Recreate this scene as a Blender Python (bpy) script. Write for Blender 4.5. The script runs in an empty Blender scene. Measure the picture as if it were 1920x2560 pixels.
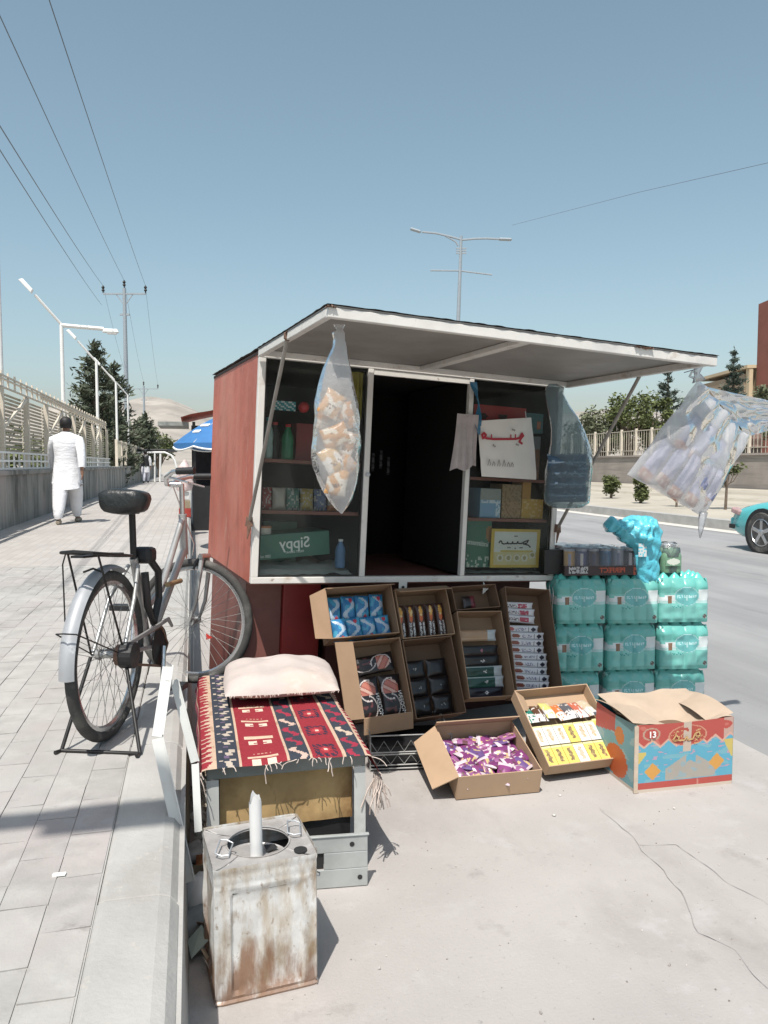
import bpy, math, random
from math import sin, cos, pi, radians, sqrt, atan2, exp, floor
from mathutils import Vector, Matrix, Euler, noise
random.seed(11)
S = bpy.context.scene
COL = S.collection
V = Vector

# ---------------------------------------------------------------- camera, sky, sun, exposure
EYE = 1.35
FPX = 1923.0
PITCH = math.atan(120 / FPX)
cam_d = bpy.data.cameras.new('camera')
cam = bpy.data.objects.new('camera', cam_d); COL.objects.link(cam)
cam_d.sensor_fit = 'HORIZONTAL'; cam_d.sensor_width = 36.0; cam_d.lens = 36.0 * FPX / 1920
cam_d.clip_start = 0.05; cam_d.clip_end = 6000
cam.location = (0, 0, EYE); cam.rotation_euler = (pi / 2 - PITCH, 0, 0)
S.camera = cam

SUN_EL, SUN_ROT = radians(62.5), radians(194)
W = bpy.data.worlds.new('World'); S.world = W; W.use_nodes = True
wn, wl = W.node_tree.nodes, W.node_tree.links
wn.clear()
sky = wn.new('ShaderNodeTexSky'); sky.sky_type = 'NISHITA'; sky.sun_disc = False
sky.sun_elevation = SUN_EL; sky.sun_rotation = SUN_ROT; sky.altitude = 200
sky.air_density = 1.15; sky.dust_density = 2.4; sky.ozone_density = 1.3
hsv = wn.new('ShaderNodeHueSaturation'); hsv.inputs['Saturation'].default_value = 0.84; hsv.inputs['Hue'].default_value = 0.474
bg = wn.new('ShaderNodeBackground'); bg.inputs[1].default_value = 0.122
wo = wn.new('ShaderNodeOutputWorld')
wl.new(sky.outputs[0], hsv.inputs['Color']); wl.new(hsv.outputs[0], bg.inputs[0]); wl.new(bg.outputs[0], wo.inputs[0])

sun_d = bpy.data.lights.new('sun', 'SUN'); sun_d.energy = 4.6; sun_d.angle = radians(0.55); sun_d.color = (1, 0.955, 0.89)
sun = bpy.data.objects.new('sun', sun_d); COL.objects.link(sun)
sun.rotation_euler = V((0.125, 0.505, -1)).to_track_quat('-Z', 'Y').to_euler()
sun.location = (-2, -6, 12)

S.view_settings.view_transform = 'Standard'; S.view_settings.look = 'None'
S.view_settings.exposure = 0.24; S.view_settings.gamma = 1.0; S.view_settings.use_curve_mapping = False
S.cycles.max_bounces = 8; S.cycles.diffuse_bounces = 2; S.cycles.transparent_max_bounces = 16
S.cycles.use_denoising = True

# ---------------------------------------------------------------- helpers
def ray(x, y):                       # photograph pixel -> direction in the scene
    u, v = (x - 960) / FPX, (1280 - y) / FPX
    c, s = cos(PITCH), sin(PITCH)
    return V((u, c + v * s, -s + v * c))
def G(x, y, z=0.0):                  # point of a horizontal plane seen at a pixel
    r = ray(x, y); return V((0, 0, EYE)) + r * ((z - EYE) / r.z)
def D(x, y, d):                      # point at depth d (metres along +Y) seen at a pixel
    r = ray(x, y); return V((0, 0, EYE)) + r * (d / r.y)
RA = radians(14.0)                   # the road runs 14 degrees left of the view
def AB(a, b, z=0.0):                 # a metres along the road, b metres to the right of the kerb
    return V((-sin(RA) * a + cos(RA) * b, cos(RA) * a + sin(RA) * b, z))

class MB:
    def __init__(s): s.v = []; s.f = []; s.m = []; s.c = []; s.mi = 0; s.col = (1, 1, 1)
    def face(s, idx, col=None, mi=None):
        s.f.append(idx); s.m.append(s.mi if mi is None else mi); s.c.append(col or s.col)
    def poly(s, pts, col=None):
        i = len(s.v); s.v += [V(p) for p in pts]; s.face(list(range(i, i + len(pts))), col); return s
    def box(s, c, d, rot=None, taper=1.0):
        i = len(s.v); c = V(c); hx, hy, hz = d[0] / 2, d[1] / 2, d[2] / 2
        for z in (-hz, hz):
            k = taper if z > 0 else 1.0
            for x, y in ((-hx, -hy), (hx, -hy), (hx, hy), (-hx, hy)):
                p = V((x * k, y * k, z))
                if rot is not None: p = rot @ p
                s.v.append(c + p)
        for q in ((3, 2, 1, 0), (4, 5, 6, 7), (0, 1, 5, 4), (1, 2, 6, 5), (2, 3, 7, 6), (3, 0, 4, 7)):
            s.face([i + k for k in q])
        return s
    def bx(s, x0, x1, y0, y1, z0, z1):
        return s.box(((x0 + x1) / 2, (y0 + y1) / 2, (z0 + z1) / 2), (x1 - x0, y1 - y0, z1 - z0))
    def bar(s, p, q, w, h, up=(0, 0, 1)):
        p, q = V(p), V(q); d = (q - p); L = d.length; d.normalize(); up = V(up)
        if abs(d.dot(up)) > 0.98: up = V((0, 1, 0)) if abs(d.y) < 0.9 else V((1, 0, 0))
        x = d.cross(up).normalized(); z = x.cross(d)
        return s.box((p + q) / 2, (w, L, h), Matrix((x, d, z)).transposed())
    def tube(s, path, r, n=8, closed=False, cap=True, sx=1.0):
        P = [V(p) for p in path]; N = len(P)
        R = r if isinstance(r, (list, tuple)) else [r] * N
        i0 = len(s.v); ref = None
        for k in range(N):
            if closed: t = P[(k + 1) % N] - P[k - 1]
            else: t = P[min(k + 1, N - 1)] - P[max(k - 1, 0)]
            t.normalize()
            if ref is None:
                ref = V((0, 0, 1)) if abs(t.z) < 0.9 else V((1, 0, 0))
            x = (ref - t * ref.dot(t)).normalized(); y = t.cross(x); ref = x
            for j in range(n):
                a = 2 * pi * j / n
                s.v.append(P[k] + x * (cos(a) * R[k] * sx) + y * (sin(a) * R[k]))
        for k in range(N if closed else N - 1):
            A, B = i0 + k * n, i0 + ((k + 1) % N) * n
            for j in range(n): s.face([A + j, A + (j + 1) % n, B + (j + 1) % n, B + j])
        if cap and not closed:
            s.face([i0 + j for j in range(n)][::-1]); s.face([i0 + (N - 1) * n + j for j in range(n)])
        return s
    def lathe(s, prof, n=16, M=None, cap=True):
        i0 = len(s.v); M = M or Matrix()
        for r, z in prof:
            for j in range(n):
                a = 2 * pi * j / n; s.v.append(M @ V((r * cos(a), r * sin(a), z)))
        for k in range(len(prof) - 1):
            for j in range(n):
                A, B = i0 + k * n, i0 + (k + 1) * n
                s.face([A + j, A + (j + 1) % n, B + (j + 1) % n, B + j])
        if cap:
            s.face([i0 + j for j in range(n)][::-1]); s.face([i0 + (len(prof) - 1) * n + j for j in range(n)])
        return s
    def prism(s, pts, d, M=None):          # polygon in local XZ plane, extruded along +Y by d
        M = M or Matrix(); n = len(pts); i = len(s.v)
        for y in (0, d):
            for x, z in pts: s.v.append(M @ V((x, y, z)))
        s.face([i + k for k in range(n)]); s.face([i + n + k for k in range(n)][::-1])
        for k in range(n): s.face([i + k, i + n + k, i + n + (k + 1) % n, i + (k + 1) % n])
        return s
    def grid(s, fn, nu, nv, col=None, closed=False, flip=False):
        i = len(s.v); W_ = nu if closed else nu + 1
        for b in range(nv + 1):
            for a in range(W_): s.v.append(V(fn(a / nu, b / nv)))
        for b in range(nv):
            for a in range(nu):
                q = [i + b * W_ + a, i + b * W_ + (a + 1) % W_, i + (b + 1) * W_ + (a + 1) % W_, i + (b + 1) * W_ + a]
                if flip: q.reverse()
                s.face(q, col((a + .5) / nu, (b + .5) / nv) if col else None)
        return s
    def xf(s, M, start=0):
        for k in range(start, len(s.v)): s.v[k] = M @ s.v[k]
        return s
    def mesh(s, name, mat, smooth=False, ang=40):
        me = bpy.data.meshes.new(name)
        me.from_pydata([tuple(p) for p in s.v], [], s.f)
        for m in (mat if isinstance(mat, (list, tuple)) else [mat]): me.materials.append(m)
        if isinstance(mat, (list, tuple)) and len(mat) > 1: me.polygons.foreach_set('material_index', s.m)
        if any(c != (1, 1, 1) for c in s.c):
            at = me.attributes.new('Col', 'FLOAT_COLOR', 'FACE')
            at.data.foreach_set('color', [x for c in s.c for x in (c[0], c[1], c[2], 1.0)])
        if smooth:
            me.shade_smooth()
            if ang: me.set_sharp_from_angle(angle=radians(ang))
        me.update()
        return me
    def build(s, name, mat, parent=None, smooth=False, ang=40, loc=(0, 0, 0), rot=None, kind=None, bevel=0, label=None):
        return link(name, s.mesh(name, mat, smooth, ang), parent, loc, rot, kind, bevel, label)

def link(name, me, parent=None, loc=(0, 0, 0), rot=None, kind=None, bevel=0, label=None):
    o = bpy.data.objects.new(name, me); COL.objects.link(o); o.location = loc
    if rot is not None:
        if isinstance(rot, Matrix): o.rotation_euler = rot.to_euler()
        else: o.rotation_euler = rot
    if parent: o.parent = parent
    if kind: o['kind'] = kind
    if label: o['label'] = label
    if bevel:
        m = o.modifiers.new('bevel', 'BEVEL'); m.width = bevel; m.segments = 2; m.limit_method = 'ANGLE'; m.angle_limit = radians(50)
    return o
def tag(o, label, cat, group=None):
    o['label'] = label; o['category'] = cat
    if group: o['group'] = group
    return o
def thing(name, label, cat, loc=(0, 0, 0), rot=(0, 0, 0), group=None):
    o = bpy.data.objects.new(name, None); COL.objects.link(o); o.empty_display_size = .1
    o.location = loc
    o.rotation_euler = rot.to_euler() if isinstance(rot, Matrix) else rot
    return tag(o, label, cat, group)
def dup(o, loc=None, rot=None, label=None, parent=None, top=True):
    c = o.copy(); COL.objects.link(c)
    if parent: c.parent = parent
    if loc is not None: c.location = loc
    if rot is not None: c.rotation_euler = rot.to_euler() if isinstance(rot, Matrix) else rot
    if label: c['label'] = label
    for ch in list(o.children): dup(ch, parent=c)
    return c
def frame(x, y, z):                    # rotation matrix with these axes as columns
    return Matrix((x, y, z)).transposed()
def text_mesh(txt, size, depth=0.0008, mirror=False, bold=0.0):
    cu = bpy.data.curves.new('t', 'FONT'); cu.body = txt; cu.size = size; cu.align_x = 'CENTER'; cu.align_y = 'CENTER'
    cu.extrude = depth; cu.offset = bold; cu.resolution_u = 3
    o = bpy.data.objects.new('t', cu); COL.objects.link(o)
    bpy.context.view_layer.update()
    me = bpy.data.meshes.new_from_object(o.evaluated_get(bpy.context.evaluated_depsgraph_get()))
    bpy.data.objects.remove(o)
    if mirror:
        for v in me.vertices: v.co.x = -v.co.x
        me.flip_normals()
    return me
def lettering(txt, size, mat, parent, loc, rot, mirror=False, bold=0.0, name='lettering'):
    me = text_mesh(txt, size, mirror=mirror, bold=bold); me.materials.clear(); me.materials.append(mat)
    return link(name, me, parent, loc, rot)

# ---------------------------------------------------------------- materials
def nodes(name):
    m = bpy.data.materials.new(name); m.use_nodes = True
    nt = m.node_tree; b = nt.nodes['Principled BSDF']
    return m, nt.nodes, nt.links, b
def noise_fac(N, L, scale, detail=5, mapping=None, coord='Object', lo=.35, hi=.65, rough=.6):
    if coord == 'World': out = N.new('ShaderNodeNewGeometry').outputs['Position']
    else: out = N.new('ShaderNodeTexCoord').outputs[coord]
    if mapping:
        mp = N.new('ShaderNodeMapping'); mp.inputs['Scale'].default_value = mapping; L.new(out, mp.inputs[0]); out = mp.outputs[0]
    t = N.new('ShaderNodeTexNoise'); t.inputs['Scale'].default_value = scale; t.inputs['Detail'].default_value = detail
    t.inputs['Roughness'].default_value = rough
    L.new(out, t.inputs['Vector'])
    r = N.new('ShaderNodeMapRange'); r.inputs[1].default_value = lo; r.inputs[2].default_value = hi
    L.new(t.outputs['Fac'], r.inputs[0])
    return r.outputs[0]
def mixc(N, L, fac, a, b):
    m = N.new('ShaderNodeMix'); m.data_type = 'RGBA'
    for s, x in ((m.inputs[0], fac), (m.inputs[6], a), (m.inputs[7], b)):
        if isinstance(x, (tuple, list)): s.default_value = (*x[:3], 1)
        elif isinstance(x, (int, float)): s.default_value = x
        else: L.new(x, s)
    return m.outputs[2]
def mat(name, col, rough=.6, metal=0.0, var=.18, scale=9, mapping=None, bump=0.0, bscale=80, bmap=None,
        layers=(), spec=.5, obj_rand=0.0, attr=False, coat=0.0, coord='Object', bdist=.01):
    """base colour with noise variation; layers = (colour, scale, lo, hi, mapping) of wear or dirt laid over it"""
    m, N, L, b = nodes(name)
    if attr:
        at = N.new('ShaderNodeAttribute'); at.attribute_name = 'Col'; base = at.outputs['Color']
        f = noise_fac(N, L, scale, mapping=mapping, coord=coord)
        mm = N.new('ShaderNodeMath'); mm.operation = 'MULTIPLY_ADD'; L.new(f, mm.inputs[0]); mm.inputs[1].default_value = var; mm.inputs[2].default_value = 1 - var / 2
        hv = N.new('ShaderNodeHueSaturation'); L.new(mm.outputs[0], hv.inputs['Value']); L.new(base, hv.inputs['Color']); c = hv.outputs[0]
    elif var:
        f = noise_fac(N, L, scale, mapping=mapping, coord=coord)
        c = mixc(N, L, f, tuple(x * (1 - var) for x in col), tuple(min(1, x * (1 + var)) for x in col))
    else: c = mixc(N, L, 0.0, col, col)
    for lc, ls, lo, hi, lm in layers:
        c = mixc(N, L, noise_fac(N, L, ls, 7, lm, coord, lo, hi, .65), c, lc)
    if obj_rand:
        oi = N.new('ShaderNodeObjectInfo'); mr = N.new('ShaderNodeMapRange'); L.new(oi.outputs['Random'], mr.inputs[0])
        mr.inputs[3].default_value = 1 - obj_rand; mr.inputs[4].default_value = 1 + obj_rand
        hv = N.new('ShaderNodeHueSaturation'); L.new(mr.outputs[0], hv.inputs['Value']); L.new(c, hv.inputs['Color']); c = hv.outputs[0]
    L.new(c, b.inputs['Base Color'])
    b.inputs['Roughness'].default_value = rough; b.inputs['Metallic'].default_value = metal
    b.inputs['Specular IOR Level'].default_value = spec
    if coat: b.inputs['Coat Weight'].default_value = coat; b.inputs['Coat Roughness'].default_value = .08
    if bump:
        f = noise_fac(N, L, bscale, 6, bmap, coord, 0, 1)
        bp = N.new('ShaderNodeBump'); bp.inputs['Strength'].default_value = bump; bp.inputs['Distance'].default_value = bdist
        L.new(f, bp.inputs['Height']); L.new(bp.outputs[0], b.inputs['Normal'])
    return m
def film(name, tint, clear, rough=.15, body=(.8, .8, .82), gloss=.25, scale=25, bump=.6, bdist=.02, bmap=None):
    """thin plastic or glass sheet: part clear, part milky, with a glossy coat"""
    m, N, L, b = nodes(name); N.remove(b)
    out = N['Material Output']
    tr = N.new('ShaderNodeBsdfTransparent'); tr.inputs[0].default_value = (*tint, 1)
    df = N.new('ShaderNodeBsdfDiffuse'); df.inputs[0].default_value = (*body, 1)
    tl = N.new('ShaderNodeBsdfTranslucent'); tl.inputs[0].default_value = (*body, 1)
    gl = N.new('ShaderNodeBsdfGlossy'); gl.inputs['Roughness'].default_value = rough; gl.inputs[0].default_value = (.9, .9, .9, 1)
    a1 = N.new('ShaderNodeMixShader'); a1.inputs[0].default_value = .5; L.new(df.outputs[0], a1.inputs[1]); L.new(tl.outputs[0], a1.inputs[2])
    f = noise_fac(N, L, scale * .3, 4, None, 'Object', .3, .7)
    mr = N.new('ShaderNodeMapRange'); L.new(f, mr.inputs[0]); mr.inputs[3].default_value = min(1, clear + .08); mr.inputs[4].default_value = max(0, clear - .08)
    a2 = N.new('ShaderNodeMixShader'); L.new(mr.outputs[0], a2.inputs[0]); L.new(a1.outputs[0], a2.inputs[1]); L.new(tr.outputs[0], a2.inputs[2])
    lw = N.new('ShaderNodeLayerWeight'); lw.inputs[0].default_value = gloss
    a3 = N.new('ShaderNodeMixShader'); L.new(lw.outputs['Fresnel'], a3.inputs[0]); L.new(a2.outputs[0], a3.inputs[1]); L.new(gl.outputs[0], a3.inputs[2])
    if bump:
        h = noise_fac(N, L, scale, 5, bmap, 'Object', 0, 1)
        bp = N.new('ShaderNodeBump'); bp.inputs['Strength'].default_value = bump; bp.inputs['Distance'].default_value = bdist; L.new(h, bp.inputs['Height'])
        for n_ in (gl, df, tl): L.new(bp.outputs[0], n_.inputs['Normal'])
        L.new(bp.outputs[0], lw.inputs['Normal'])
    L.new(a3.outputs[0], out.inputs[0])
    return m

RUST = (.16, .07, .03)
M = {}
M['apron'] = mat('apron_concrete', (.365, .342, .324), .9, var=.08, scale=1.1, bump=.45, bscale=110, bdist=.004,
                 layers=(((.27, .25, .236), 1.5, .52, .78, (1, .55, 1)), ((.40, .38, .366), 5, .55, .72, None), ((.235, .215, .20), 3.1, .60, .76, None), ((.20, .19, .18), 9, .68, .80, None), ((.21, .20, .19), 60, .62, .74, None), ((.46, .44, .42), 80, .64, .76, None)))
M['asphalt'] = mat('road_asphalt', (.262, .260, .260), .88, var=.08, scale=.8, bump=.4, bscale=140, bdist=.004,
                   layers=(((.20, .199, .20), 1.1, .44, .66, (1, .05, 1)), ((.17, .17, .17), 1.6, .62, .74, (.8, .25, 1)), ((.30, .295, .288), .5, .52, .7, (1, .3, 1)), ((.33, .325, .315), 40, .62, .78, None)))
M['ground'] = mat('dusty_ground', (.36, .32, .27), .95, var=.15, scale=.2, bump=.3, bscale=20)
M['paver'] = mat('paver_stone', (.355, .345, .325), .9, var=.08, scale=9, bump=.4, bscale=120, bdist=.003, obj_rand=.045, coord='World',
                 layers=(((.36, .325, .31), 1.3, .50, .66, None), ((.25, .242, .228), 2.2, .52, .70, None), ((.40, .39, .37), 4.5, .56, .72, None), ((.24, .225, .21), 14, .62, .76, None), ((.25, .24, .23), 60, .66, .78, None)))
M['kerb'] = mat('kerb_concrete', (.36, .352, .332), .9, var=.10, scale=4, bump=.45, bscale=90, bdist=.004, obj_rand=.02, coord='World',
                layers=(((.30, .28, .26), 3.1, .56, .75, None), ((.44, .41, .37), 22, .6, .74, None)))
M['wall'] = mat('stained_render', (.30, .29, .265), .93, var=.12, scale=1.6, bump=.3, bscale=40,
                layers=(((.085, .085, .08), 2.4, .45, .66, (1, 1, .20)), ((.36, .30, .28), .5, .55, .7, None)))
M['cream'] = mat('cream_paint', (.62, .55, .45), .6, var=.08, scale=3, layers=(((.36, .27, .18), 6, .68, .8, None),))
M['white_paint'] = mat('white_paint', (.72, .72, .70), .5, var=.05, scale=4, layers=(((.40, .30, .22), 9, .7, .82, None),))
M['galv'] = mat('galvanised_steel', (.42, .44, .46), .5, .6, var=.08, scale=4)
M['steel_far'] = mat('grey_painted_steel', (.30, .34, .37), .55, .2, var=.06)
M['dark_metal'] = mat('dark_metal', (.035, .034, .033), .45, .5, var=.2, layers=((RUST, 18, .68, .8, None),))
M['black'] = mat('black_plastic', (.014, .014, .015), .5, var=.2, bump=.1)
M['wire'] = mat('cable_black', (.10, .12, .14), .6, var=0)
M['bark'] = mat('bark', (.13, .10, .075), .95, var=.25, scale=12, bump=.5, bscale=30)
M['needle'] = mat('pine_needles', (.09, .105, .072), .8, var=.35, scale=2.2, spec=.15)
M['needle2'] = mat('pine_needles_blue', (.085, .11, .09), .8, var=.35, scale=2.2, spec=.15)
M['leaf'] = mat('tree_leaves', (.105, .125, .05), .75, var=.35, scale=1.5, spec=.2)
M['leaf2'] = mat('grey_green_leaves', (.145, .16, .10), .8, var=.3, scale=1.5, spec=.15)
M['hill'] = mat('arid_hills', (.33, .30, .265), 1, var=.2, scale=.012, spec=.1, layers=(((.25, .235, .215), .03, .5, .7, None),))

# ================================================================ SETTING
ROAD = (0, 0, RA)                     # local x = b (right of kerb), local y = a (along)
# ground sheets, each a few millimetres above the one below
MB().poly([(-3000, -800, 0), (3000, -800, 0), (3000, 3500, 0), (-3000, 3500, 0)]).build('ground', M['ground'], loc=(0, 0, -.03), kind='structure')
MB().poly([(2.3, -40, 0), (10.62, -40, 0), (10.62, 400, 0), (2.3, 400, 0)]).build('road', M['asphalt'], rot=ROAD, loc=(0, 0, -.004), kind='structure')
g = MB()
edge = [(2.57 + .035 * noise.noise(V((a * .9, 0, 3))) + .02 * noise.noise(V((a * 4, 0, 7))), a) for a in [(-6 + .25 * k) for k in range(160)]]
for k in range(len(edge) - 1):
    (b0, a0), (b1, a1) = edge[k], edge[k + 1]
    g.poly([(-.05, a0, 0), (b0, a0, 0), (b1, a1, 0), (-.05, a1, 0)])
g.poly([(-.05, 33.75, 0), (2.57, 33.75, 0), (2.57, 400, 0), (-.05, 400, 0)])
g.build('roadside_apron', M['apron'], rot=ROAD, kind='structure')
# cracks in the apron: shallow dark grooves
M['crack'] = mat('crack_dirt', (.335, .312, .298), .95, var=.2)
ck = MB()
def crack(pts, w):
    P_ = []
    for k in range(len(pts) - 1):
        p, q = pts[k], pts[k + 1]
        for j in range(7):
            t = j / 7; x = p.lerp(q, t); P_.append(x + V((noise.noise(x * 9), noise.noise(x * 9 + V((5, 5, 0))), 0)) * .018)
    P_.append(pts[-1])
    for k in range(len(P_) - 1):
        d = (P_[k + 1] - P_[k]).normalized(); n = V((-d.y, d.x, 0))
        w0 = w * .6 * (.2 + 1.5 * abs(noise.noise(P_[k] * 13))); w1 = w * .6 * (.2 + 1.5 * abs(noise.noise(P_[k + 1] * 13)))
        ck.poly([P_[k] - n * w0, P_[k] + n * w0, P_[k + 1] + n * w1, P_[k + 1] - n * w1])
for pts, w in (([(1500, 2020), (1600, 2110), (1700, 2230), (1750, 2330), (1840, 2380), (1920, 2470)], .0036),
               ([(1690, 2110), (1800, 2190), (1920, 2260)], .003),
               ([(1600, 2110), (1690, 2110)], .0028)):
    crack([G(x, y, .0035) for x, y in pts], w)
ck.build('apron_crack', M['crack'], kind='structure')

# ---- raised sidewalk with its kerb, bricks laid lengthwise
SW = .35
side = MB().bx(-3.0, -.225, -4, 8.05, -.02, SW - .0030).build('sidewalk', M['kerb'], rot=ROAD, kind='structure')
far_m, N, L, b_ = nodes('paver_field')
tc = N.new('ShaderNodeTexCoord'); mp = N.new('ShaderNodeMapping'); mp.inputs['Rotation'].default_value = (0, 0, pi / 2)
L.new(tc.outputs['Object'], mp.inputs[0])
br = N.new('ShaderNodeTexBrick'); br.inputs['Scale'].default_value = 1; br.inputs['Brick Width'].default_value = .225; br.inputs['Row Height'].default_value = .105
br.inputs['Mortar Size'].default_value = .004; br.inputs['Color1'].default_value = (.42, .395, .37, 1); br.inputs['Color2'].default_value = (.37, .345, .32, 1); br.inputs['Mortar'].default_value = (.29, .28, .26, 1)
L.new(mp.outputs[0], br.inputs[0])
L.new(mixc(N, L, noise_fac(N, L, .8, 6, None, 'Object', .5, .75), br.outputs[0], (.34, .315, .30)), b_.inputs['Base Color']); b_.inputs['Roughness'].default_value = .9
MB().bx(-3.0, -.225, 8.05, 200, -.02, SW).build('paver_field', far_m, rot=ROAD, kind='structure')
pv = []
for kv in range(5):
    m_ = MB().box((0, 0, -.02), (.1035 - .0015 * random.random(), .2230 - .002 * random.random(), .04))
    t = len(m_.v)
    for k in range(4, 8): m_.v[k] += V((random.uniform(-1, 1) * .001, random.uniform(-1, 1) * .001, random.uniform(-1, 1) * .0012))
    pv.append(m_.mesh('paver', M['paver']))
rows, rest = [], MB()
for i in range(26):
    b = -.28 - .105 * i
    off = (.1125 if i % 2 else 0) + random.uniform(-.01, .01)
    for j in range(38):
        a = -.2 + off + .225 * j
        if a > 7.93: continue
        p = AB(a, b, SW)
        vis = p.y > .8 and abs(p.x) < p.y * .5 + .25 and p.y > 1.25
        rows.append((p.length if vis else 99, a, b))
rows.sort()
for n_, (d_, a, b) in enumerate(rows):
    dz = random.uniform(-.0010, .0006); rz = random.uniform(-.006, .006)
    if n_ < 295 and d_ < 90:
        link('paver', random.choice(pv), side, (b, a, SW + dz), (random.uniform(-.003, .003), random.uniform(-.005, .005), rz))
    else:
        k0 = len(rest.v); rest.box((0, 0, -.02), (.1, .22, .04)); rest.xf(Matrix.Translation((b, a, SW + dz)) @ Matrix.Rotation(rz, 4, 'Z'), k0)
rest.build('paver_rows', M['paver'], side, kind='stuff')
kerb = MB().bx(-.222, -.035, -4, 200, -.02, SW - .03).build('kerb', M['kerb'], rot=ROAD, kind='structure')
a = -1.2
for k in range(16):
    Lk = 1.0 + random.uniform(-.04, .04)
    m_ = MB().prism([(-.205 - .02, -.02), (-.022, -.02), (-.03, .10), (-.042, SW - .03), (-.06, SW - .008), (-.085, SW), (-.205, SW + .002), (-.222, SW - .004)], Lk - .006)
    st = m_.build('kerb_stone', M['kerb'], kerb, loc=(random.uniform(-.004, .003), a, random.uniform(-.004, .003) + .001), rot=(0, 0, random.uniform(-.003, .003)), bevel=.006)
    a += Lk
MB().prism([(-.22, -.02), (-.022, -.02), (-.05, SW - .02), (-.08, SW), (-.22, SW)], 180).build('kerb_run', M['kerb'], kerb, loc=(0, a, 0))

# ---- far kerb, verge
vm = mat('pale_dry_verge', (.38, .345, .285), .95, var=.1, scale=.6, bump=.3, bscale=10, layers=(((.27, .25, .20), .9, .55, .7, (1, 1, 1)),))
far_kerb = MB().bx(10.6, 10.85, -20, 200, -.02, .20).build('far_kerb', M['kerb'], rot=ROAD, kind='structure')
M['line'] = mat('pale_gutter', (.52, .50, .46), .9, var=.08, scale=3)
MB().poly([(10.2, -20, 0), (10.6, -20, 0), (10.6, 200, 0), (10.2, 200, 0)]).build('far_gutter', M['line'], rot=ROAD, loc=(0, 0, .002), kind='structure')
vg = MB()
prof = [(10.85, .17), (11.6, .16), (13.2, .18), (14.5, .20), (15.5, .26), (15.55, .34), (17.2, .36), (17.25, .44), (19.3, .46)]
for k in range(len(prof) - 1):
    (b0, z0), (b1, z1) = prof[k], prof[k + 1]
    vg.poly([(b0, -20, z0), (b1, -20, z1), (b1, 160, z1), (b0, 160, z0)])
vg.build('verge', vm, rot=ROAD, kind='structure')

# ---- hills all round
hl = MB()
def hp(s, t):
    az = -1.0 + 2.0 * s; r = 650 + 900 * t
    x, y = sin(az) * r, cos(az) * r
    ridge = .066 + .020 * noise.noise(V((az * 3.1, 1.7, 0))) + .012 * noise.noise(V((az * 9, 4, 0))) + .004 * noise.noise(V((az * 30, 8, 0)))
    ridge += .018 * exp(-((az + .29) / .09) ** 2) - .03 * exp(-((az + .19) / .05) ** 2)
    up = min(1, t * 1.6) ** 1.2
    return (x, y, -2 + ridge * r * up * (1 + .16 * noise.noise(V((x * .006, y * .006, 3))) + .08 * noise.noise(V((x * .02, y * .02, 9)))))
hl.grid(hp, 260, 26)
hl.build('hills', M['hill'], kind='structure', smooth=True, ang=0)

# ---- boundary wall with fence on the left
WB = -2.82
bw = thing('boundary_wall', 'low grey rendered wall with dark damp streaks along the sidewalk', 'wall', rot=ROAD)
MB().bx(WB - .26, WB, -6, 75, 0, 1.17).build('wall_body', M['wall'], bw)
MB().bx(WB - .30, WB + .04, -6, 75, 1.172, 1.25).build('coping', M['wall'], bw, bevel=.01)
FB = WB - .14
fn = thing('fence', 'cream metal fence with diagonal braces and slatted panels on the grey wall', 'fence', rot=ROAD)
T = 2.81
post_me = MB().bx(-.045, .045, -.04, .04, 1.252, 2.585).mesh('post', M['cream'])
slm = mat('slat_paint', (.42, .385, .30), .7, var=.12, scale=2)
A0, A1 = 7.6, 29.4
n_b = 11; step = (A1 - A0) / n_b
tri = None
def brace(parent, a0, a1, flip):
    p, q = ((FB + .02, a0 + .06, 1.95), (FB + .02, a1 - .06, 2.53))
    MB().bar(p, q, .04, .05).build('brace', M['cream'], parent)
sp = MB()
for k in range(15): sp.box((0, step / 2, 1.58 + .067 * k), (.02, step - .12, .040), Matrix.Rotation(radians(28), 3, 'Y'))
sp_me = sp.mesh('slat_panel', slm)
gr = MB()
for z in (1.275, 1.40, 1.535): gr.bx(-.015, .015, 0, step, z - .016, z + .016)
for k in range(5): gr.bx(-.013, .013, step * k / 5 - .015, step * k / 5 + .015, 1.253, 1.54)
gr_me = gr.mesh('low_grille', M['white_paint'])
for k in range(n_b + 1):
    link('post', post_me, fn, (FB, A0 + k * step, 0))
    if k == n_b: break
    o = link('slat_panel', sp_me, fn, (FB - .09, A0 + k * step, 0)); o['kind'] = 'stuff'
    link('low_grille', gr_me, fn, (FB + .09, A0 + k * step, 0))
    if k % 2 == 1: brace(fn, A0 + k * step, A0 + (k + 1) * step, 0)
for z in (2.60, 2.735, T - .02): MB().bar((FB, A0, z), (FB, A1, z), .035, .024).build('rail', M['cream'], fn)
bl = MB()
for k in range(int((A1 - A0) / .5) + 1): bl.bx(FB - .015, FB + .015, A0 + .5 * k - .015, A0 + .5 * k + .015, 2.6, 2.86)
for k in range(int((A1 - 17) / .24)):
    y = 17 + .24 * k; bl.tube([(FB, y + .07 * cos(q * pi / 4), 2.73 + .07 * sin(q * pi / 4)) for q in range(8)], .012, 4, closed=True)
bl.build('balustrade', M['cream'], fn, kind='stuff')
fn2 = thing('fence', 'plain cream post fence further along the wall behind the trees', 'fence', rot=ROAD)
for k in range(17): link('post', MB().bx(-.05, .05, -.05, .05, 1.252, 2.35).mesh('post', M['cream']), fn2, (FB, 33 + 2.2 * k, 0))
for z in (1.6, 2.3): MB().bar((FB, 33, z), (FB, 69, z), .04, .05).build('rail', M['cream'], fn2)
pk = MB()
for k in range(100): pk.bx(FB - .012, FB + .012, 33 + .36 * k, 33 + .36 * k + .14, 1.62, 2.28)
pk.build('pickets', slm, fn2, kind='stuff')

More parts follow.
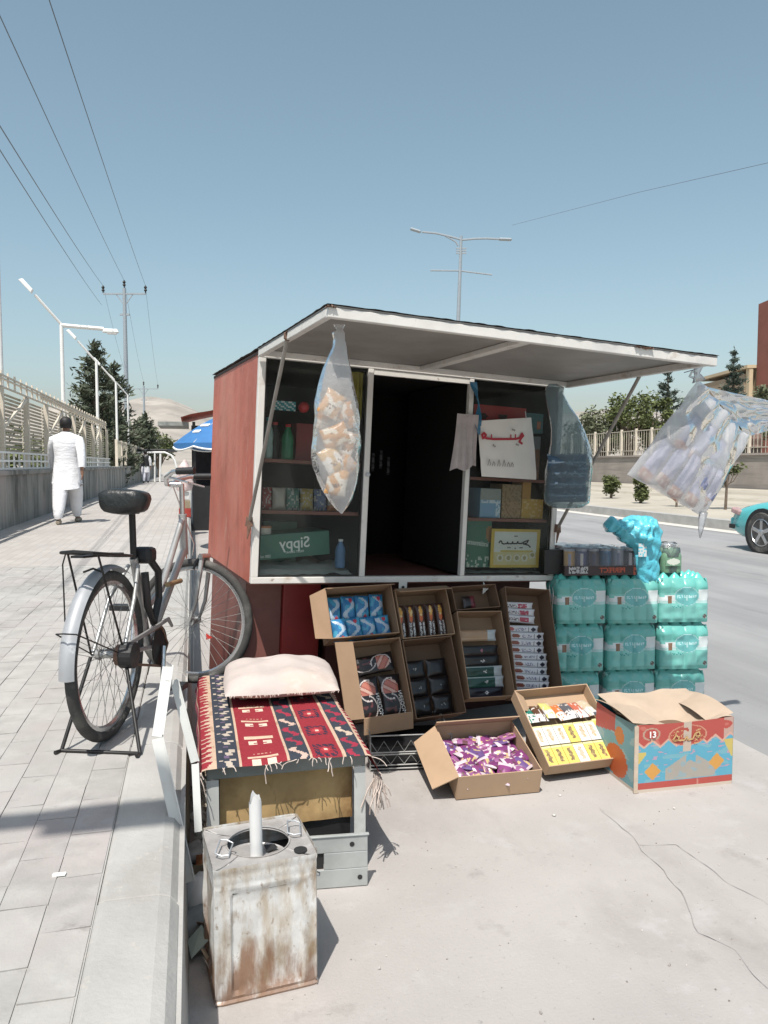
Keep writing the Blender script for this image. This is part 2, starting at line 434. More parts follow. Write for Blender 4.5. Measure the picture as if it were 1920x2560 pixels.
# ---- leaves
def leafcloud(m_, pts, size, n, flat=.5, col=None):
    """n leaf faces per clump centre (centre, radius)"""
    for c, r in pts:
        for _ in range(n):
            d = V((random.gauss(0, 1), random.gauss(0, 1), random.gauss(0, 1) * .8)); d = d.normalized() * r * random.random() ** .4
            p = c + d; s = size * random.uniform(.6, 1.4)
            u = V((random.gauss(0, 1), random.gauss(0, 1), random.gauss(0, flat))).normalized()
            w = u.cross(V((random.gauss(0, 1), random.gauss(0, 1), random.gauss(0, 1)))).normalized()
            m_.poly([p - u * s, p + w * s * .45, p + u * s, p - w * s * .45])
def broadleaf(label, pos, h, r, mtl, n=1100, leaf=.085, trunk_h=.3, group=None, name='tree', cat='tree', stems=1):
    t = thing(name, label, cat, pos, group=group)
    tk = MB(); top = V((random.uniform(-.1, .1) * r, 0, h * .75))
    tk.tube([V((0, 0, -.05)), V((.03, .02, h * trunk_h)), top], [h * .03, h * .022, h * .008], 7)
    cl = []
    for k in range(22):
        a = random.uniform(0, 2 * pi); e = random.uniform(-.3, 1)
        rr = r * random.uniform(.35, .85)
        c = V((cos(a) * rr * sqrt(max(0, 1 - e * e * .6)), sin(a) * rr * sqrt(max(0, 1 - e * e * .6)), h * (trunk_h + (1 - trunk_h) * .5) + e * h * (1 - trunk_h) * .42))
        cl.append((c, r * random.uniform(.22, .42)))
        tk.tube([V((.03, .02, h * trunk_h * random.uniform(.8, 1.2))), (c + V((0, 0, h * .3))) * .5, c], [h * .012, h * .008, h * .003], 4)
    tk.build('trunk', M['bark'], t, smooth=True)
    cr = MB(); leafcloud(cr, cl, leaf, n // 22)
    cr.build('crown', mtl, t)
    return t
def conifer(label, pos, h, r, mtl, n_wh=13, droop=.35, dens=1.0, group=None, lean=0, gap=0.12, base=.12):
    t = thing('pine_tree', label, 'tree', pos, group=group)
    tk = MB(); tk.tube([(0, 0, -.05), (lean * .4, 0, h * .5), (lean, 0, h * .98)], [h * .022, h * .014, h * .003], 7)
    cr = MB()
    for k in range(n_wh):
        f = k / (n_wh - 1); z = h * (base + (1 - base) * f * .97)
        for j in range(5 if f < .9 else 3):
            if random.random() < gap: continue
            a = random.uniform(0, 2 * pi); L_ = r * (1 - f) ** .8 * random.uniform(.65, 1.15) + .12 * r * .6
            o = V((lean * f, 0, z)); d = V((cos(a), sin(a), 0))
            pts = [o + d * (L_ * s) + V((0, 0, L_ * (-droop * s + (droop + .32) * s * s))) for s in (0, .35, .7, 1)]
            tk.tube(pts, [h * .006, h * .004, h * .003, h * .001], 4)
            nn = int(dens * (10 + 46 * L_ / r))
            for _ in range(nn):
                s = random.uniform(.15, 1.05); q = min(2, int(s * 2.99)); u = s * 3 - q
                p = pts[q].lerp(pts[q + 1], min(1.1, u))
                p = p + V((random.gauss(0, 1), random.gauss(0, 1), random.gauss(0, .8))) * (.055 * r + .05 * L_)
                dr = (d * random.uniform(.2, 1) + V((random.gauss(0, .5), random.gauss(0, .5), random.uniform(.0, .9)))).normalized()
                ln = random.uniform(.06, .13) * r; w = dr.cross(V((random.gauss(0, 1), random.gauss(0, 1), random.gauss(0, 1)))).normalized() * ln * .26
                cr.poly([p - dr * ln, p + w, p + dr * ln, p - w])
    for _ in range(26):
        p = V((lean, 0, h * random.uniform(.9, 1.02))); dr = V((random.gauss(0, .4), random.gauss(0, .4), 1)).normalized(); ln = .1 * r
        w = dr.cross(V((random.gauss(0, 1), random.gauss(0, 1), 0))).normalized() * ln * .25; cr.poly([p - dr * ln, p + w, p + dr * ln, p - w])
    tk.build('trunk', M['bark'], t, smooth=True); cr.build('crown', mtl, t)
    return t
def at(px, dep): return V(((px - 960) / FPX * dep, dep, 0))
conifer('tallest dark pine rising behind the cream fence', at(243, 37), 7.15, 1.9, M['needle'], 17, dens=1.9, gap=.2)
conifer('dark pine close beside the grey utility pole', at(292, 43), 6.9, 1.9, M['needle'], 16, dens=1.9, gap=.2)
conifer('small dark pine leaning over the sidewalk beyond the fence end', at(352, 50), 4.6, 1.5, M['needle'], 11, dens=2.0, lean=.4, base=.35)
conifer('bushy dark pine low between the two taller pines', at(262, 37), 4.6, 1.5, M['needle'], 12, dens=2.4, base=.06)
conifer('dark young pine at the very end of the cream fence', at(287, 33.5), 3.2, .75, M['needle'], 10, dens=2.4, base=.02)
broadleaf('leafy green street tree beyond the dark pines', at(398, 58), 4.4, 1.7, M['leaf'], 2200, .12, .2)
hb = MB(); cl = []
for k in range(230):
    a = random.uniform(8, 31); p = AB(a, WB - random.uniform(.45, .75), 1.0 + random.random() ** 1.6 * (1.0 + .6 * noise.noise(V((a * .7, 0, 0)))))
    cl.append((p, .22))
leafcloud(hb, cl, .07, 26)
hb.build('hedge', M['leaf'], kind='stuff')

# ---- street lamps along the wall
def wall_lamp(label, pos, both, arm=1.0, H=4.87, base=.3):
    t = thing('street_lamp', label, 'street lamp', pos, ROAD, group='white street lamps along the wall')
    MB().tube([(0, 0, base), (0, 0, H)], [.055, .045], 10).build('pole', M['white_paint'], t, smooth=True)
    MB().tube([(0, 0, H - .03), (-.55, -.25, H + .62)], .035, 8).build('arm', M['white_paint'], t, smooth=True)
    hd = MB(); hd.box((-.72, -.32, H + .82), (.42, .15, .10), Matrix.Rotation(radians(48), 3, 'Y'), .8); hd.build('lamp_head', M['white_paint'], t, bevel=.02)
    if both:
        MB().tube([(0, 0, H - .05), (arm, 0, H - .10)], .05, 8).build('arm', M['white_paint'], t, smooth=True)
        h2 = MB(); h2.box((arm + .17, 0, H - .14), (.40, .16, .09), None, .8); h2.box((arm + .2, 0, H - .2), (.24, .13, .05), None); h2.build('lamp_head', M['white_paint'], t, bevel=.015)
LB = -3.12
for (a, b, both, lab) in ((14.32, LB, False, 'white street lamp at the near end of the fence, its head above the frame edge'),
                          (20.9, LB, True, 'white street lamp with one raised and one level arm behind the walking man'),
                          (28.2, LB, False, 'white street lamp with one raised arm in front of the tallest pine'),
                          (35.2, LB, False, 'slim white lamp among the pines, second farthest in the row'),
                          (41.5, LB, False, 'farthest white lamp of the row, right of the pines near the canopy')):
    wall_lamp(lab.replace('right of the pines near', 'beyond the pines near'), AB(a, b), both)
wall_lamp('white street lamp standing close behind the viewer, casting a shadow band on the pavers', AB(.25, -2.75), True, arm=1.3)

# ---- utility poles and wires
def util_pole(label, pos, H, arm):
    t = thing('utility_pole', label, 'utility pole', pos)
    MB().tube([(0, 0, 0), (0, 0, H)], [.17, .10], 10).build('pole', M['steel_far'], t, smooth=True)
    MB().bar((-arm, 0, H - .32), (arm, 0, H - .32), .09, .09).build('crossarm', M['steel_far'], t)
    tops = []
    for x in (-arm, 0, arm):
        z0 = H - .30 if x else H
        MB().lathe([(.03, z0), (.035, z0 + .1), (.10, z0 + .18), (.05, z0 + .26), (.10, z0 + .34), (.05, z0 + .42), (.02, z0 + .46)], 8).build('insulator', M['dark_metal'], t, smooth=True, loc=(x, 0, 0))
        tops.append(V(pos) + V((x, 0, z0 + .45)))
    for x in (-.5, .5): MB().bar((x, 0, H - .32), (0, 0, H - 1.0), .05, .05).build('bracket', M['steel_far'], t)
    MB().bar((-.28, 0, H - 1.5), (.28, 0, H - 1.5), .1, .1).build('cleat', M['steel_far'], t)
    return tops
p1 = at(321, 45); p1.z = 0
P1 = util_pole('grey utility pole with a three insulator crossarm above the pines', p1, 11.45, 1.22)
P2 = util_pole('farther grey utility pole with a crossarm beside the hills', at(364, 82), 9.6, 1.5)
def wire(label, p, q, sag, r=.009):
    pts = []
    for k in range(25):
        t = k / 24; x = p.lerp(q, t); x.z -= sag * 4 * t * (1 - t); pts.append(x)
    o = MB().tube(pts, r, 5).build('overhead_wire', M['wire'], smooth=True)
    tag(o, label, 'wire', 'overhead wires on the utility poles')
def beyond(p, px, py, d, k=1.25):      # a wire's far end: through the pixel at depth d, then on past it overhead
    q = D(px, py, d); return p + (q - p) * k
wire('overhead wire crossing the top edge of the sky, from the crossarm end nearer the road', P1[2], beyond(P1[2], 128, 0, 12), .15)
wire('overhead wire from the middle insulator up to the sky corner', P1[1], beyond(P1[1], 0, 25, 12), .15)
wire('overhead wire from the crossarm end nearer the wall, lowest but one', P1[0], beyond(P1[0], 0, 300, 12), .15)
wire('lowest faint overhead wire, attached below the crossarm', P1[0] + V((-.1, 0, -1.1)), beyond(P1[0] + V((-.1, 0, -1.1)), 0, 360, 12), .15, .008)
for k in range(3): wire(('faint wire running on from the crossarm end nearer the wall to the far pole', 'faint wire running on from the middle insulator to the far pole', 'faint wire running on from the road side insulator to the far pole')[k], P1[k], P2[k], .5, .008)
o = MB().tube([D(1280, 563, 70), D(1600, 480, 46), D(1920, 407, 34), D(2200, 340, 28)], .011, 5).build('overhead_wire', M['wire'], smooth=True)
tag(o, 'lone faint wire slanting down across the open sky above the awning', 'wire')

# ---- double street light on the verge
t = thing('street_light', 'tall grey double arm street light with lower crossbar behind the kiosk', 'street light', AB(32.2, 11.5, .15))
dz = EYE - .15
def SL(px, py): q = D(px, py, 34.0); return (q.x - t.location.x, q.y - t.location.y, q.z - .15)
gm = M['steel_far']
base_x = SL(1145, 800)
MB().tube([(0, 0, 0), SL(1145.5, 802), SL(1150, 680), SL(1153, 590)], [.13, .085, .07, .06], 8).build('pole', gm, t, smooth=True)
MB().tube([SL(1153, 599), SL(1128, 592), SL(1090, 583), SL(1055, 580)], .045, 6).build('arm', gm, t, smooth=True)
MB().tube([SL(1153, 600), SL(1185, 597), SL(1215, 596), SL(1250, 598)], .045, 6).build('arm', gm, t, smooth=True)
MB().tube([SL(1145, 615), SL(1140, 605), SL(1130, 599), SL(1110, 588)], .035, 6).build('stay', gm, t, smooth=True)
MB().bar(SL(1052, 580), SL(1026, 572), .22, .09).build('lamp_head', gm, t, bevel=.03)
MB().bar(SL(1248, 598), SL(1279, 599), .22, .09).build('lamp_head', gm, t, bevel=.03)
MB().tube([SL(1076, 676), SL(1150, 677), SL(1230, 687)], .035, 6).build('crossbar', gm, t, smooth=True)
for y in (621, 627, 633): MB().bar(SL(1140, y), SL(1166, y), .06, .05).build('bracket', gm, t)

# ---- far side: wall, fence, planting, trees, building
fw = thing('roadside_wall', 'long low brown block wall on the far side of the road', 'wall', rot=ROAD)
fwm = mat('brown_block', (.30, .265, .235), .95, var=.15, scale=.8, bump=.4, bscale=6, layers=(((.20, .18, .16), 1.5, .5, .7, (1, .2, 4)),))
MB().bx(19.4, 19.7, -10, 130, .3, 1.66).build('wall_body', fwm, fw)
cp = MB().bx(19.34, 19.76, -10, 130, 1.662, 1.74).build('coping', fwm, fw)
ff = thing('fence', 'pale post and wire fence standing on the brown wall across the road', 'fence', rot=ROAD)
pm_ = MB().bx(-.045, .045, -.045, .045, 1.74, 2.95).mesh('post', M['cream'])
for k in range(60): link('post', pm_, ff, (19.55, 8 + 1.22 * k, 0))
wm = MB()
for k in range(60):
    for j in range(1, 6):
        y = 8 + 1.22 * k + j * .2; wm.bx(19.54, 19.56, y - .011, y + .011, 1.75, 2.85)
for z in (1.95, 2.85): wm.bx(19.53, 19.57, 8, 80, z - .018, z + .018)
wm.build('wire_infill', mat('pale_wire', (.42, .38, .31), .7), ff, kind='stuff')
sh = M['leaf']
def shrub(label, pos, h, r, group='clipped shrubs along the verge'):
    t = thing('shrub', label, 'shrub', pos, group=group)
    MB().tube([(0, 0, -.05), (.01, 0, h * .25), (0, 0, h * .6)], [.05, .04, .02], 6).build('stem', M['bark'], t)
    cr = MB(); leafcloud(cr, [(V((random.gauss(0, .25) * r, random.gauss(0, .25) * r, h * (.28 + .6 * random.random()))), r * .62) for _ in range(16)], .06, 60)
    cr.build('crown', sh, t)
def vz(px, d): q = at(px, d); q.z = .17; return q
shrub('small rounded dark shrub on the verge next to the awning strut', vz(1528, 26), .78, .32)
shrub('small rounded dark shrub on the verge between strut and snack bag', vz(1602, 23), .82, .30)
t = broadleaf('thin dark sapling seen under the hanging snack bag', vz(1692, 21), 1.1, .28, M['leaf'], 300, .06, .55, name='sapling', cat='sapling')
t = broadleaf('young sapling with a crooked stem beside the turquoise car', vz(1815, 19.7), 1.35, .42, M['leaf'], 500, .06, .5, name='sapling', cat='sapling')
for px, d, h, r, mtl, lab in ((1500, 44, 4.2, 1.5, M['leaf2'], 'grey green bushy tree nearest the kiosk beyond the road'),
                              (1568, 42, 5.0, 1.7, M['leaf'], 'olive green bushy tree seen just past the strut'),
                              (1632, 43, 4.9, 1.5, M['leaf'], 'olive green bushy tree below the ragged pine'),
                              (1455, 50, 4.0, 1.6, M['leaf2'], 'pale green tree half hidden by the grey hanging bag'),
                              (1745, 44, 5.0, 1.6, M['leaf'], 'green tree hidden behind the clear snack bag'),
                              (1880, 40, 5.2, 1.4, M['leaf2'], 'thin brownish tree in front of the fluted building')):
    broadleaf(lab, at(px, d) + V((0, 0, .3)), h, r, mtl, 2600, .11, .12)
conifer('ragged open pine with upturned branches beyond the far wall', at(1664, 47), 7.0, 1.5, M['needle2'], 12, dens=2.4, gap=.3, base=.3)
conifer('dense blue green pine next to the fluted building', at(1826, 46), 8.1, 1.25, M['needle2'], 16, dens=3.2, gap=.05, base=.15)
bd = thing('building', 'cream building with vertical fins and a brick red tower at the frame edge', 'building', at(1862, 62))
bm_ = mat('cream_render', (.52, .42, .28), .85, var=.08, scale=.5); rm_ = mat('brick_red_render', (.24, .085, .06), .85, var=.12, scale=.6)
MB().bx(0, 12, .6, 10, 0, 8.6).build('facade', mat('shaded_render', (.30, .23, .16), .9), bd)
fm = MB().bx(0, .30, 0, .6, 0, 9.0).mesh('fin', bm_)
for k in range(12): link('fin', fm, bd, (.1 + .62 * k, 0, 0))
MB().bx(.62, 4, -2.2, -.1, 0, 14.0).build('tower', rm_, bd)
MB().bx(-.1, 7.5, -.05, 10.1, 9.0, 9.25).build('parapet', bm_, bd)
wp = thing('sign_post', 'brown post with pointed ornate head standing before the far wall', 'post', at(1886, 30.5) + V((0, 0, .40)))
MB().bx(-.16, .16, -.1, .1, 0, 1.6).build('shaft', mat('brown_stone', (.13, .10, .085), .8, var=.2), wp, bevel=.02)
MB().lathe([(.26, 1.6), (.22, 1.7), (.26, 1.95), (.2, 2.1), (.02, 2.45)], 8).build('finial', mat('brown_stone_dark', (.16, .10, .08), .8, var=.3), wp)

# ================================================================ KIOSK
M['red'] = mat('faded_red_paint', (.42, .115, .075), .5, var=.16, scale=3, mapping=(1, 1, .5), bump=.3, bscale=4, bdist=.03,
               layers=(((.45, .185, .135), 1.6, .48, .72, (1, 1, .5)), ((.50, .34, .29), 16, .64, .74, (1, 1, .12)), ((.50, .36, .31), 7, .64, .76, (2.2, 2.2, .35)), ((.28, .075, .05), 4, .56, .76, (1, 1, .6)), ((.40, .37, .35), 30, .70, .78, (1, 1, .15))))
M['frame'] = mat('chipped_white_paint', (.66, .64, .60), .5, var=.07, scale=6, bump=.15, bscale=60, bdist=.003,
                 layers=(((.42, .34, .27), 8, .57, .76, None), (RUST, 14, .645, .75, None), ((.45, .44, .42), 3, .55, .75, None)))
M['under'] = mat('shaded_white_sheet', (.27, .255, .235), .6, var=.12, scale=2.5, layers=(((.19, .175, .155), 1.6, .5, .75, None),))  # flap underside darkened in colour to deepen the shade beneath it
M['tar'] = mat('tarred_edge', (.06, .05, .045), .8, var=.3, scale=12)
M['rusty'] = mat('rusty_steel', (.17, .10, .07), .7, .2, var=.3, scale=22)
M['inside'] = mat('interior_shade', (.006, .0055, .005), .9, var=.2)  # near-black colour stands in for the shade inside the kiosk
M['shelf'] = mat('red_brown_wood', (.22, .085, .065), .7, var=.15, scale=5)
M['pane'] = film('window_glass', (.93, .95, .94), .96, .03, (.36, .38, .35), .13, 6, .02)
M['strut'] = mat('grey_strut', (.30, .28, .255), .5, .4, var=.15, scale=14, layers=((RUST, 20, .66, .8, None),))
M['print'] = mat('printed', (1, 1, 1), .55, var=.06, scale=14, attr=True)
M['gloss_print'] = mat('glossy_wrapper', (1, 1, 1), .28, var=.08, scale=30, attr=True, bump=.25, bscale=45, bdist=.004)
M['card'] = mat('cardboard', (.40, .275, .175), .85, var=.06, scale=5, bump=.1, bscale=120, bdist=.001, layers=(((.30, .20, .125), 4, .64, .82, None),))
M['ink_w'] = mat('white_ink', (.75, .76, .74), .6, var=0)
M['ink_k'] = mat('black_ink', (.02, .02, .02), .6, var=0)
M['ink_r'] = mat('red_ink', (.40, .03, .045), .6, var=0)

KO, KE, KS = V((-.615, 3.52, .798)), Euler((.007, .048, .387)), .88     # KS: one unit of the kiosk's drawing is 0.88 m
KM = Matrix.Translation(KO) @ KE.to_matrix().to_4x4() @ Matrix.Scale(KS, 4)
kio = thing('kiosk', 'red and white sheet metal snack kiosk with its front flap propped open', 'kiosk', KO, KE); kio.scale = (KS,) * 3
W_, H_, D_ = 1.883, 1.215, 1.35
MB().bx(0, .004, .038, D_, 0, H_).build('side_panel', M['red'], kio)
MB().bx(W_ - .004, W_, .038, D_, 0, H_).build('side_panel', M['red'], kio)
MB().bx(.004, W_ - .004, D_ - .004, D_, 0, H_).build('back_panel', M['red'], kio)
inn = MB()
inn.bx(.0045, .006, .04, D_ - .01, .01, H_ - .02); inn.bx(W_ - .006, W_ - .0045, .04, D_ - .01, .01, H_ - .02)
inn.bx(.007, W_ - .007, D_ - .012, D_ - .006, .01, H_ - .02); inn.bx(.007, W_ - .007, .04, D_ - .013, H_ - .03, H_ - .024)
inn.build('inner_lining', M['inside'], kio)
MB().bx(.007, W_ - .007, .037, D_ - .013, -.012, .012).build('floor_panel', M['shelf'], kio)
rf = MB().grid(lambda s, t: (-.015 + (W_ + .03) * s, -.01 + (D_ + .04) * t + .012 * noise.noise(V((s * 30, t * 3, 0))), H_ + .008 + .012 * noise.noise(V((s * 12, t * 12, 4)))), 40, 24)
for k in range(len(rf.v)):
    pass
rf.build('roof', M['tar'], kio)
MB().bx(-.004, W_ + .004, .0, D_, H_ - .018, H_ - .004).build('roof_deck', M['tar'], kio)
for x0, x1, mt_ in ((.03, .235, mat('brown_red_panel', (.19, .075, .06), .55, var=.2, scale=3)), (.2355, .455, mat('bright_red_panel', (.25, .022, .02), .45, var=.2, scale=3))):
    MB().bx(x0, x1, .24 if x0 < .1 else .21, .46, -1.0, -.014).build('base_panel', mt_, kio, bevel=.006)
for x0, x1, z0, z1 in ((0, .037, .034, 1.18), (.606, .638, .034, 1.18), (1.235, 1.263, .034, 1.18), (1.850, W_, .034, 1.18)):
    MB().bx(x0, x1, 0, .036, z0, z1).build('post', M['frame'], kio, bevel=.003)
MB().bx(0, W_, -.002, .038, 0, .0335).build('sill', M['frame'], kio, bevel=.003)
MB().bx(0, W_, -.001, .037, 1.1805, 1.2135).build('head_rail', M['frame'], kio, bevel=.003)
MB().bx(.640, 1.233, .004, .03, 1.150, 1.178).build('door_head', M['frame'], kio)
for x0, x1 in ((.039, .604), (1.265, 1.848)):
    MB().bx(x0, x1, .016, .019, .036, 1.178).build('window_pane', M['pane'], kio)
    g = MB()
    for a_, b_, c_, d_ in ((x0, x0 + .007, .036, 1.178), (x1 - .007, x1, .036, 1.178), (x0 + .007, x1 - .007, .036, .044)): g.bx(a_, b_, .010, .0155, c_, d_)
    g.build('glazing_strip', M['dark_metal'], kio)
MB().lathe([(.012, 0), (.012, .012), (.004, .014)], 10, Matrix.Translation((.626, -.001, .60)) @ Matrix.Rotation(pi / 2, 4, 'X')).build('door_knob', M['galv'], kio)
hs = MB(); hs.bx(.845, .895, -.006, -.003, -.05, .012); hs.build('hasp', M['frame'], kio)
MB().lathe([(.009, 0), (.009, .002)], 10, Matrix.Translation((.87, -.0075, -.028)) @ Matrix.Rotation(pi / 2, 4, 'X')).build('hasp_eye', M['ink_k'], kio)
for z in (.66, .386):
    for x0, x1 in ((.04, .60), (1.27, 1.845)):
        zz = z if x0 < 1 else (.615 if z > .5 else .372)
        MB().bx(x0, x1, .05, .52, zz - .018, zz).build('shelf', M['shelf'], kio)
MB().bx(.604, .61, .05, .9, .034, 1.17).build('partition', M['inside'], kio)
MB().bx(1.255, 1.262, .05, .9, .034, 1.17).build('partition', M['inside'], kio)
# recessed base down to the road
MB().bx(.03, W_ - .03, .45, D_ - .03, -1.0, -.013).build('base', mat('shade_maroon_paint', (.17, .055, .042), .6, var=.2, scale=3, layers=(((.28, .12, .09), 5, .6, .75, (1, 1, .4)),)), kio)  # base colour lowered to paint in the shade under the counter
MB().bx(.50, W_ - .03, .21, .4495, -1.0, -.0135).build('base_front', mat('deep_shade_maroon_paint', (.10, .035, .028), .6, var=.2, scale=3), kio)  # darker again, with the shade under the counter put into the colour
# propped flap: fascia frame, sheet, rib, tarred skin
aw = bpy.data.objects.new('awning', None); COL.objects.link(aw); aw.parent = kio; aw.location = (-.015, 0, H_ + .002); aw.rotation_euler = (-.010, 0, 0)
AW, AD = 1.905, 1.19
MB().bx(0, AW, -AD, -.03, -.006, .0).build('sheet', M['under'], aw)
MB().bx(0, AW, -AD, -AD + .03, -.046, -.007).build('front_fascia', M['frame'], aw, bevel=.003)
MB().bx(0, .03, -AD + .0305, -.035, -.040, -.007).build('edge_bar', M['frame'], aw, bevel=.003)
MB().bx(AW - .03, AW, -AD + .0305, -.035, -.040, -.007).build('edge_bar', M['frame'], aw, bevel=.003)
MB().bx(.90, .95, -AD + .0305, -.035, -.030, -.007).build('rib', M['frame'], aw, bevel=.003)
MB().bx(.0305, AW - .0305, -.062, -.035, -.034, -.007).build('hinge_bar', M['frame'], aw, bevel=.003)
sk = MB().grid(lambda s, t: (-.006 + (AW + .012) * s, -AD - .006 + (AD - .02) * t + (.006 * noise.noise(V((s * 40, 0, 0))) if t < .01 else 0), .003 + .006 * abs(noise.noise(V((s * 25, t * 12, 2))))), 90, 24)
sk.build('skin', M['tar'], aw)
for x, y, c in ((.012, -.60, 0), (1.44, -AD - .002, 1), (.01, -AD - .001, 0)):
    MB().grid(lambda s, t: (x - .02 + (.04 + .06 * c) * s, y - .012 + .024 * t, .006 - .012 + .012 * noise.noise(V((s * 9, t * 9, x)))), 8, 4).build('rust_patch', M['rusty'], aw)
for p, q in (((-.022, -.010, .328), (-.008, -.585, H_ - .015)), ((1.886, -.010, .324), (1.885, -.68, H_ - .01))):
    MB().tube([p, q], .0095, 8).build('strut', M['strut'], kio, smooth=True)
    kb = MB(); kb.box(p, (.035, .03, .05), None, .8); kb.tube([V(p) + V((0, -.01, -.02)), V(p) + V((-.01, -.012, -.09))], [.012, .003], 6)
    kb.build('strut_bracket', M['rusty'], kio)
    MB().lathe([(.006, -.02), (.018, -.012), (.018, .012), (.006, .02)], 8, Matrix.Translation(q)).build('strut_end', M['rusty'], kio)

def pillow(w, h, t, fn=None, nu=10, nv=12, crimp=.08, seed=0, wob=.15):
    """sealed packet lying in its own XY plane, centred, puffed along +-Z"""
    m_ = MB()
    def prof(s, q): return max(0.0, (1 - abs(2 * s - 1) ** 2.6)) ** .6 * max(0.0, (1 - abs(2 * q - 1) ** 3.5)) ** .7
    for sg_ in (1, -1):
        def P_(s, q):
            b = prof(s, q); nzv = noise.noise(V((s * 3 + seed, q * 3, sg_)))
            return ((s - .5) * w * (1 - .05 * sin(pi * q)), (q - .5) * h, sg_ * (t * .5 * b * (1 + wob * 2 * nzv) + .0006))
        m_.grid(P_, nu, nv, fn, flip=(sg_ < 0))
    return m_
# ---- things inside the kiosk and on its panes (each stands or hangs in the kiosk's own frame)
def kpos(x, y, z): return KM @ V((x, y, z))
KR = KE.to_matrix()
def kthing(name, label, cat, x, y, z, group=None, rz=0):
    t = thing(name, label, cat, kpos(x, y, z), KR @ Matrix.Rotation(rz, 3, 'Z'), group); t.scale = (KS,) * 3
    return t
def simple(name, label, cat, m_, mtl, x, y, z, rz=0, group=None, smooth=False, bevel=0, ang=40):
    o = m_.build(name, mtl, None, smooth, ang, kpos(x, y, z), KR @ Matrix.Rotation(rz, 3, 'Z'), bevel=bevel)
    o.scale = (KS,) * 3
    return tag(o, label, cat, group)
simple('paper_sheet', 'crumpled white paper lining the bottom of the kiosk window with the green carton', 'paper',
       MB().grid(lambda s, t: (.54 * s, .30 * t, .012 + .035 * t + .016 * noise.noise(V((s * 7, t * 5, 1)))), 24, 12), mat('crumpled_paper', (.62, .62, .58), .8, var=.08), .045, .05, .03, smooth=True, ang=0)
GREEN = (.045, .15, .10)
car = kthing('carton', 'long green drinks carton with mirrored white lettering inside the kiosk window', 'carton', .05, .115, .108, rz=.08)
car.rotation_euler = (KR @ Matrix.Rotation(.10, 3, 'Z') @ Matrix.Rotation(-.075, 3, 'Y')).to_euler()
gm_ = mat('green_carton', (.06, .17, .125), .6, var=.08)
MB().bx(0, .435, 0, .22, 0, .135).build('box', gm_, car, bevel=.003)
RX = (pi / 2, 0, 0)
lettering('Sippy', .085, M['ink_w'], car, (.225, -.0012, .078), RX, True, .001)
lettering('FRUIT DRINK', .018, M['ink_w'], car, (.225, -.0012, .030), RX, True)
lettering('200 ml', .022, M['ink_w'], car, (.055, -.0012, .018), RX, True)
r_ = kthing('tissue_roll', 'white and orange round tin on top of the green carton', 'tin', .10, .19, .236)
MB().lathe([(.044, 0), (.045, .004), (.045, .05), (.043, .054)], 20).build('roll', mat('white_paper', (.70, .66, .60), .7, var=.05), r_, smooth=True)
MB().lathe([(.0455, .046), (.0462, .05), (.044, .057)], 20).build('lid', mat('orange_print', (.55, .22, .09), .5), r_, smooth=True)
r_['label'] = 'round white tin with an orange rim resting on the green carton'; r_.name = 'round_tin'
simple('carton', 'dark green box standing behind the long green carton', 'carton', MB().bx(0, .2, 0, .12, 0, .27), gm_, .14, .36, .034)
def bottle(label, x, y, z, h, r, mtl, cap, group=None):
    b = kthing('bottle', label, 'bottle', x, y, z, group)
    MB().lathe([(r * .9, 0), (r, .01), (r, h * .3), (r * .93, h * .36), (r, h * .55), (r * .85, h * .7), (r * .4, h * .88), (r * .38, h * .94)], 14).build('body', mtl, b, smooth=True)
    MB().lathe([(r * .45, h * .92), (r * .45, h)], 12).build('cap', cap, b)
gb = mat('green_plastic', (.02, .16, .07), .15, var=.1); cb = mat('clear_plastic', (.30, .40, .38), .15, var=.1)
ob = mat('orange_plastic', (.55, .16, .04), .3); tb = mat('teal_plastic', (.03, .26, .30), .3)
rc = mat('red_plastic', (.45, .025, .03), .35)
bottle('green drink bottle standing on the upper shelf in the kiosk window', .20, .12, .662, .19, .034, gb, rc)
bottle('clear bottle with a pale label by the window post on the upper shelf', .09, .12, .662, .22, .030, cb, tb)
bottle('small blue bottle at the foot of the pane beside the green carton', .53, .12, .07, .16, .03, mat('blue_plastic', (.10, .22, .42), .3), M['ink_w'])
bottle('dark bottle next to the green bottle on the upper shelf', .14, .17, .662, .20, .032, M['black'], rc)
simple('carton', 'dark red carton beside the green bottle on the upper shelf', 'carton', MB().bx(0, .12, 0, .1, 0, .20), mat('dark_red_card', (.20, .03, .03), .6), .25, .13, .662)
simple('wrapper', 'teal and white packet hung behind the glass above the green bottle', 'packet',
       MB().grid(lambda s, t: (.12 * s, .01 * sin(pi * s) * sin(pi * t), .05 * t), 12, 6, lambda s, t: (.5, .55, .55) if (s + t * .7) % .33 < .12 else (.02, .20, .22)), M['gloss_print'], .10, .06, .92)
simple('ball', 'red plastic ball hanging behind the glass near the clear snack bag', 'ball',
       MB().lathe([(.001, -.03), (.017, -.026), (.028, -.012), (.031, 0), (.028, .012), (.017, .026), (.001, .03)], 14), rc, .265, .06, .945, smooth=True)
simple('cloth', 'yellow green cloth strip hanging inside next to the door post', 'cloth',
       MB().grid(lambda s, t: (.07 * s, .012 * sin(s * 9), .26 * t), 10, 6), mat('ochre_cloth', (.30, .25, .03), .8), .525, .05, .90, smooth=True)
simple('packet_row', 'row of dark snack packets lying on the lower shelf', 'packets', MB().bx(0, .3, 0, .12, 0, .06), mat('dark_wrap', (.03, .035, .035), .3), .25, .15, .388)
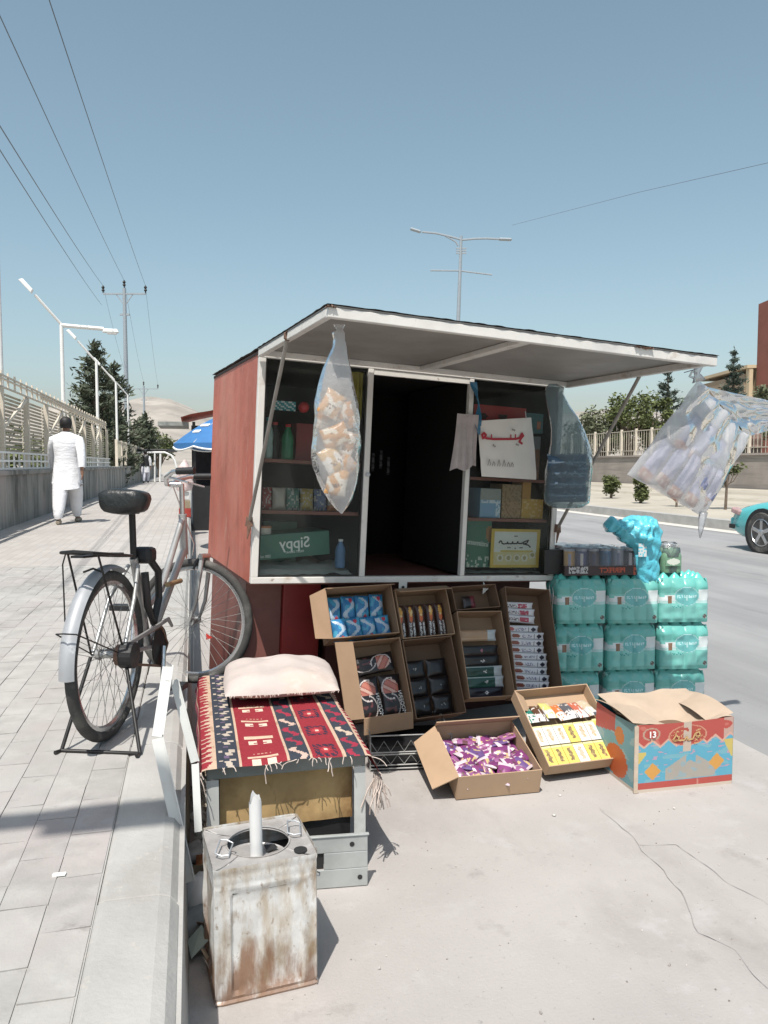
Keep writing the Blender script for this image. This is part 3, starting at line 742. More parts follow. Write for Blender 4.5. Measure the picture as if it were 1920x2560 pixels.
for k in range(6):
    c1 = [(.26, .05, .05), (.36, .33, .28), (.06, .15, .12), (.32, .24, .08), (.10, .12, .20), (.34, .15, .08)][k]
    simple('packet', ('dull red packet', 'pale grey packet', 'dull green packet', 'mustard packet', 'slate blue packet', 'rust orange packet')[k] + ' standing on the lower shelf behind the window glass', 'packet',
           pillow(.075, .12, .04, lambda s, t, c1=c1, k=k: c1 if noise.noise(V((s * 6, t * 8, k))) < .2 else (.34, .32, .30), 10, 12, seed=k).xf(Matrix.Rotation(pi / 2 - .15, 4, 'X')), M['gloss_print'], .085 + .078 * k, .115, .447, smooth=True, ang=0)
for k in range(7):
    simple('sachet_strip', 'thin strip of sachets hanging in the dark doorway', 'sachets', MB().grid(lambda s, t: (.018 * s, .004 * sin(t * 20), .12 * t + .02 * (k % 3)), 2, 8, lambda s, t: (.10, .10, .11) if int(t * 8) % 3 else (.03, .03, .03)), M['print'], .72 + .055 * k, .75, .60, group='sachet strips in the doorway')
# the other window
def pbox(label, x, z, w, h, d, fn, y=.075, n=(14, 10), cat='carton', name='carton'):
    m_ = MB(); m_.grid(lambda s, t: (w * s, 0, h * t), n[0], n[1], fn)
    c = fn(.02, .02); m_.col = c
    m_.face([len(m_.v) + k for k in range(4)]); m_.v += [V((0, .0005, h)), V((w, .0005, h)), V((w, d, h)), V((0, d, h))]
    i = len(m_.v); m_.v += [V((0, .0005, 0)), V((0, d, 0)), V((0, d, h)), V((0, .0005, h)), V((w, .0005, 0)), V((w, .0005, h)), V((w, d, h)), V((w, d, 0)), ]
    m_.face([i + 3, i + 2, i + 1, i]); m_.face([i + 7, i + 6, i + 5, i + 4]); m_.face([i + 1, i + 2, i + 6, i + 7])
    return simple(name, label, cat, m_, M['print'], x, y, z)
nz = lambda s, t, k, q=9: noise.noise(V((s * q, t * q, k)))
pbox('red box with dark round prints above the white paper sign', 1.31, .90, .36, .145, .2, lambda s, t: (.05, .015, .015) if min((s - .18) ** 2, (s - .55) ** 2) + ((t - .55) * .5) ** 2 < .006 else (.40, .03, .03), n=(30, 12))
pbox('dark teal box with an orange mark beside the red box', 1.675, .90, .12, .12, .2, lambda s, t: (.45, .13, .05) if abs(s - .75) < .12 and abs(t - .4) < .2 else (.05, .14, .15))
pbox('brown patterned packet between the white sign and the grey bag', 1.70, .62, .085, .26, .1, lambda s, t: (.16 + .15 * nz(s, t, 1), .07 + .06 * nz(s, t, 1), .04) if t < .7 else (.16, .16, .17))
pbox('pale blue and white box on the middle shelf behind glass', 1.385, .374, .14, .175, .15, lambda s, t: (.30, .32, .30) if t > .62 else ((.55, .62, .68) if (s > .75 or t > .5) and nz(s, t, 2, 16) > -.1 else (.20, .36, .52)), n=(18, 18))
pbox('tan box with faint writing stacked on the middle shelf', 1.535, .374, .135, .105, .15, lambda s, t: (.33, .22, .12) if nz(s, t, 3, 14) < .2 else (.22, .14, .07))
pbox('second tan box resting on top of the first tan box', 1.535, .4795, .135, .10, .15, lambda s, t: (.30, .21, .12) if nz(s, t, 5, 14) < .2 else (.20, .13, .07), y=.078)
pbox('golden yellow box at the end of the middle shelf', 1.675, .374, .155, .12, .15, lambda s, t: (.50, .30, .06) if nz(s, t, 4, 10) < .25 else (.60, .42, .18))
pbox('narrow amber box standing on the golden yellow box', 1.675, .4945, .06, .115, .12, lambda s, t: (.40, .20, .04))
gcar = pbox('tall green carton with pale letters behind the yellow framed sign', 1.285, .075, .185, .28, .12, lambda s, t: (.30, .16, .07) if (s - .95) ** 2 + (t - .72) ** 2 < .03 else ((.42, .46, .40) if t < .26 and nz(s, t, 6, 13) > .22 else GREEN), y=.07, n=(20, 26))
lettering('intimate', .045, M['ink_w'], None, (0, 0, 0), None)
lt = bpy.data.objects[-1] if False else [o for o in COL.objects if o.name.startswith('lettering') and o.parent is None][0]
lt.parent = gcar; lt.location = (.095, -.0015, .145); lt.rotation_euler = (pi / 2, .12, 0); lt.scale = (-1, 1, 1)
simple('dusty_board', 'pale dusty board lying at the foot of the window with the yellow framed sign', 'board',
       MB().grid(lambda s, t: (.56 * s, .12 * t, .004 + .012 * noise.noise(V((s * 9, t * 4, 8)))), 20, 6), mat('dusty_board', (.36, .38, .34), .8), 1.275, .05, .04, smooth=True)
def stroke(m_, pts, r, z=0.0):                       # brush stroke drawn in the XZ plane
    P_ = [V((x, -z, y)) for x, y in pts]
    for k in range(len(P_) - 1):
        p, q = P_[k], P_[k + 1]; d = (q - p).normalized(); n = V((-d.z, 0, d.x)) * r
        e = d * r * .5
        m_.poly([p - n - e, q - n + e, q + n + e, p + n - e])
        z += .00002; P_[k + 1].y = -z
def dots(m_, pts, r):
    for x, y in pts: m_.poly([(x - r, -.0006, y), (x, -.0006, y - r), (x + r, -.0006, y), (x, -.0006, y + r)])
# yellow framed sign stuck inside the pane
ys = kthing('framed_sign', 'yellow framed sign with black script standing behind the window pane', 'sign', 1.458, .048, .075)
def ysc(s, t):
    e = min(s, 1 - s) * .345; f_ = min(t, 1 - t) * .235
    if e < .022 or f_ < .018: return (.55, .38, .06)
    if .40 < t < .455 and .2 < s < .86: return (.50, .40, .10)
    if t < .40:
        for cx in (.2, .37, .54, .70, .86):
            d = (s - cx) ** 2 + ((t - .25 - (.08 if cx > .8 else 0)) * .68) ** 2
            if d < .0016: return (.35, .30, .15)
            if d < .0042: return (.62, .60, .52)
        return (.55, .48, .26)
    return (.62, .63, .60)
MB().grid(lambda s, t: (.345 * s, .002 * sin(pi * s), .235 * t), 60, 42, ysc).build('board', M['print'], ys)
sc_ = MB()
stroke(sc_, [(.055, .150), (.062, .162), (.072, .160), (.076, .148), (.088, .144), (.11, .146), (.115, .156), (.118, .146), (.145, .146), (.15, .158), (.153, .147), (.18, .147), (.186, .160), (.19, .148), (.215, .148), (.235, .160), (.262, .168), (.25, .150), (.225, .146), (.262, .138), (.278, .125)], .0042, .001)
dots(sc_, [(.165, .192), (.178, .192), (.12, .122), (.133, .122), (.205, .122), (.218, .122), (.17, .118)], .006)
sc_.build('lettering', M['ink_k'], ys)
# white paper sign hung outside the pane
ps = kthing('paper_sign', 'white plastic sheet sign with red and grey script hung on the window', 'sign', 1.29, -.012, .61)
C0, C1, C2, C3 = V((.045, 0, .01)), V((.405, -.01, .005)), V((.362, -.012, .375)), V((.0, 0, .33))
def psh(s, t):
    p = C0.lerp(C1, s).lerp(C3.lerp(C2, s), t)
    return p + V((0, -.012 * sin(pi * s) - .02 * max(0, s - .72) * sin(3 * t + 1) * 3 - .004 * noise.noise(V((s * 5, t * 5, 0))), 0))
MB().grid(psh, 30, 24).build('sheet', mat('white_sheet', (.70, .67, .62), .55, var=.03), ps, smooth=True, ang=0)
sg = MB()
stroke(sg, [(.030, .228), (.022, .250), (.034, .262), (.048, .250), (.036, .236), (.055, .232), (.10, .230), (.18, .235), (.25, .240), (.275, .248), (.29, .275), (.30, .262), (.285, .245), (.275, .225), (.295, .215)], .0068, .022)
for q in ([(.085, .236), (.084, .255)], [(.215, .242), (.214, .262)], [(.245, .245), (.246, .266)]): stroke(sg, q, .004, .023)
sg.build('lettering', M['ink_r'], ps)
sg2 = MB()
dots(sg2, [(.225, .293), (.236, .290), (.10, .195), (.11, .188), (.255, .208), (.266, .205)], .007)
for k in range(len(sg2.v)): sg2.v[k].y = -.024
for x in (.07, .10, .135, .17, .20, .225):
    stroke(sg2, [(x, .075), (x + .008, .10 + .012 * (int(x * 100) % 2)), (x + .018, .085), (x + .014, .075)], .0022, .023)
sg2.build('grey_lettering', mat('grey_ink', (.30, .27, .25), .7, var=0), ps)
pn = MB(); pn.tube([(.315, -.02, .365), (.30, -.03, .405)], .003, 5); pn.build('pin', M['galv'], ps)

# cloth and blue ribbon hung at the door post
ct = kthing('cloth', 'greyish pink folded cloth hanging at the dark doorway', 'cloth', 1.10, -.03, .672)
MB().grid(lambda s, t: (.015 + (.165 - .03 * t) * s + (.03 * t), -.018 * abs(sin(s * 3.3 * pi)) * (1.2 - t) - .012 * sin(s * 4 + t * 3), .30 * t - .03 * (1 - t) * (1 - s) + .012 * sin(s * 9) * (1 - t)), 44, 18).build('drape', mat('pink_grey_cloth', (.42, .37, .36), .9, var=.08, scale=20, layers=(((.30, .25, .25), 9, .6, .8, None),)), ct, smooth=True, ang=0)
rb = kthing('ribbon', 'twisted blue plastic ribbon tied to the door post above the cloth', 'ribbon', 1.22, -.02, .86)
MB().grid(lambda s, t: (.07 - .075 * t ** 1.5 + .028 * (s - .5) * (1 + .8 * sin(t * 9)) + .028 * t, -.02 * cos(t * 9 + s * 2) - .012, .30 * t), 6, 26).build('strip', mat('blue_plastic_strip', (.03, .15, .26), .35, var=.2, scale=40), rb, smooth=True, ang=0)

# ---- clear bags
M['bag'] = film('clear_bag_film', (.95, .96, .97), .60, .12, (.76, .76, .76), .22, 8, .6, .03)
M['bag_grey'] = film('grey_bag_film', (.66, .74, .77), .55, .18, (.36, .43, .45), .15, 10, .7, .03)
def loft(rings, n=28, wr=.12, k=5.0, seed=0, yaw=0.0):
    m_ = MB(); i0 = 0
    for c, rx, ry in rings:
        for j in range(n):
            a = 2 * pi * j / n
            w = 1 + wr * noise.noise(V((cos(a) * 1.6 + seed, sin(a) * 1.6, c.z * k))) + wr * .6 * noise.noise(V((cos(a) * 4 + seed, sin(a) * 4, c.z * k * 1.7)))
            x, y = cos(a) * rx * w, sin(a) * ry * w
            m_.v.append(c + V((x * cos(yaw) - y * sin(yaw), x * sin(yaw) + y * cos(yaw), 0)))
    for r in range(len(rings) - 1):
        for j in range(n): m_.face([r * n + j, r * n + (j + 1) % n, (r + 1) * n + (j + 1) % n, (r + 1) * n + j])
    return m_
# bag of crisps under the flap
DB = 2.69
def ringsD(spec, d, asp=.6):
    out = []
    for cx, y, wpx in spec:
        c = D(cx, y, d); r = wpx / 2 / FPX * d; out.append((c, r, r * asp))
    return out
def smooth_rings(r, sub=4):
    out = []
    for k in range(len(r) - 1):
        for j in range(sub):
            t = j / sub; t2 = t
            out.append((r[k][0].lerp(r[k + 1][0], t2), r[k][1] * (1 - t2) + r[k + 1][1] * t2, r[k][2] * (1 - t2) + r[k + 1][2] * t2))
    out.append(r[-1]); return out
spec = [(848, 812, 30), (849, 822, 20), (847, 832, 34), (849, 848, 30), (850, 868, 36), (846, 890, 48), (843, 920, 68), (841, 965, 92), (841, 1015, 110), (841, 1066, 117), (841, 1118, 122), (840, 1165, 114), (843, 1200, 100), (846, 1225, 82), (849, 1250, 58), (852, 1270, 30), (854, 1284, 4)]
rr = smooth_rings(ringsD(spec, DB))
cbag = loft(rr, 36, .10, 9, 1)
bagL = cbag.build('snack_bag', M['bag'], smooth=True, ang=0)
tag(bagL, 'clear plastic bag of orange crisps hanging point down under the flap', 'plastic bag')
def crisp_fn(k):
    base = [(.55, .30, .12), (.62, .55, .46), (.50, .24, .07), (.66, .60, .52), (.58, .38, .18), (.45, .36, .30)][k % 6]
    alt = [(.68, .62, .52), (.48, .22, .07), (.66, .58, .45), (.40, .22, .12), (.70, .66, .60), (.55, .28, .10)][k % 6]
    def f(s, t):
        n_ = noise.noise(V((s * 3 + k, t * 3, k * 7.)))
        if abs(t - .35) < .10 and abs(s - .55) < .3 and noise.noise(V((s * 22, t * 8, k))) > .05: return (.16, .10, .07)
        return base if n_ > -.05 else alt
    return f
for k, (cx, cy, ry_, rz_) in enumerate([(830, 1010, .3, .5), (862, 1040, -.4, -.2), (838, 1090, .2, 1.2), (862, 1110, -.3, .3), (830, 1150, .4, -.5), (858, 1165, -.2, .9), (842, 1205, .1, .2), (808, 1040, .2, .1)]):
    o = pillow(.085, .105, .035, crisp_fn(k), 14, 16, seed=k).build('crisp_packet', M['gloss_print'], None, True, 0, D(cx, cy, DB + (.012 if k % 2 else -.012)), Euler((pi / 2 + random.uniform(-.2, .2), rz_, ry_)))
    tag(o, 'small orange and cream crisp packet inside the clear bag under the flap', 'snack packet', 'crisp packets in the hanging bag')
    o.scale = (KS,) * 3
    if k == 7: o.scale = (.5, .86, .5); o['label'] = 'cream packet poking out at the side of the bag of crisps'; del o['group']
# grey bag by the end post
DG = 3.84
def s8(x, y): return (1340 + x / 2.86, 740 + y / 2.86)
spec = []
for x0, x1, y in ((95, 150, 628), (70, 200, 655), (66, 195, 700), (78, 235, 780), (95, 300, 870), (105, 345, 960), (102, 378, 1060), (92, 398, 1150), (72, 404, 1240), (66, 396, 1330), (60, 388, 1420), (66, 378, 1480), (110, 330, 1512), (200, 240, 1520)):
    a, y_ = s8((x0 + x1) / 2, y); spec.append((a, y_, (x1 - x0) / 2.86))
bagG = loft(smooth_rings(ringsD(spec, DG, .5)), 36, .08, 6, 4).build('plastic_bag', M['bag_grey'], smooth=True, ang=0)
tag(bagG, 'grey translucent plastic bag of blue packs hanging from the kiosk end post', 'plastic bag')
for k, y in enumerate((1185, 1262, 1340, 1420)):
    px, py = s8(222 + (k % 2) * 8, y)
    o = pillow(.235, .085, .10, lambda s, t: (.30, .40, .50) if .40 < t < .50 or noise.noise(V((s * 9, t * 14, k))) > .38 else (.06, .115, .19), 16, 10, seed=k).build('tissue_pack', M['gloss_print'], None, True, 0, D(px, py, DG), Euler((pi / 2, 0, .12))); o.scale = (KS,) * 3
    tag(o, ('uppermost blue pack in the grey hanging bag', 'second blue pack down in the grey hanging bag', 'third blue pack down in the grey hanging bag', 'lowest blue pack in the grey hanging bag')[k], 'pack', 'blue packs in the grey bag')
# snack bag blowing sideways at the awning corner
DS = 3.33
A_, B_, C_, E_ = D(1748, 948, DS - .02), D(1872, 1096, DS + .10), D(1758, 1292, DS + .02), D(1568, 1186, DS - .10)
nrm = (B_ - A_).cross(E_ - A_).normalized()
if nrm.y > 0: nrm = -nrm
def patch(s, t): return A_.lerp(B_, s).lerp(E_.lerp(C_, s), t)
sb = MB()
for sg_ in (1, -1):
    def P_(s, t):
        b = (max(0, 1 - abs(2 * s - 1) ** 3) ** .5) * (max(0, 1 - abs(2 * t - 1) ** 3) ** .5) * (.35 + .65 * min(1, t * 2.2))
        fold = .010 * sin((s - .5) * 26 * (1.2 - t) + 3 * t) * (1 - t) ** .8
        pull = patch(s, t)
        top = A_.lerp((A_ + B_) / 2, .15)
        return pull + nrm * (sg_ * (.036 * b + .001) + fold + .012 * noise.noise(V((s * 6, t * 6, 3))))
    sb.grid(P_, 44, 44, flip=(sg_ < 0))
# wing of loose film on the windward side
w0, w1, w2, w3 = A_.lerp(B_, .12), D(1955, 1012, DS + .22), D(1948, 1066, DS + .22), A_.lerp(B_, .98)
sb.grid(lambda s, t: w0.lerp(w3, t).lerp(w1.lerp(w2, t), s) + nrm * (.016 * sin(t * 17 + s * 3) * (.25 + s) + .03 * s * s + .01 * noise.noise(V((s * 7, t * 7, 5)))), 26, 26)
# knot and tail
kn = D(1742, 934, DS - .02)
sb.tube([A_ + V((0, 0, -.01)), A_.lerp(kn, .6), kn, kn + V((.005, 0, .03)), kn + V((.02, 0, .075))], [.03, .016, .012, .02, .004], 10)
sb.tube([kn, kn + V((-.02, 0, .01)), kn + V((-.03, 0, -.012)), kn + V((-.012, 0, -.018))], .006, 6)
sb.tube([C_ + V((0, 0, .02)), D(1752, 1322, DS + .03), D(1750, 1345, DS + .03)], [.02, .012, .003], 8)
M['snack_film'] = film('silvery_bag_film', (.95, .96, .97), .46, .14, (.80, .80, .82), .24, 7, .35, .02)
snb = sb.build('snack_bag', M['snack_film'], smooth=True, ang=0)
tag(snb, 'large clear bag of lilac snack packs swinging from the awning corner', 'plastic bag')
ln = MB().tube([kn + V((0, 0, .02)), KM @ V((1.94, -.93, H_ - .03))], .002, 5).build('string', M['wire']); tag(ln, 'thin string tying the swinging snack bag to the awning', 'string')
ax_s, ax_t = (B_ - A_), (E_ - A_)
pf = frame(ax_s.normalized(), nrm.cross(ax_s.normalized()), nrm)
def lilac(k):
    def f(s, t):
        if t > .80: return (.40, .20, .13) if noise.noise(V((s * 5, t * 9, k))) > -.15 else (.62, .50, .40)
        if t < .08: return (.10, .11, .14)
        n_ = noise.noise(V((s * 4, t * 3, k * 3.)))
        return (.46, .46, .56) if n_ > .2 else ((.28, .29, .40) if n_ > -.15 else (.15, .17, .27))
    return f
yv = pf @ V((0, 1, 0))
for k, (s, t, w, h) in enumerate(((.18, .80, .085, .24), (.38, .74, .085, .26), (.56, .78, .085, .27), (.75, .76, .085, .25), (.92, .72, .075, .22), (.30, .44, .085, .2), (.52, .42, .085, .22), (.72, .44, .08, .2))):
    d = (patch(s, t) - patch(s, t - .1)).normalized(); x_ = d.cross(nrm).normalized()
    o = pillow(w, h, .04, lilac(k), 10, 20, seed=k).build('snack_pack', M['gloss_print'], None, True, 0, patch(s, t - .04) + nrm * random.uniform(-.012, .012), frame(x_, d, x_.cross(d))); o.scale = (KS,) * 3
    tag(o, 'lilac and grey snack pack with a brown end in the swinging clear bag', 'snack packet', 'lilac snack packs in the swinging bag')

# ================================================================ GOODS IN FRONT
# sloping display in front of the counter: origin at its foot, U along the kiosk, Vv up the slope, Wv outwards
U_ = V((.92604546, .37741198, 0)); Nn = V((-U_.y, U_.x, 0))
B0 = V((-.615, 3.52, .162)) - Nn * .352
Vv = (Nn * .34 + V((0, 0, .70))).normalized(); Wv = U_.cross(Vv)
SC = KS                               # the display's drawing uses the kiosk's unit
def disp(u, v, w=0): return B0 + (U_ * u + Vv * v + Wv * w) * KS
before = set(COL.objects)
DR = frame(U_, Vv, Wv)
def carton(name, label, pos, R, w, h, d, mtl=None, th=.0045, walls=(1, 1, 1, 1), group=None, cat='cardboard box'):
    """open box: opening in the local XY plane (w x h), depth d behind it"""
    t = thing(name, label, cat, pos, R, group); mtl = mtl or M['card']
    MB().bx(0, w, 0, h, -d, -d + th).build('back', mtl, t)
    for k, on in enumerate(walls):
        if not on: continue
        a = ((0, th, 0, h), (w - th, w, 0, h), (th + .0003, w - th - .0003, 0, th), (th + .0003, w - th - .0003, h - th, h))[k]
        MB().bx(*a, -d + th + .0003, 0).build('side_wall', mtl, t)
    return t
def flap(parent, p, q, length, ang, mtl=None, th=.004, skew=.0, name='flap'):
    """flap hinged on the edge p-q (local), leaning from +z outwards by ang about the edge"""
    p, q = V(p), V(q); e = (q - p).normalized(); out = e.cross(V((0, 0, 1)))
    d = V((0, 0, 1)) * cos(ang) + out * sin(ang); n = e.cross(d)
    a = [p, q, q + d * length - e * skew, p + d * length + e * skew]
    m_ = MB(); i = 0
    m_.v = [x + n * (th / 2) for x in a] + [x - n * (th / 2) for x in a]
    for f_ in ((0, 1, 2, 3), (7, 6, 5, 4), (0, 4, 5, 1), (1, 5, 6, 2), (2, 6, 7, 3), (3, 7, 4, 0)): m_.face(list(f_))
    return m_.build(name, mtl or M['card'], parent)
def inbox(o_pos, R, x, y, z, rx=0, ry=0, rz=0):
    return o_pos + R @ V((x, y, z)) * SC, R @ Euler((rx, ry, rz)).to_matrix()
M['card_shade_deep'] = mat('deep_shade_cardboard', (.17, .105, .065), .85, var=.08, scale=5)  # cardboard darkened further to paint in the deepest shade among the goods
M['card_shade'] = mat('shade_cardboard', (.30, .195, .12), .85, var=.08, scale=5)  # cardboard lowered in colour for the shade under the flap
M_card = M['card']; M['card'] = M['card_shade']

# blue packets
p0 = disp(.385, .487); bx_ = carton('cardboard_box', 'open cardboard box of blue and white packets under the counter', p0, DR, .385, .275, .16)
flap(bx_, (0, .275, 0), (0, 0, 0), .09, 2.2, skew=.02); flap(bx_, (.385, .275, 0), (0, .275, 0), .05, -.3)
def bluef(k):
    def f(s, t):
        if k % 5 == 3 or True:
            x = s - .5; y = t - .5
            sw = abs(x - .30 * sin(y * 7.5 + k * .3)) < .15
            if (x - .12) ** 2 + ((y - (.33 if k % 2 else -.36)) * 1.4) ** 2 < .016: return (.42, .05, .08)
            if sw and abs(y) < .43: return (.40, .48, .56)
            return (.03, .17, .36) if noise.noise(V((s * 3, t * 3, k))) < .15 else (.06, .30, .46)
    return f
for k in range(4):
    P_, R_ = inbox(p0, DR, .062 + .083 * k, .178, -.095 + .004 * (k % 2), .12, .1, -.05)
    tag(pillow(.085, .135, .035, bluef(k), 16, 22, seed=k).build('snack_packet', M['gloss_print'], None, True, 0, P_, R_), 'blue packet with white swirls in the upper row of its box', 'snack packet', 'blue packets, upper row')
for k in range(4):
    P_, R_ = inbox(p0, DR, .07 + .083 * k, .058, -.070, .1, -.1, .06)
    tag(pillow(.085, .12, .035, bluef(k + 4), 16, 22, seed=k + 9).build('snack_packet', M['gloss_print'], None, True, 0, P_, R_), 'blue packet with white swirls in the lower row of its box', 'snack packet', 'blue packets, lower row')
# dark packets with an orange top
p1_ = disp(.785, .452); b1_ = carton('cardboard_box', 'open cardboard box of dark packets with orange tops under the hasp', p1_, DR, .315, .28, .16)
flap(b1_, (.315, .28, 0), (0, .28, 0), .075, -.5)
def orf(k):
    def f(s, t):
        x = s - .5
        if x * x * 1.6 + ((t - .80) * 1.5) ** 2 < .055: return (.58, .30, .05) if noise.noise(V((s * 5, t * 7, k))) > -.1 else (.62, .45, .20)
        if (x + .05) ** 2 + ((t - .62) * 1.4) ** 2 < .035: return (.48, .10, .02)
        if abs(x) < .33 and .04 < t < .48 and (int(s * 9) % 3 != 1) and noise.noise(V((s * 12, t * 26, k))) > -.15: return (.55, .54, .52)
        return (.05, .022, .018)
    return f
for k in range(5):
    P_, R_ = inbox(p1_, DR, .035 + .061 * k, .105, -.075, .15, 0, random.uniform(-.04, .04))
    tag(pillow(.056, .19, .028, orf(k), 14, 40, seed=k + 20).build('snack_packet', M['gloss_print'], None, True, 0, P_, R_), 'slim dark packet with an orange oval top in the box below the hasp', 'snack packet', 'dark packets with orange tops')
# black boxed packets
p2_ = disp(.492, .062); b2_ = carton('cardboard_box', 'open cardboard box of black packs with red pictures and a long flap', p2_, DR, .275, .40, .15)
flap(b2_, (0, .40, 0), (0, 0, 0), .105, 1.35, skew=.0); flap(b2_, (0, 0, 0), (.275, 0, 0), .085, 2.0)
def blkf(k):
    def f(s, t):
        x, y = s - .47, t - .66
        r2 = sqrt((x * .95) ** 2 + (y * 1.5) ** 2)
        if .36 < r2 < .41 and x < .12: return (.50, .45, .43)
        if r2 < .35 and y > -.12: 
            w = sin(s * 8 + t * 22)
            return (.40, .14, .10) if w > .1 else ((.28, .07, .05) if w > -.6 else (.50, .32, .26))
        r3 = sqrt(((s - .40) * .9) ** 2 + ((t - .24) * 1.3) ** 2)
        if .36 < r3 < .40 and s > .45: return (.42, .38, .36)
        if r3 < .28 and noise.noise(V((s * 6, t * 9, k))) > .2: return (.10, .03, .03)
        return (.012, .009, .010)
    return f
for k in range(2):
    P_, R_ = inbox(p2_, DR, .072 + .128 * k, .112, -.075, .05)
    o = pillow(.122, .215, .035, blkf(k), 30, 44, seed=k + 30).build('snack_pack', M['gloss_print'], None, True, 0, P_, R_)
    tag(o, ('black pack with a red picture, next to the long flap of its box', 'black pack with a red picture and white upright letters by the far box wall')[k], 'snack packet')
    lettering('MODERN', .030, M['ink_w'], o, (.048, -.045, .0175), (0, 0, -pi / 2 + .1), True)
P_, R_ = inbox(p2_, DR, .135, .285, -.085, .12, 0, -1.5)
tag(pillow(.105, .215, .035, blkf(5), 30, 40, seed=35).build('snack_pack', M['gloss_print'], None, True, 0, P_, R_), 'black pack lying crosswise behind the two upright black packs', 'snack packet')
# dim box of all black packs
p3_ = disp(.778, .025); b3_ = carton('cardboard_box', 'dim cardboard box of plain black packs in the middle of the display', p3_, DR, .295, .42, .17, M['card_shade_deep'])
for k in range(6):
    P_, R_ = inbox(p3_, DR, .08 + .13 * (k % 2), .07 + .10 * (k // 2), -.09, .1)
    o = pillow(.12, .095, .03, lambda s, t: (.25, .24, .24) if abs(t - .5) < .05 and abs(s - .5) < .14 and noise.noise(V((s * 30, t * 9, k))) > .2 else (.010, .009, .010), 22, 14, seed=k + 40).build('snack_pack', M['gloss_print'], None, True, 0, P_, R_)
    tag(o, 'plain black pack in the dim middle box of the display', 'snack packet', 'plain black packs')
# third: tan top pack, black and green packs
r3 = DR @ Matrix.Rotation(-.062, 3, 'Z'); p4_ = disp(1.108, .095)
b4_ = carton('cardboard_box', 'open cardboard box of black and green packs with silver ends', p4_, r3, .285, .485, .13)
cols = [((.012, .012, .02), (.02, .02, .04)), ((.015, .06, .045), (.03, .09, .07)), ((.013, .05, .04), (.02, .07, .055)), ((.012, .012, .013), (.015, .015, .016)), ((.012, .012, .013), (.03, .02, .02)), ((.34, .22, .13), (.42, .30, .20))]
labs = ['lowest dark blue pack in the box of black and green packs', 'black green pack with a silver end, second from the bottom of its box', 'green pack with a pale stripe and silver end in the middle of its box', 'black pack with a small white crest above the green packs', 'black pack with a small reddish crest in the box of black and green packs', 'tan pack lying on top in the box of black and green packs']
for k in range(6):
    c1, c2 = cols[k]
    def f4(s, t, k=k, c1=c1, c2=c2):
        if s > .76 and k in (1, 2, 5): return (.42, .46, .47)
        if k < 5 and (s - .52) ** 2 + ((t - .55) * .55) ** 2 < .0035 and noise.noise(V((s * 30, t * 12, k))) > -.2: return (.50, .48, .46) if k != 4 else (.28, .10, .12)
        if k in (1, 2) and t > .9: return (.30, .36, .34)
        return c1 if t > .3 else c2
    P_, R_ = inbox(p4_, r3, .135 + (.01 if k in (1, 2) else 0), .035 + .058 * k + (.03 if k == 5 else 0), -.07 + .004 * k, .25)
    tag(pillow(.235, .062, .03, f4, 40, 10, seed=k + 50).build('snack_pack', M['gloss_print'], None, True, 0, P_, R_), labs[k], 'snack packet')
p5_ = disp(1.145, .59, -.02); carton('cardboard_box', 'small dark box tucked under the counter above the tan pack', p5_, DR, .29, .14, .12, M['card_shade_deep'])
MBo = pillow(.08, .07, .02, lambda s, t: (.16, .03, .035) if s > .6 else (.03, .02, .02), 10, 8).build('snack_pack', M['gloss_print'], None, True, 0, *inbox(p5_, DR, .13, .06, -.07))
tag(MBo, 'small dark red pack in the box tucked under the counter', 'snack packet')
# tall box of bars
r6 = DR @ Matrix.Rotation(-.128, 3, 'Z'); p6_ = disp(1.395, .072, .01)
b6_ = carton('cardboard_box', 'tall open cardboard box stacked with white candy bars beside the water packs', p6_, r6, .30, .635, .14, M['card_shade_deep'])
def barf(k):
    def f(s, t):
        if k >= 10:
            if .44 < s < .78 and abs(t - .5) < .32: return (.36, .06, .09) if noise.noise(V((s * 14, t * 5, k))) > -.3 else (.55, .5, .5)
            if s < .42 and .28 < t < .72 and noise.noise(V((s * 26, t * 6, k))) > .0: return (.14, .12, .13)
        else:
            if (s - .13) ** 2 * 8 + (t - .52) ** 2 < .10 and t > .3 + .4 * abs(s - .13): return (.22, .07, .05) if k != 9 else (.40, .10, .10)
            if .30 < s < .62 and .25 < t < .75 and noise.noise(V((s * 22, t * 7, k))) > .05: return (.20, .19, .28)
            if (s - .85) ** 2 * 12 + (t - .5) ** 2 < .07: return (.012, .012, .03)
            if .66 < s < .76 and .2 < t < .8 and int(s * 60) % 2: return (.15, .14, .15)
        return (.60, .59, .60) if t > .22 else (.45, .44, .47)
    return f
for k in range(13):
    sx = .19 if k >= 10 else .225
    P_, R_ = inbox(p6_, r6, .135 + (.012 if k < 9 else -.012) + random.uniform(-.006, .006), .035 + .041 * k + (.018 if k >= 10 else 0), -.075 + .002 * (k % 3), .35, 0, random.uniform(-.03, .03))
    tag(pillow(sx, .043, .022, barf(k), 44, 10, seed=k + 60).build('candy_bar', M['gloss_print'], None, True, 0, P_, R_),
        'white candy bar with a dark oval end in the lower part of the tall box' if k < 10 else 'white candy bar with a red blot near the top of the tall box', 'candy bar', 'bars with dark oval ends' if k < 10 else 'bars with red blots')
ps_ = MB().poly([(0, 0, 0), (.045, .012, .03), (.0, .0, .075)]).build('paper_scrap', M['ink_w'], None, False, 40, KM @ V((1.385, -.012, -.075)), KR)
tag(ps_, 'small white paper triangle stuck at the top corner of the tall box', 'paper')

for o in set(COL.objects) - before:
    if o.parent is None: o.scale = (KS,) * 3
SC = 1.0; M['card'] = M_card
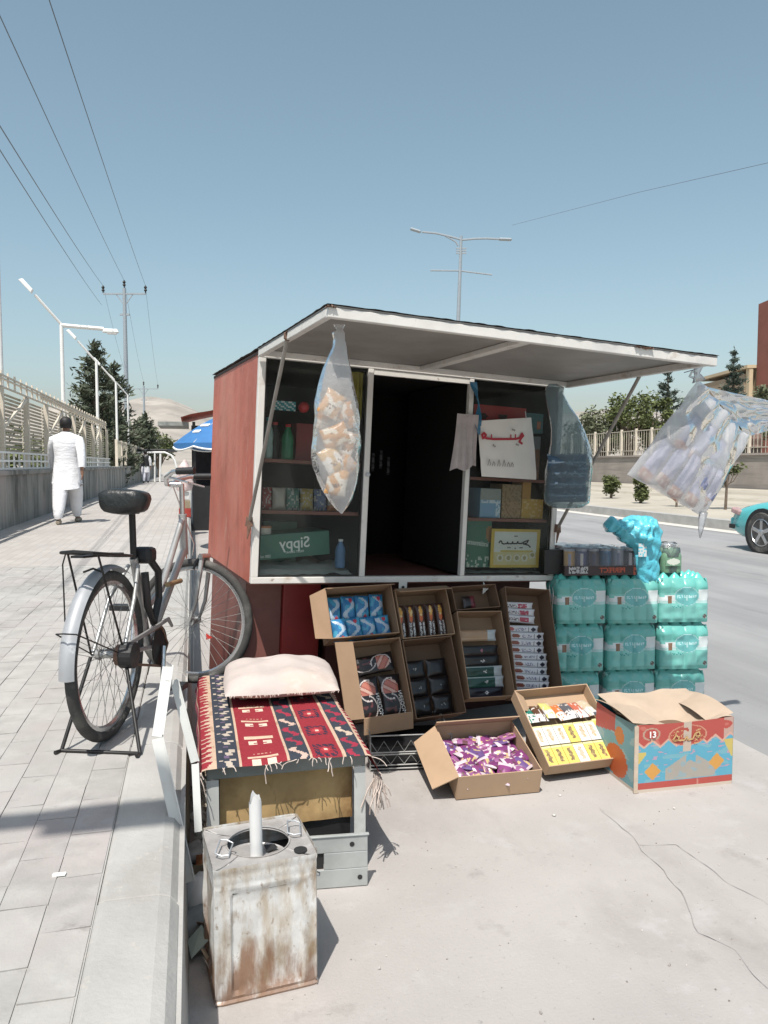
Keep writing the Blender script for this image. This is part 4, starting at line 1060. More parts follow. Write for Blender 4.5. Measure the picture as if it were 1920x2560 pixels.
# wire crate
ck_ = thing('wire_crate', 'low grey wire crate lying behind the box of purple sweets', 'crate', (-.06, 3.30, 0), (0, 0, .10))
CW, CD, CH = .36, .30, .160
cm = mat('grey_wire', (.33, .33, .32), .5, .3)
for y in (0, CD):
    for z in (.012, .028, .075, .085, CH):
        MB().tube([(0, y, z), (CW, y, z)], .003, 5).build('rail', cm, ck_)
    zz = MB(); n_ = 12
    zz.tube([(CW * k / n_, y, .088 if k % 2 else CH - .025) for k in range(n_ + 1)], .0022, 4); zz.tube([(CW * k / n_, y, .032 if k % 2 else .072) for k in range(n_ + 1)], .0022, 4)
    zz.build('lattice', cm, ck_, kind='stuff')
for x in (0, CW):
    for z in (.012, CH): MB().tube([(x, 0, z), (x, CD, z)], .003, 5).build('rail', cm, ck_)
    for y in (0, CD): MB().tube([(x, y, 0), (x, y, CH)], .0035, 5).build('upright', cm, ck_)
MB().bx(.006, CW - .006, .006, CD - .006, .004, .010).build('tray', M['black'], ck_)
dk = MB().bx(.01, CW - .01, .03, CD - .01, .0105, .10).build('dark_pack', M['black'], None, False, 40, (-.06, 3.30, 0), (0, 0, .10)); tag(dk, 'black plastic pack lying inside the low wire crate', 'pack')

# box of purple sweets, tilted towards the viewer on a red pack
fa, fb = G(1140, 2002), G(1348, 1982)
yaw = atan2(fb.y - fa.y, fb.x - fa.x); wbx = (fb - fa).length
tl = .27
Rb = Matrix.Rotation(yaw, 3, 'Z') @ Matrix.Rotation(tl, 3, 'X')
Hb, Db = .108, .35
o_ = fa + V((0, 0, .004)) + Rb @ V((0, 0, Hb))
bp_ = carton('cardboard_box', 'open flapped cardboard box heaped with purple sweet packets', o_, Rb, wbx, Db, Hb)
flap(bp_, (wbx, Db, 0), (0, Db, 0), .075, -.75, skew=-.012); flap(bp_, (0, Db, 0), (0, 0, 0), .115, 2.15, skew=.02)
bpo = o_
def purf(k):
    cc = [(.22, .05, .17), (.17, .04, .14), (.27, .10, .23), (.20, .05, .15), (.13, .07, .20)][k % 5]
    def f(s, t):
        n_ = noise.noise(V((s * 4 + k, t * 3, k * 3.)))
        if t > .86 or t < .10: return (.55, .46, .50) if k % 3 else cc
        if n_ > .25: return (.60, .52, .50) if k % 2 else (.50, .38, .18)
        if n_ < -.32: return (.12, .05, .06)
        return cc
    return f
npk = 0
for i in range(6):
    for j in range(7):
        x = .035 + (wbx - .07) * (j + .5 * (i % 2)) / 6.5 + random.uniform(-.012, .012); y = .055 + (Db - .10) * i / 5.3 + random.uniform(-.012, .012)
        if x > wbx - .03: continue
        npk += 1
        z = -.045 - .018 * (y / Db) * 1.0 + random.uniform(-.012, .014)
        P_, R_ = inbox(bpo, Rb, x, y, z, random.uniform(-.5, .6), random.uniform(-.5, .5), random.uniform(-1.5, 1.5) if i < 3 else pi / 2 + random.uniform(-.4, .4))
        tag(pillow(.06, .095, .026, purf(npk), 9, 12, seed=npk).build('sweet_packet', M['gloss_print'], None, True, 0, P_, R_), 'small purple and white sweet packet heaped in the flapped box', 'sweet packet', 'purple sweet packets')
fill = MB().grid(lambda s, t: (.01 + (wbx - .02) * s, .01 + (Db - .02) * t, -.068 + .012 * noise.noise(V((s * 8, t * 8, 1)))), 16, 16, lambda s, t: (.20, .05, .17) if noise.noise(V((s * 12, t * 12, 4))) > 0 else (.30, .10, .27)).build('packet_bed', M['gloss_print'], None, True, 0, bpo, Rb, kind='stuff')
tag(fill, 'lower layer of purple sweet packets filling the flapped box', 'packets')
rp = MB().bx(0, .20, 0, .20, 0, .050).build('red_pack', mat('red_pack', (.36, .03, .035), .4, var=.15), None, False, 40, G(1128, 1955) + V((.02, .06, .002)), (0, 0, yaw + .1), bevel=.006)
tag(rp, 'red pack lying flat and propping up the box of purple sweets', 'pack')

# tray of yellow packs, steeply tilted
la, lb = D(1362, 1938, 3.19), D(1554, 1915, 3.30)
yaw = atan2(lb.y - la.y, lb.x - la.x); wy = (lb - la).length
ex = (lb - la).normalized(); Rz_ = Matrix.Rotation(yaw, 3, 'Z'); Ry = Rz_ @ Matrix.Rotation(.62, 3, 'X')
Dy, Hy = .40, .062
oy = la + Ry @ V((0, 0, Hy))
by_ = carton('cardboard_tray', 'tilted cardboard tray of yellow and white biscuit packs', oy, Ry, wy, Dy, Hy, cat='tray')
flap(by_, (0, Dy * .72, 0), (0, Dy, 0), .06, 2.2, M['card'], skew=.015)
def yelf(k, white):
    def f(s, t):
        base = (.62, .60, .56) if white else (.66, .52, .12)
        x = s - .52; y = t - .50
        if abs(x + .05 * sin(t * 26 + k)) < .19 - .10 * abs(y) and abs(y) < .34:
            return ((.50, .40, .30) if white else (.19, .13, .06)) if noise.noise(V((s * 7, t * 9, k))) > -.25 else (.36, .27, .12)
        if t > .9: return (.66, .60, .30)
        return base
    return f
def yp(x, y, rz, k, white, lab):
    P_, R_ = inbox(oy, Ry, x, y, -.030, 0, 0, rz)
    m_ = MB(); w, h, d = .050, .098, .024
    m_.grid(lambda s, t: ((s - .5) * w, (t - .5) * h, d / 2), 14, 22, yelf(k, white))
    m_.col = (.62, .50, .16) if not white else (.58, .54, .44)
    i = len(m_.v); m_.v += [V((sx * w / 2, sy * h / 2, z)) for z in (-d / 2, d / 2 - .0002) for sx, sy in ((-1, -1), (1, -1), (1, 1), (-1, 1))]
    for q in ((0, 1, 5, 4), (1, 2, 6, 5), (2, 3, 7, 6), (3, 0, 4, 7), (3, 2, 1, 0)): m_.face([i + z for z in q])
    tag(m_.build('biscuit_pack', M['print'], None, False, 40, P_, R_), lab[0], 'biscuit pack', lab[1])
LY = (('yellow biscuit pack with a dark cake picture in the front row of the tray', 'yellow packs, front row'), ('yellow biscuit pack with a dark cake picture in the second row of the tray', 'yellow packs, second row'), ('white biscuit pack with a pink wafer picture in the front row of the tray', 'white packs, front row'), ('white biscuit pack with a pale wafer picture in the second row of the tray', 'white packs, second row'))
for k, wh in enumerate((0, 0, 0, 1, 0, 0)): yp(.032 + .0525 * k, .058, 0, k, wh, LY[2] if wh else LY[0])
for k, wh in enumerate((1, 1, 1, 0, 1, 1)): yp(.032 + .0525 * k, .162, 0, k + 7, wh, LY[3] if wh else LY[1])
yp(wy - .032, .065, .04, 14, 1, ('white biscuit pack standing aside at the front corner of the tray', None))
yp(wy - .032, .170, .04, 15, 0, ('yellow biscuit pack set apart along the far side wall of the tray', None))
pal = [(.02, .17, .12), (.10, .05, .03), (.58, .52, .18), (.52, .16, .05), (.10, .10, .11), (.45, .13, .08), (.50, .42, .30)]
for k in range(7):
    P_, R_ = inbox(oy, Ry, .032 + .05 * k, .285 + random.uniform(-.01, .01), -.028, -.35, 0, random.uniform(-.12, .12))
    def ff(s, t, k=k):
        if t < .42 and noise.noise(V((s * 9, t * 6, k))) > -.15: return (.60, .58, .56)
        return pal[k] if noise.noise(V((s * 6, t * 6, k + 9))) > -.3 else (.55, .5, .45)
    tag(pillow(.052, .12, .022, ff, 10, 14, seed=k + 90).build('wafer_packet', M['gloss_print'], None, True, 0, P_, R_),
        ('green and white wafer packet at the back of the yellow tray', 'brown and white wafer packet at the back of the yellow tray', 'pale yellow wafer packet at the back of the tilted tray', 'orange wafer packet at the back of the tilted tray', 'black and silver wafer packet at the back of the tilted tray', 'salmon red wafer packet at the back of the tilted tray', 'cream wafer packet in the back corner of the tilted tray')[k], 'wafer packet')
sup = MB().bx(0, .28, 0, .10, 0, .19).build('cardboard_box', M['card_shade_deep'], None, False, 40, (.70, 3.47, 0), (0, 0, yaw)); tag(sup, 'closed cardboard box hidden behind and propping up the yellow tray', 'cardboard box')
sup2 = MB().bx(0, .25, 0, .16, 0, .045).build('wooden_block', M['card_shade_deep'], None, False, 40, (.74, 3.26, 0), (0, 0, yaw)); tag(sup2, 'low dark block in the shadow beneath the tilted yellow tray', 'block')

# patterned carton
ca, cb_ = G(1588, 1984), G(1829, 1959)
yaw = atan2(cb_.y - ca.y, cb_.x - ca.x); wc = (cb_ - ca).length; hc, dc = .285, .33
pc = thing('patterned_carton', 'large red and blue printed carton with its flaps dented inwards', 'carton', ca, (0, 0, yaw))
RED_, BLU = (.40, .075, .06), (.10, .33, .44); CRM = (.50, .36, .27)
def front(s, t):
    x, y = s * 1.0, t
    e1 = .70 + .11 * abs(((x * 3.0 + .35) % 1) - .5) * (1 if x < .42 or x > .62 else 0)
    worn = noise.noise(V((s * 7, t * 9, 2.)))
    if t < .045: return (.52, .44, .36)
    if t < .14: return RED_ if noise.noise(V((s * 40, t * 3, 3))) > -.42 else (.48, .20, .16)
    if x < .012: return (.50, .42, .33)
    # zigzag edged red header
    mx = x * 6.2; tri = abs((mx % 1) - .5) * 2
    edge = .66 + .10 * tri
    dm = ((x - .52) / .20) ** 2 + ((t - .80) / .155) ** 2
    if abs(x - .515) < .042 and t > .56 and worn + .25 * noise.noise(V((s * 30, t * 30, 1))) > -.32: return (.47, .38, .31)
    if dm < 1:
        if dm > .84: return (.50, .24, .16)
        q = noise.noise(V((x * 22, t * 16, 6.)))
        if abs(q) < .05 and abs(t - .79) < .09: return (.52, .34, .16)
        return (.37, .07, .05)
    if t > edge + .02:
        d13 = sqrt(((x - .15) / .085) ** 2 + ((t - .855) / .09) ** 2)
        if .82 < d13 < 1.05: return (.40, .27, .20)
        if x > .90 and worn > -.1: return (.44, .30, .25)
        return RED_ if worn > -.5 else (.46, .14, .11)
    if t > edge - .015: return (.56, .34, .26)
    for cx, cy in ((.17, .30), (.83, .36)):
        d = abs(x - cx) / .085 + abs(t - cy) / .13
        if d < 1: return (.55, .28, .07)
    if (x < .10 and .42 < t < .60 and x < (t - .36) * .5) or (x > .9 and .42 < t < .68 and 1 - x < (t - .38) * .35): return (.50, .40, .12)
    # worn grey heap in the middle
    heap = .55 - abs(x - .55) * .9 - (.12 if abs(x - .56) < .05 else 0)
    if .15 < t < heap and abs(x - .56) < .26: return (.34, .31, .27) if noise.noise(V((s * 14, t * 12, 8))) > -.25 else (.26, .33, .35)
    if noise.noise(V((s * 13, t * 30, 5.))) > .46: return (.42, .26, .34)
    return BLU if worn > -.35 else (.16, .36, .42)
def sidef(s, t):
    if t < .06: return (.5, .43, .36)
    if (s - .62) ** 2 + ((t - .72) * .8) ** 2 < .012: return (.50, .16, .04)
    if (s - .55) ** 2 * .8 + ((t - .30)) ** 2 < .06: return (.46, .10, .03) if s > .30 else (.36, .05, .05)
    if t > .86 - .25 * (1 - s): return RED_ if s < .5 else (.16, .30, .32)
    return (.14, .30, .33) if noise.noise(V((s * 6, t * 6, 2))) > -.2 else (.25, .36, .36)
def bulge(s): return .006 * sin(pi * s)
MB().grid(lambda s, t: (wc * s, -bulge(s) * t, hc * t * (1 - .012 * sin(pi * s) + .02 * s)), 110, 84, front).build('front_panel', M['print'], pc)
MB().grid(lambda s, t: (-.004 * sin(pi * t), dc * (1 - s) + .0015, hc * t * (1 - .03 * sin(pi * s))), 30, 40, sidef).build('side_panel', M['print'], pc)
MB().bx(.002, wc - .002, .004, dc, 0, hc * .80).build('inner_box', M['card_shade_deep'], pc)
MB().grid(lambda s, t: (wc + .001, dc * s, hc * 1.01 * t), 10, 10, sidef).build('side_panel', M['print'], pc)
MB().grid(lambda s, t: (wc * s, dc + .001, hc * t), 10, 10, lambda s, t: BLU).build('back_panel', M['print'], pc)
MB().bar((.0, -.002, .002), (.0, -.002, hc * .985), .018, .004, (0, 1, 0)).build('corner_tape', mat('worn_card', (.50, .41, .32), .85, var=.12, scale=25), pc)
ft = M['card_t'] = mat('worn_top_card', (.44, .345, .26), .85, var=.08, scale=6)
def dent(x, y): return -.085 * exp(-(((x - wc * .56) / .12) ** 2 + ((y - dc * .38) / .13) ** 2)) + .010 * noise.noise(V((x * 14, y * 14, 2)))
MB().grid(lambda s, t: (wc * s * .995, .004 + dc * .50 * t, hc * 1.004 + .010 * s + dent(wc * s, dc * .5 * t)), 30, 16).build('flap', ft, pc, smooth=True, ang=0)
MB().grid(lambda s, t: (wc * s * .995, dc - (dc * .49) * t, hc * 1.02 + .030 * (1 - t) + dent(wc * s, dc - dc * .49 * t)), 30, 16).build('flap', ft, pc, smooth=True, ang=0)
MB().grid(lambda s, t: (-.012 + wc * .30 * s, dc * (.02 + 1.02 * t), hc * 1.03 + .016 * sin(pi * t) - .02 * s), 14, 20).build('flap', ft, pc, smooth=True, ang=0)
MB().grid(lambda s, t: (wc + .012 - wc * .26 * s, dc * (.05 + .95 * t), hc * 1.05 + .022 * sin(3 * t) - .035 * s), 14, 20).build('flap', ft, pc, smooth=True, ang=0)
lettering('13', .036, M['ink_w'], pc, (wc * .15, -.009, hc * .852), (pi / 2, 0, 0), False, .001)
bs = MB(); stroke(bs, [(.20, .205), (.212, .222), (.225, .21), (.222, .20), (.20, .20), (.25, .198), (.262, .212), (.268, .198), (.29, .20), (.30, .222), (.318, .228), (.325, .214), (.31, .208), (.30, .218), (.318, .205)], .0030, .0085); dots(bs, [(.30, .183), (.31, .183)], .0035)
for k in range(len(bs.v)): bs.v[k].x -= .035; bs.v[k].y = -.0085; bs.v[k].z += .012
bs.build('lettering', mat('gold_ink', (.55, .36, .16), .6, var=0), pc)

# ---- water packs
M['wrap'] = mat('turquoise_shrink_film', (1, 1, 1), .24, var=.06, scale=18, attr=True, bump=.12, bscale=30, bdist=.006, coat=.25)
PW, PD, PH = .266, .20, .252
TQ, TQ2, WHT = (.13, .41, .365), (.18, .48, .435), (.60, .66, .66)
def packcol(s, t):
    dx, dy = (s - .545) / .255, (t - .60) / .215
    r = dx * dx + dy * dy
    if r < 1:
        if r > .88: return (.34, .56, .56)
        if abs(dy) < .16 and abs(dx) < .8 and noise.noise(V((s * 40, t * 14, 1))) > -.05: return (.40, .62, .62)
        if abs(dx) < .05 and -.5 < dy < .1: return (.36, .58, .58)
        return (.14, .42, .42)
    if .44 < t < .62 + (.14 if s > .78 else 0) - (.04 if s < .1 else 0) and (s < .32 or s > .74):
        if .155 < s < .245 and t < .61: return (.16, .085, .05) if int(s * 60) % 2 else (.26, .15, .10)
        return WHT if t > .49 else (.40, .60, .58)
    if (s - .925) ** 2 + ((t - .14) * .95) ** 2 < .0025: return (.10, .09, .08) if noise.noise(V((s * 60, t * 60, 0))) > -.2 else (.30, .34, .32)
    if .33 < t < .40 and .25 < s < .45 and noise.noise(V((s * 34, t * 30, 5))) > .1: return (.04, .26, .25)
    if t < .36: return TQ2 if t > .08 else TQ
    return TQ if t > .66 else TQ2
def vb(t): return .8 * (1 - .55 * exp(-((t - .64) / .10) ** 2)) * min(1, t * 10) * (1 if t < .80 else max(0, 1 - (t - .80) / .20) ** .6)
wp_ = MB()
def frontp(s, t):
    b = .012 * abs(sin(4 * pi * s)) ** .8 * vb(t); inn_ = .024 * max(0, (t - .80) / .20) ** 1.5
    ex_ = .010 * (sin(pi * s) ** .3 if 0 < s < 1 else 0)
    return (PW * s, -PD / 2 - b - ex_ + inn_ + .004 * noise.noise(V((s * 7, t * 7, 1))), PH * .93 * t)
wp_.grid(frontp, 64, 48, packcol)
wp_.grid(lambda s, t: (PW * (1 - s), PD / 2 + .012 * abs(sin(4 * pi * s)) * vb(t) - .024 * max(0, (t - .8) / .2) ** 1.5, PH * .93 * t), 32, 12, lambda s, t: TQ)
for x, sg_ in ((0, -1), (PW, 1)):
    wp_.grid(lambda s, t: (x + sg_ * (.014 * abs(sin(3 * pi * s)) * vb(t) - .020 * max(0, (t - .8) / .2) ** 1.5), PD * (s - .5) * sg_, PH * .93 * t), 30, 16, lambda s, t: TQ if not .44 < t < .62 else WHT)
def topp(s, t):
    bx, by = abs((s * 4) % 1 - .5) * 2, abs((t * 3) % 1 - .5) * 2
    r = sqrt(bx * bx + by * by); e = min(1, min(s, 1 - s) * 14, min(t, 1 - t) * 12)
    return (PW * (.03 + .94 * s), PD * (t - .5) * .80, PH * .915 + .032 * max(0, 1 - r * 1.05) ** .7 * (.4 + .6 * e))
wp_.grid(topp, 56, 42, lambda s, t: (.12, .52, .46))
wp_.box((PW / 2, 0, .004), (PW * .98, PD * .96, .006))
wme = wp_.mesh('wrap', M['wrap'], True, 0)
wx, wyaw = .905, .075
names = [['turquoise water pack at the bottom of the stack next to the tall box', 'turquoise water pack at the bottom of the middle stack', 'turquoise water pack at the bottom of the sunlit outer stack'],
         ['turquoise water pack in the second layer next to the tall box', 'half shaded turquoise water pack in the second layer of the middle stack', 'sunlit turquoise water pack in the second layer of the outer stack'],
         ['shaded turquoise water pack under the tray of cans', 'half shaded turquoise water pack under the blue bag, top of the middle stack', 'sunlit turquoise water pack under the green pack, top of the outer stack']]
for c in range(3):
    for r in range(3):
        lp = V((wx + .281 * c * cos(wyaw) + (.004 * (r - 1)) + random.uniform(-.005, .005), 4.13 + .281 * c * sin(wyaw) + random.uniform(-.008, .008), PH * r + .001))
        lp.x -= .012 * (2 - r) * (c == 0)
        o = link('water_pack', wme, None, lp, (0, 0, wyaw + random.uniform(-.03, .03)))
        tag(o, names[r][c], 'water pack', 'stacked turquoise water packs')
TOPZ = PH * 3 - .008
# tray of cans
tc_ = thing('can_tray', 'dark printed tray of energy drink cans under clear film on the water packs', 'can tray', (.955, 4.04, TOPZ + .012), (0, 0, wyaw + .01))
TW, TD = .405, .26
def trayf(s, t):
    if .06 < s < .32 and .15 < t < .9 and noise.noise(V((s * 60, t * 5, 1))) > -.12: return (.42, .42, .42)
    if s > .93 and noise.noise(V((s * 20, t * 4, 3))) > -.2: return (.40, .08, .04)
    return (.045, .028, .028)
mtr = MB(); mtr.grid(lambda s, t: (TW * s, 0, .052 * t), 70, 10, trayf); mtr.col = (.04, .026, .026)
mtr.bx(0, TW, .0008, TD, 0, .05); mtr.build('tray', M['print'], tc_)
lettering('PERFECT', .036, mat('orange_red_ink', (.42, .09, .05), .6, var=0), tc_, (.26, -.0015, .026), RX, True, .001)
ccol = [(.50, .30, .08), (.12, .13, .22), (.05, .06, .16), (.50, .48, .44), (.10, .08, .07), (.05, .11, .20), (.10, .22, .36), (.05, .16, .24), (.42, .40, .44), (.06, .06, .08), (.55, .55, .56)]
can_p = [(.027, 0), (.030, .006), (.030, .118), (.0255, .128), (.0262, .131)]
canm = {}
nc = 6
for i in range(nc):
    for j in range(4):
        col = [(.55, .33, .09), (.10, .11, .22), (.12, .09, .08), (.08, .20, .32), (.40, .40, .44), (.05, .05, .06)][i] if j == 0 else (.09, .10, .13)
        key = (i if j == 0 else 9)
        if key not in canm:
            alt = [(.30, .32, .42), (.55, .54, .50), (.05, .05, .10), (.05, .10, .18), (.18, .20, .28), (.45, .45, .46), 0, 0, 0, (.2, .2, .22)][key]
            cmb = MB(); cmb.grid(lambda s, t: (.030 * sin(2 * pi * s), -.030 * cos(2 * pi * s), .004 + .118 * t), 24, 10, lambda s, t: alt if (s % .25) > .15 and .1 < t < .9 else col)
            cmb.col = (.5, .5, .5); cmb.lathe([(.030, .122), (.0255, .131), (.0262, .134), (.001, .1335)], 16)
            canm[key] = cmb.mesh('can', mat('can_print%d' % key, (1, 1, 1), .3, .3, var=.05, attr=True), True, 35)
        o = link('drink_can', canm[key], None, tc_.matrix_basis @ V((.036 + .0665 * i, .035 + .064 * j, .006)), (0, 0, wyaw + random.uniform(-.6, .6) * (j > 0)))
        if j == 0: tag(o, ('orange and grey can at the front corner of the can tray', 'navy and white can in the front row of the can tray', 'brown black can in the front row of the can tray', 'blue can in the middle of the front row of the can tray', 'lilac grey can in the front row of the can tray', 'black and white can at the road end of the can tray front row')[i], 'can')
        else: tag(o, 'dark can in the back rows of the filmed can tray', 'can', 'dark cans in the tray')
M['clear'] = film('thin_clear_film', (.93, .94, .96), .78, .1, (.55, .57, .62), .25, 22, .5, .012)
fl = MB(); fl.grid(lambda s, t: (-.004 + (TW + .008) * s, -.004 + .012 * t * t + .004 * noise.noise(V((s * 9, t * 5, 0))), .05 + (.102 - .02 * s) * t), 36, 12)
fl.grid(lambda s, t: (-.004 + (TW + .008) * s, .008 + (TD - .01) * t, .152 - .02 * s + .008 * noise.noise(V((s * 8, t * 8, 2)))), 36, 16)
fl.grid(lambda s, t: (TW + .004 - .004 * t, TD * s, .05 + .082 * t), 10, 6)
fl.build('film', M['clear'], tc_, smooth=True, ang=0)
bb_ = MB().bx(0, .1, 0, .2, 0, .13).build('black_carton', M['black'], None, False, 40, (.86, 4.10, TOPZ + .012), (0, 0, wyaw)); tag(bb_, 'black carton squeezed between the kiosk and the can tray', 'carton')
# green filmed pack of small bottles
gp = thing('bottle_pack', 'small filmed pack of green bottles with silvery caps on the outer water packs', 'bottle pack', (1.500, 4.12, TOPZ + .014), (0, 0, wyaw + .05))
gpm = mat('pale_green_bottle', (.17, .30, .19), .22, var=.12, scale=20); cpm = mat('silver_cap', (.62, .62, .60), .25, .6)
for i in range(2):
    for j in range(2):
        MB().lathe([(.026, 0), (.029, .008), (.029, .085), (.024, .105), (.014, .122), (.013, .135)], 14, Matrix.Translation((.032 + .06 * i, .03 + .06 * j, 0))).build('bottle', gpm, gp, smooth=True)
        MB().lathe([(.0155, .136), (.0155, .150), (.012, .153)], 12, Matrix.Translation((.032 + .06 * i, .03 + .06 * j, 0))).build('cap', cpm, gp)
gl_ = MB(); gl_.grid(lambda s, t: (.06 + .045 * (s - .5) * 2 * .98, -.0065 - .003 * sin(pi * s), .04 + .045 * t), 24, 12, lambda s, t: (.60, .63, .55) if ((s - .5) / .42) ** 2 + ((t - .5) / .38) ** 2 < 1 else (.16, .29, .19))
gl_.build('label', M['print'], gp)
fl = loft([(V((.062, .06, z)), rx, rx * .95) for z, rx in ((0, .064), (.04, .068), (.09, .068), (.125, .064), (.155, .050), (.162, .040))], 32, .06, 20, 3)
fl.build('film', M['clear'], gp, smooth=True, ang=0)
# knotted blue bag
M['bluebag'] = mat('blue_carrier_film', (.10, .50, .62), .24, var=.12, scale=10, bump=.7, bscale=14, bdist=.02, coat=.3, layers=(((.20, .64, .74), 7, .5, .75, None),))
DBg = 4.10
def rb_(cx, y, w, asp=.7): c = D(cx, y, DBg); r = w / 2 / FPX * DBg; return (c, r, r * asp)
body = [rb_(1614, 1464, 20), rb_(1614, 1458, 54), rb_(1614, 1440, 62), rb_(1614, 1400, 68), rb_(1613, 1365, 78), rb_(1609, 1335, 92), rb_(1604, 1310, 94), rb_(1600, 1296, 82), rb_(1598, 1289, 50), rb_(1598, 1286, 6)]
bb = loft(smooth_rings(body, 5), 48, .13, 12, 2)
i0 = len(bb.v)
path = [D(1612, 1338, DBg), D(1590, 1334, DBg - .01), D(1566, 1327, DBg - .02), D(1546, 1320, DBg - .03), D(1530, 1314, DBg - .03), D(1514, 1308, DBg - .03)]
ctr = []
for k in range(31):
    u = k / 30 * 5; q = min(4, int(u)); ctr.append(path[q].lerp(path[q + 1], u - q))
bb.tube(ctr, [.096 - .060 * k / 22 + (.006 * sin(k * 2.4) if k > 12 else 0) if k < 23 else (.036 + .014 * (k - 22) / 4 * (1 + .3 * sin(k * 5)) if k < 27 else (.044, .034, .022, .006)[k - 27]) for k in range(31)], 30)
for k in range(len(bb.v)):
    p = bb.v[k]; a_ = 1.0 if k >= i0 else .45
    fold = .012 * sin(p.z * 95 + p.x * 70 + 5 * noise.noise(p * 7)) + .008 * sin(p.x * 160 - p.z * 60 + 6 * noise.noise(p * 9))
    bb.v[k] = p + V((noise.noise(p * 15) * .014 + fold * .4, noise.noise(p * 15 + V((7, 0, 0))) * .016 - fold, noise.noise(p * 17 + V((0, 9, 0))) * .014 + fold * .4)) * a_
tag(bb.build('carrier_bag', M['bluebag'], smooth=True, ang=0), 'knotted bright blue carrier bag slumped on top of the water packs', 'plastic bag')
lbl = MB().grid(lambda s, t: (.045 * s, 0, .07 * t), 6, 8, lambda s, t: (.6, .62, .62) if noise.noise(V((s * 6, t * 8, 3))) > -.1 else (.1, .5, .62)).build('paper_label', M['print'], None, False, 40, D(1596, 1392, DBg - .075), (0, 0, .1))
tag(lbl, 'small white label showing on the front of the knotted blue bag', 'label')

# ================================================================ BENCH, TIN, BICYCLE AND THE REST
SEC = set(COL.objects)
bl_, bw_, bh_ = 1.03, .513, .405
FLp = V((-.559, 2.362, 0))
bench = thing('bench', 'low metal framed bench with a kilim over it in front of the kiosk', 'bench', FLp, ROAD)   # local x across, y along
gl_m = mat('grey_green_metal', (.20, .215, .20), .55, .2, var=.15, scale=6, layers=((RUST, 12, .7, .85, None),))
lg_m = mat('worn_white_metal', (.52, .53, .51), .5, .1, var=.1, scale=5, layers=((RUST, 14, .66, .82, None), ((.33, .32, .30), 4, .55, .75, None)))
brown = mat('stained_board', (.42, .285, .13), .85, var=.2, scale=5, bump=.2, bscale=30, bdist=.003, layers=(((.22, .12, .045), 3.5, .5, .68, (1, 1, .7)), ((.10, .055, .03), 22, .62, .76, (1, 1, .25)), ((.46, .34, .18), 9, .6, .75, None)))
MB().bx(0, bw_, .0, .035, bh_ - .05, bh_).build('front_rail', gl_m, bench, bevel=.004)
MB().bx(0, bw_, bl_ - .035, bl_, bh_ - .05, bh_).build('back_rail', gl_m, bench)
for x in (0, bw_ - .035): MB().bx(x, x + .035, .0355, bl_ - .0355, bh_ - .05, bh_).build('side_rail', gl_m, bench)
MB().bx(.036, bw_ - .036, .036, bl_ - .036, bh_ - .02, bh_ - .004).build('seat_board', brown, bench)
for x, sx in ((0, 1), (bw_, -1)):
    for y, sy in ((0, 1), (bl_, -1)):
        lg = MB(); x1, y1 = x + sx * .038, y + sy * .038
        lg.bx(min(x, x1), max(x, x1), min(y + .0005 * sy, y + .005 * sy), max(y + .0005 * sy, y + .005 * sy), 0, bh_ - .051)
        lg.bx(min(x, x + sx * .005), max(x, x + sx * .005), min(y + .0055 * sy, y1), max(y + .0055 * sy, y1), 0, bh_ - .051)
        lg.build('leg', lg_m, bench)
MB().grid(lambda s, t: (.042 + (bw_ - .078) * s, .046 + .006 * noise.noise(V((s * 4, t * 3, 0))), .165 + .185 * t + .006 * noise.noise(V((s * 8, 0, t)))), 24, 10).build('front_board', brown, bench, smooth=True, ang=0)
MB().grid(lambda s, t: (.015, .05 + (bl_ - .1) * s, .12 + .23 * t), 8, 4).build('side_board', brown, bench)
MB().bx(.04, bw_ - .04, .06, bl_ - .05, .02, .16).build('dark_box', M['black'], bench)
# perforated grey plate leaning at its foot
pl_ = thing('metal_plate', 'grey slotted steel plate standing on edge at the foot of the bench', 'metal plate', FLp + V((.20, -.02, .002)), (0, 0, RA - .10))
pm = MB(); pm.bx(0, .31, 0, .006, .115, .165); pm.bx(0, .31, 0, .006, 0, .06); pm.bx(0, .10, 0, .006, .0605, .1145); pm.bx(.17, .31, 0, .006, .0605, .1145); pm.bx(-.004, .315, -.004, .010, .166, .172)
pm.build('plate', mat('plate_steel', (.40, .42, .41), .5, .3, var=.12, scale=7, layers=((RUST, 22, .7, .85, None),)), pl_, bevel=.002)
MB().bx(.1005, .1695, .008, .010, .061, .114).build('slot', M['ink_k'], pl_)
for q in ((.26, .14), (.285, .03), (.12, .14)): MB().lathe([(.008, 0), (.008, .001)], 10, Matrix.Translation((q[0], -.0005, q[1])) @ Matrix.Rotation(pi / 2, 4, 'X')).build('bolt_hole', M['ink_k'], pl_)
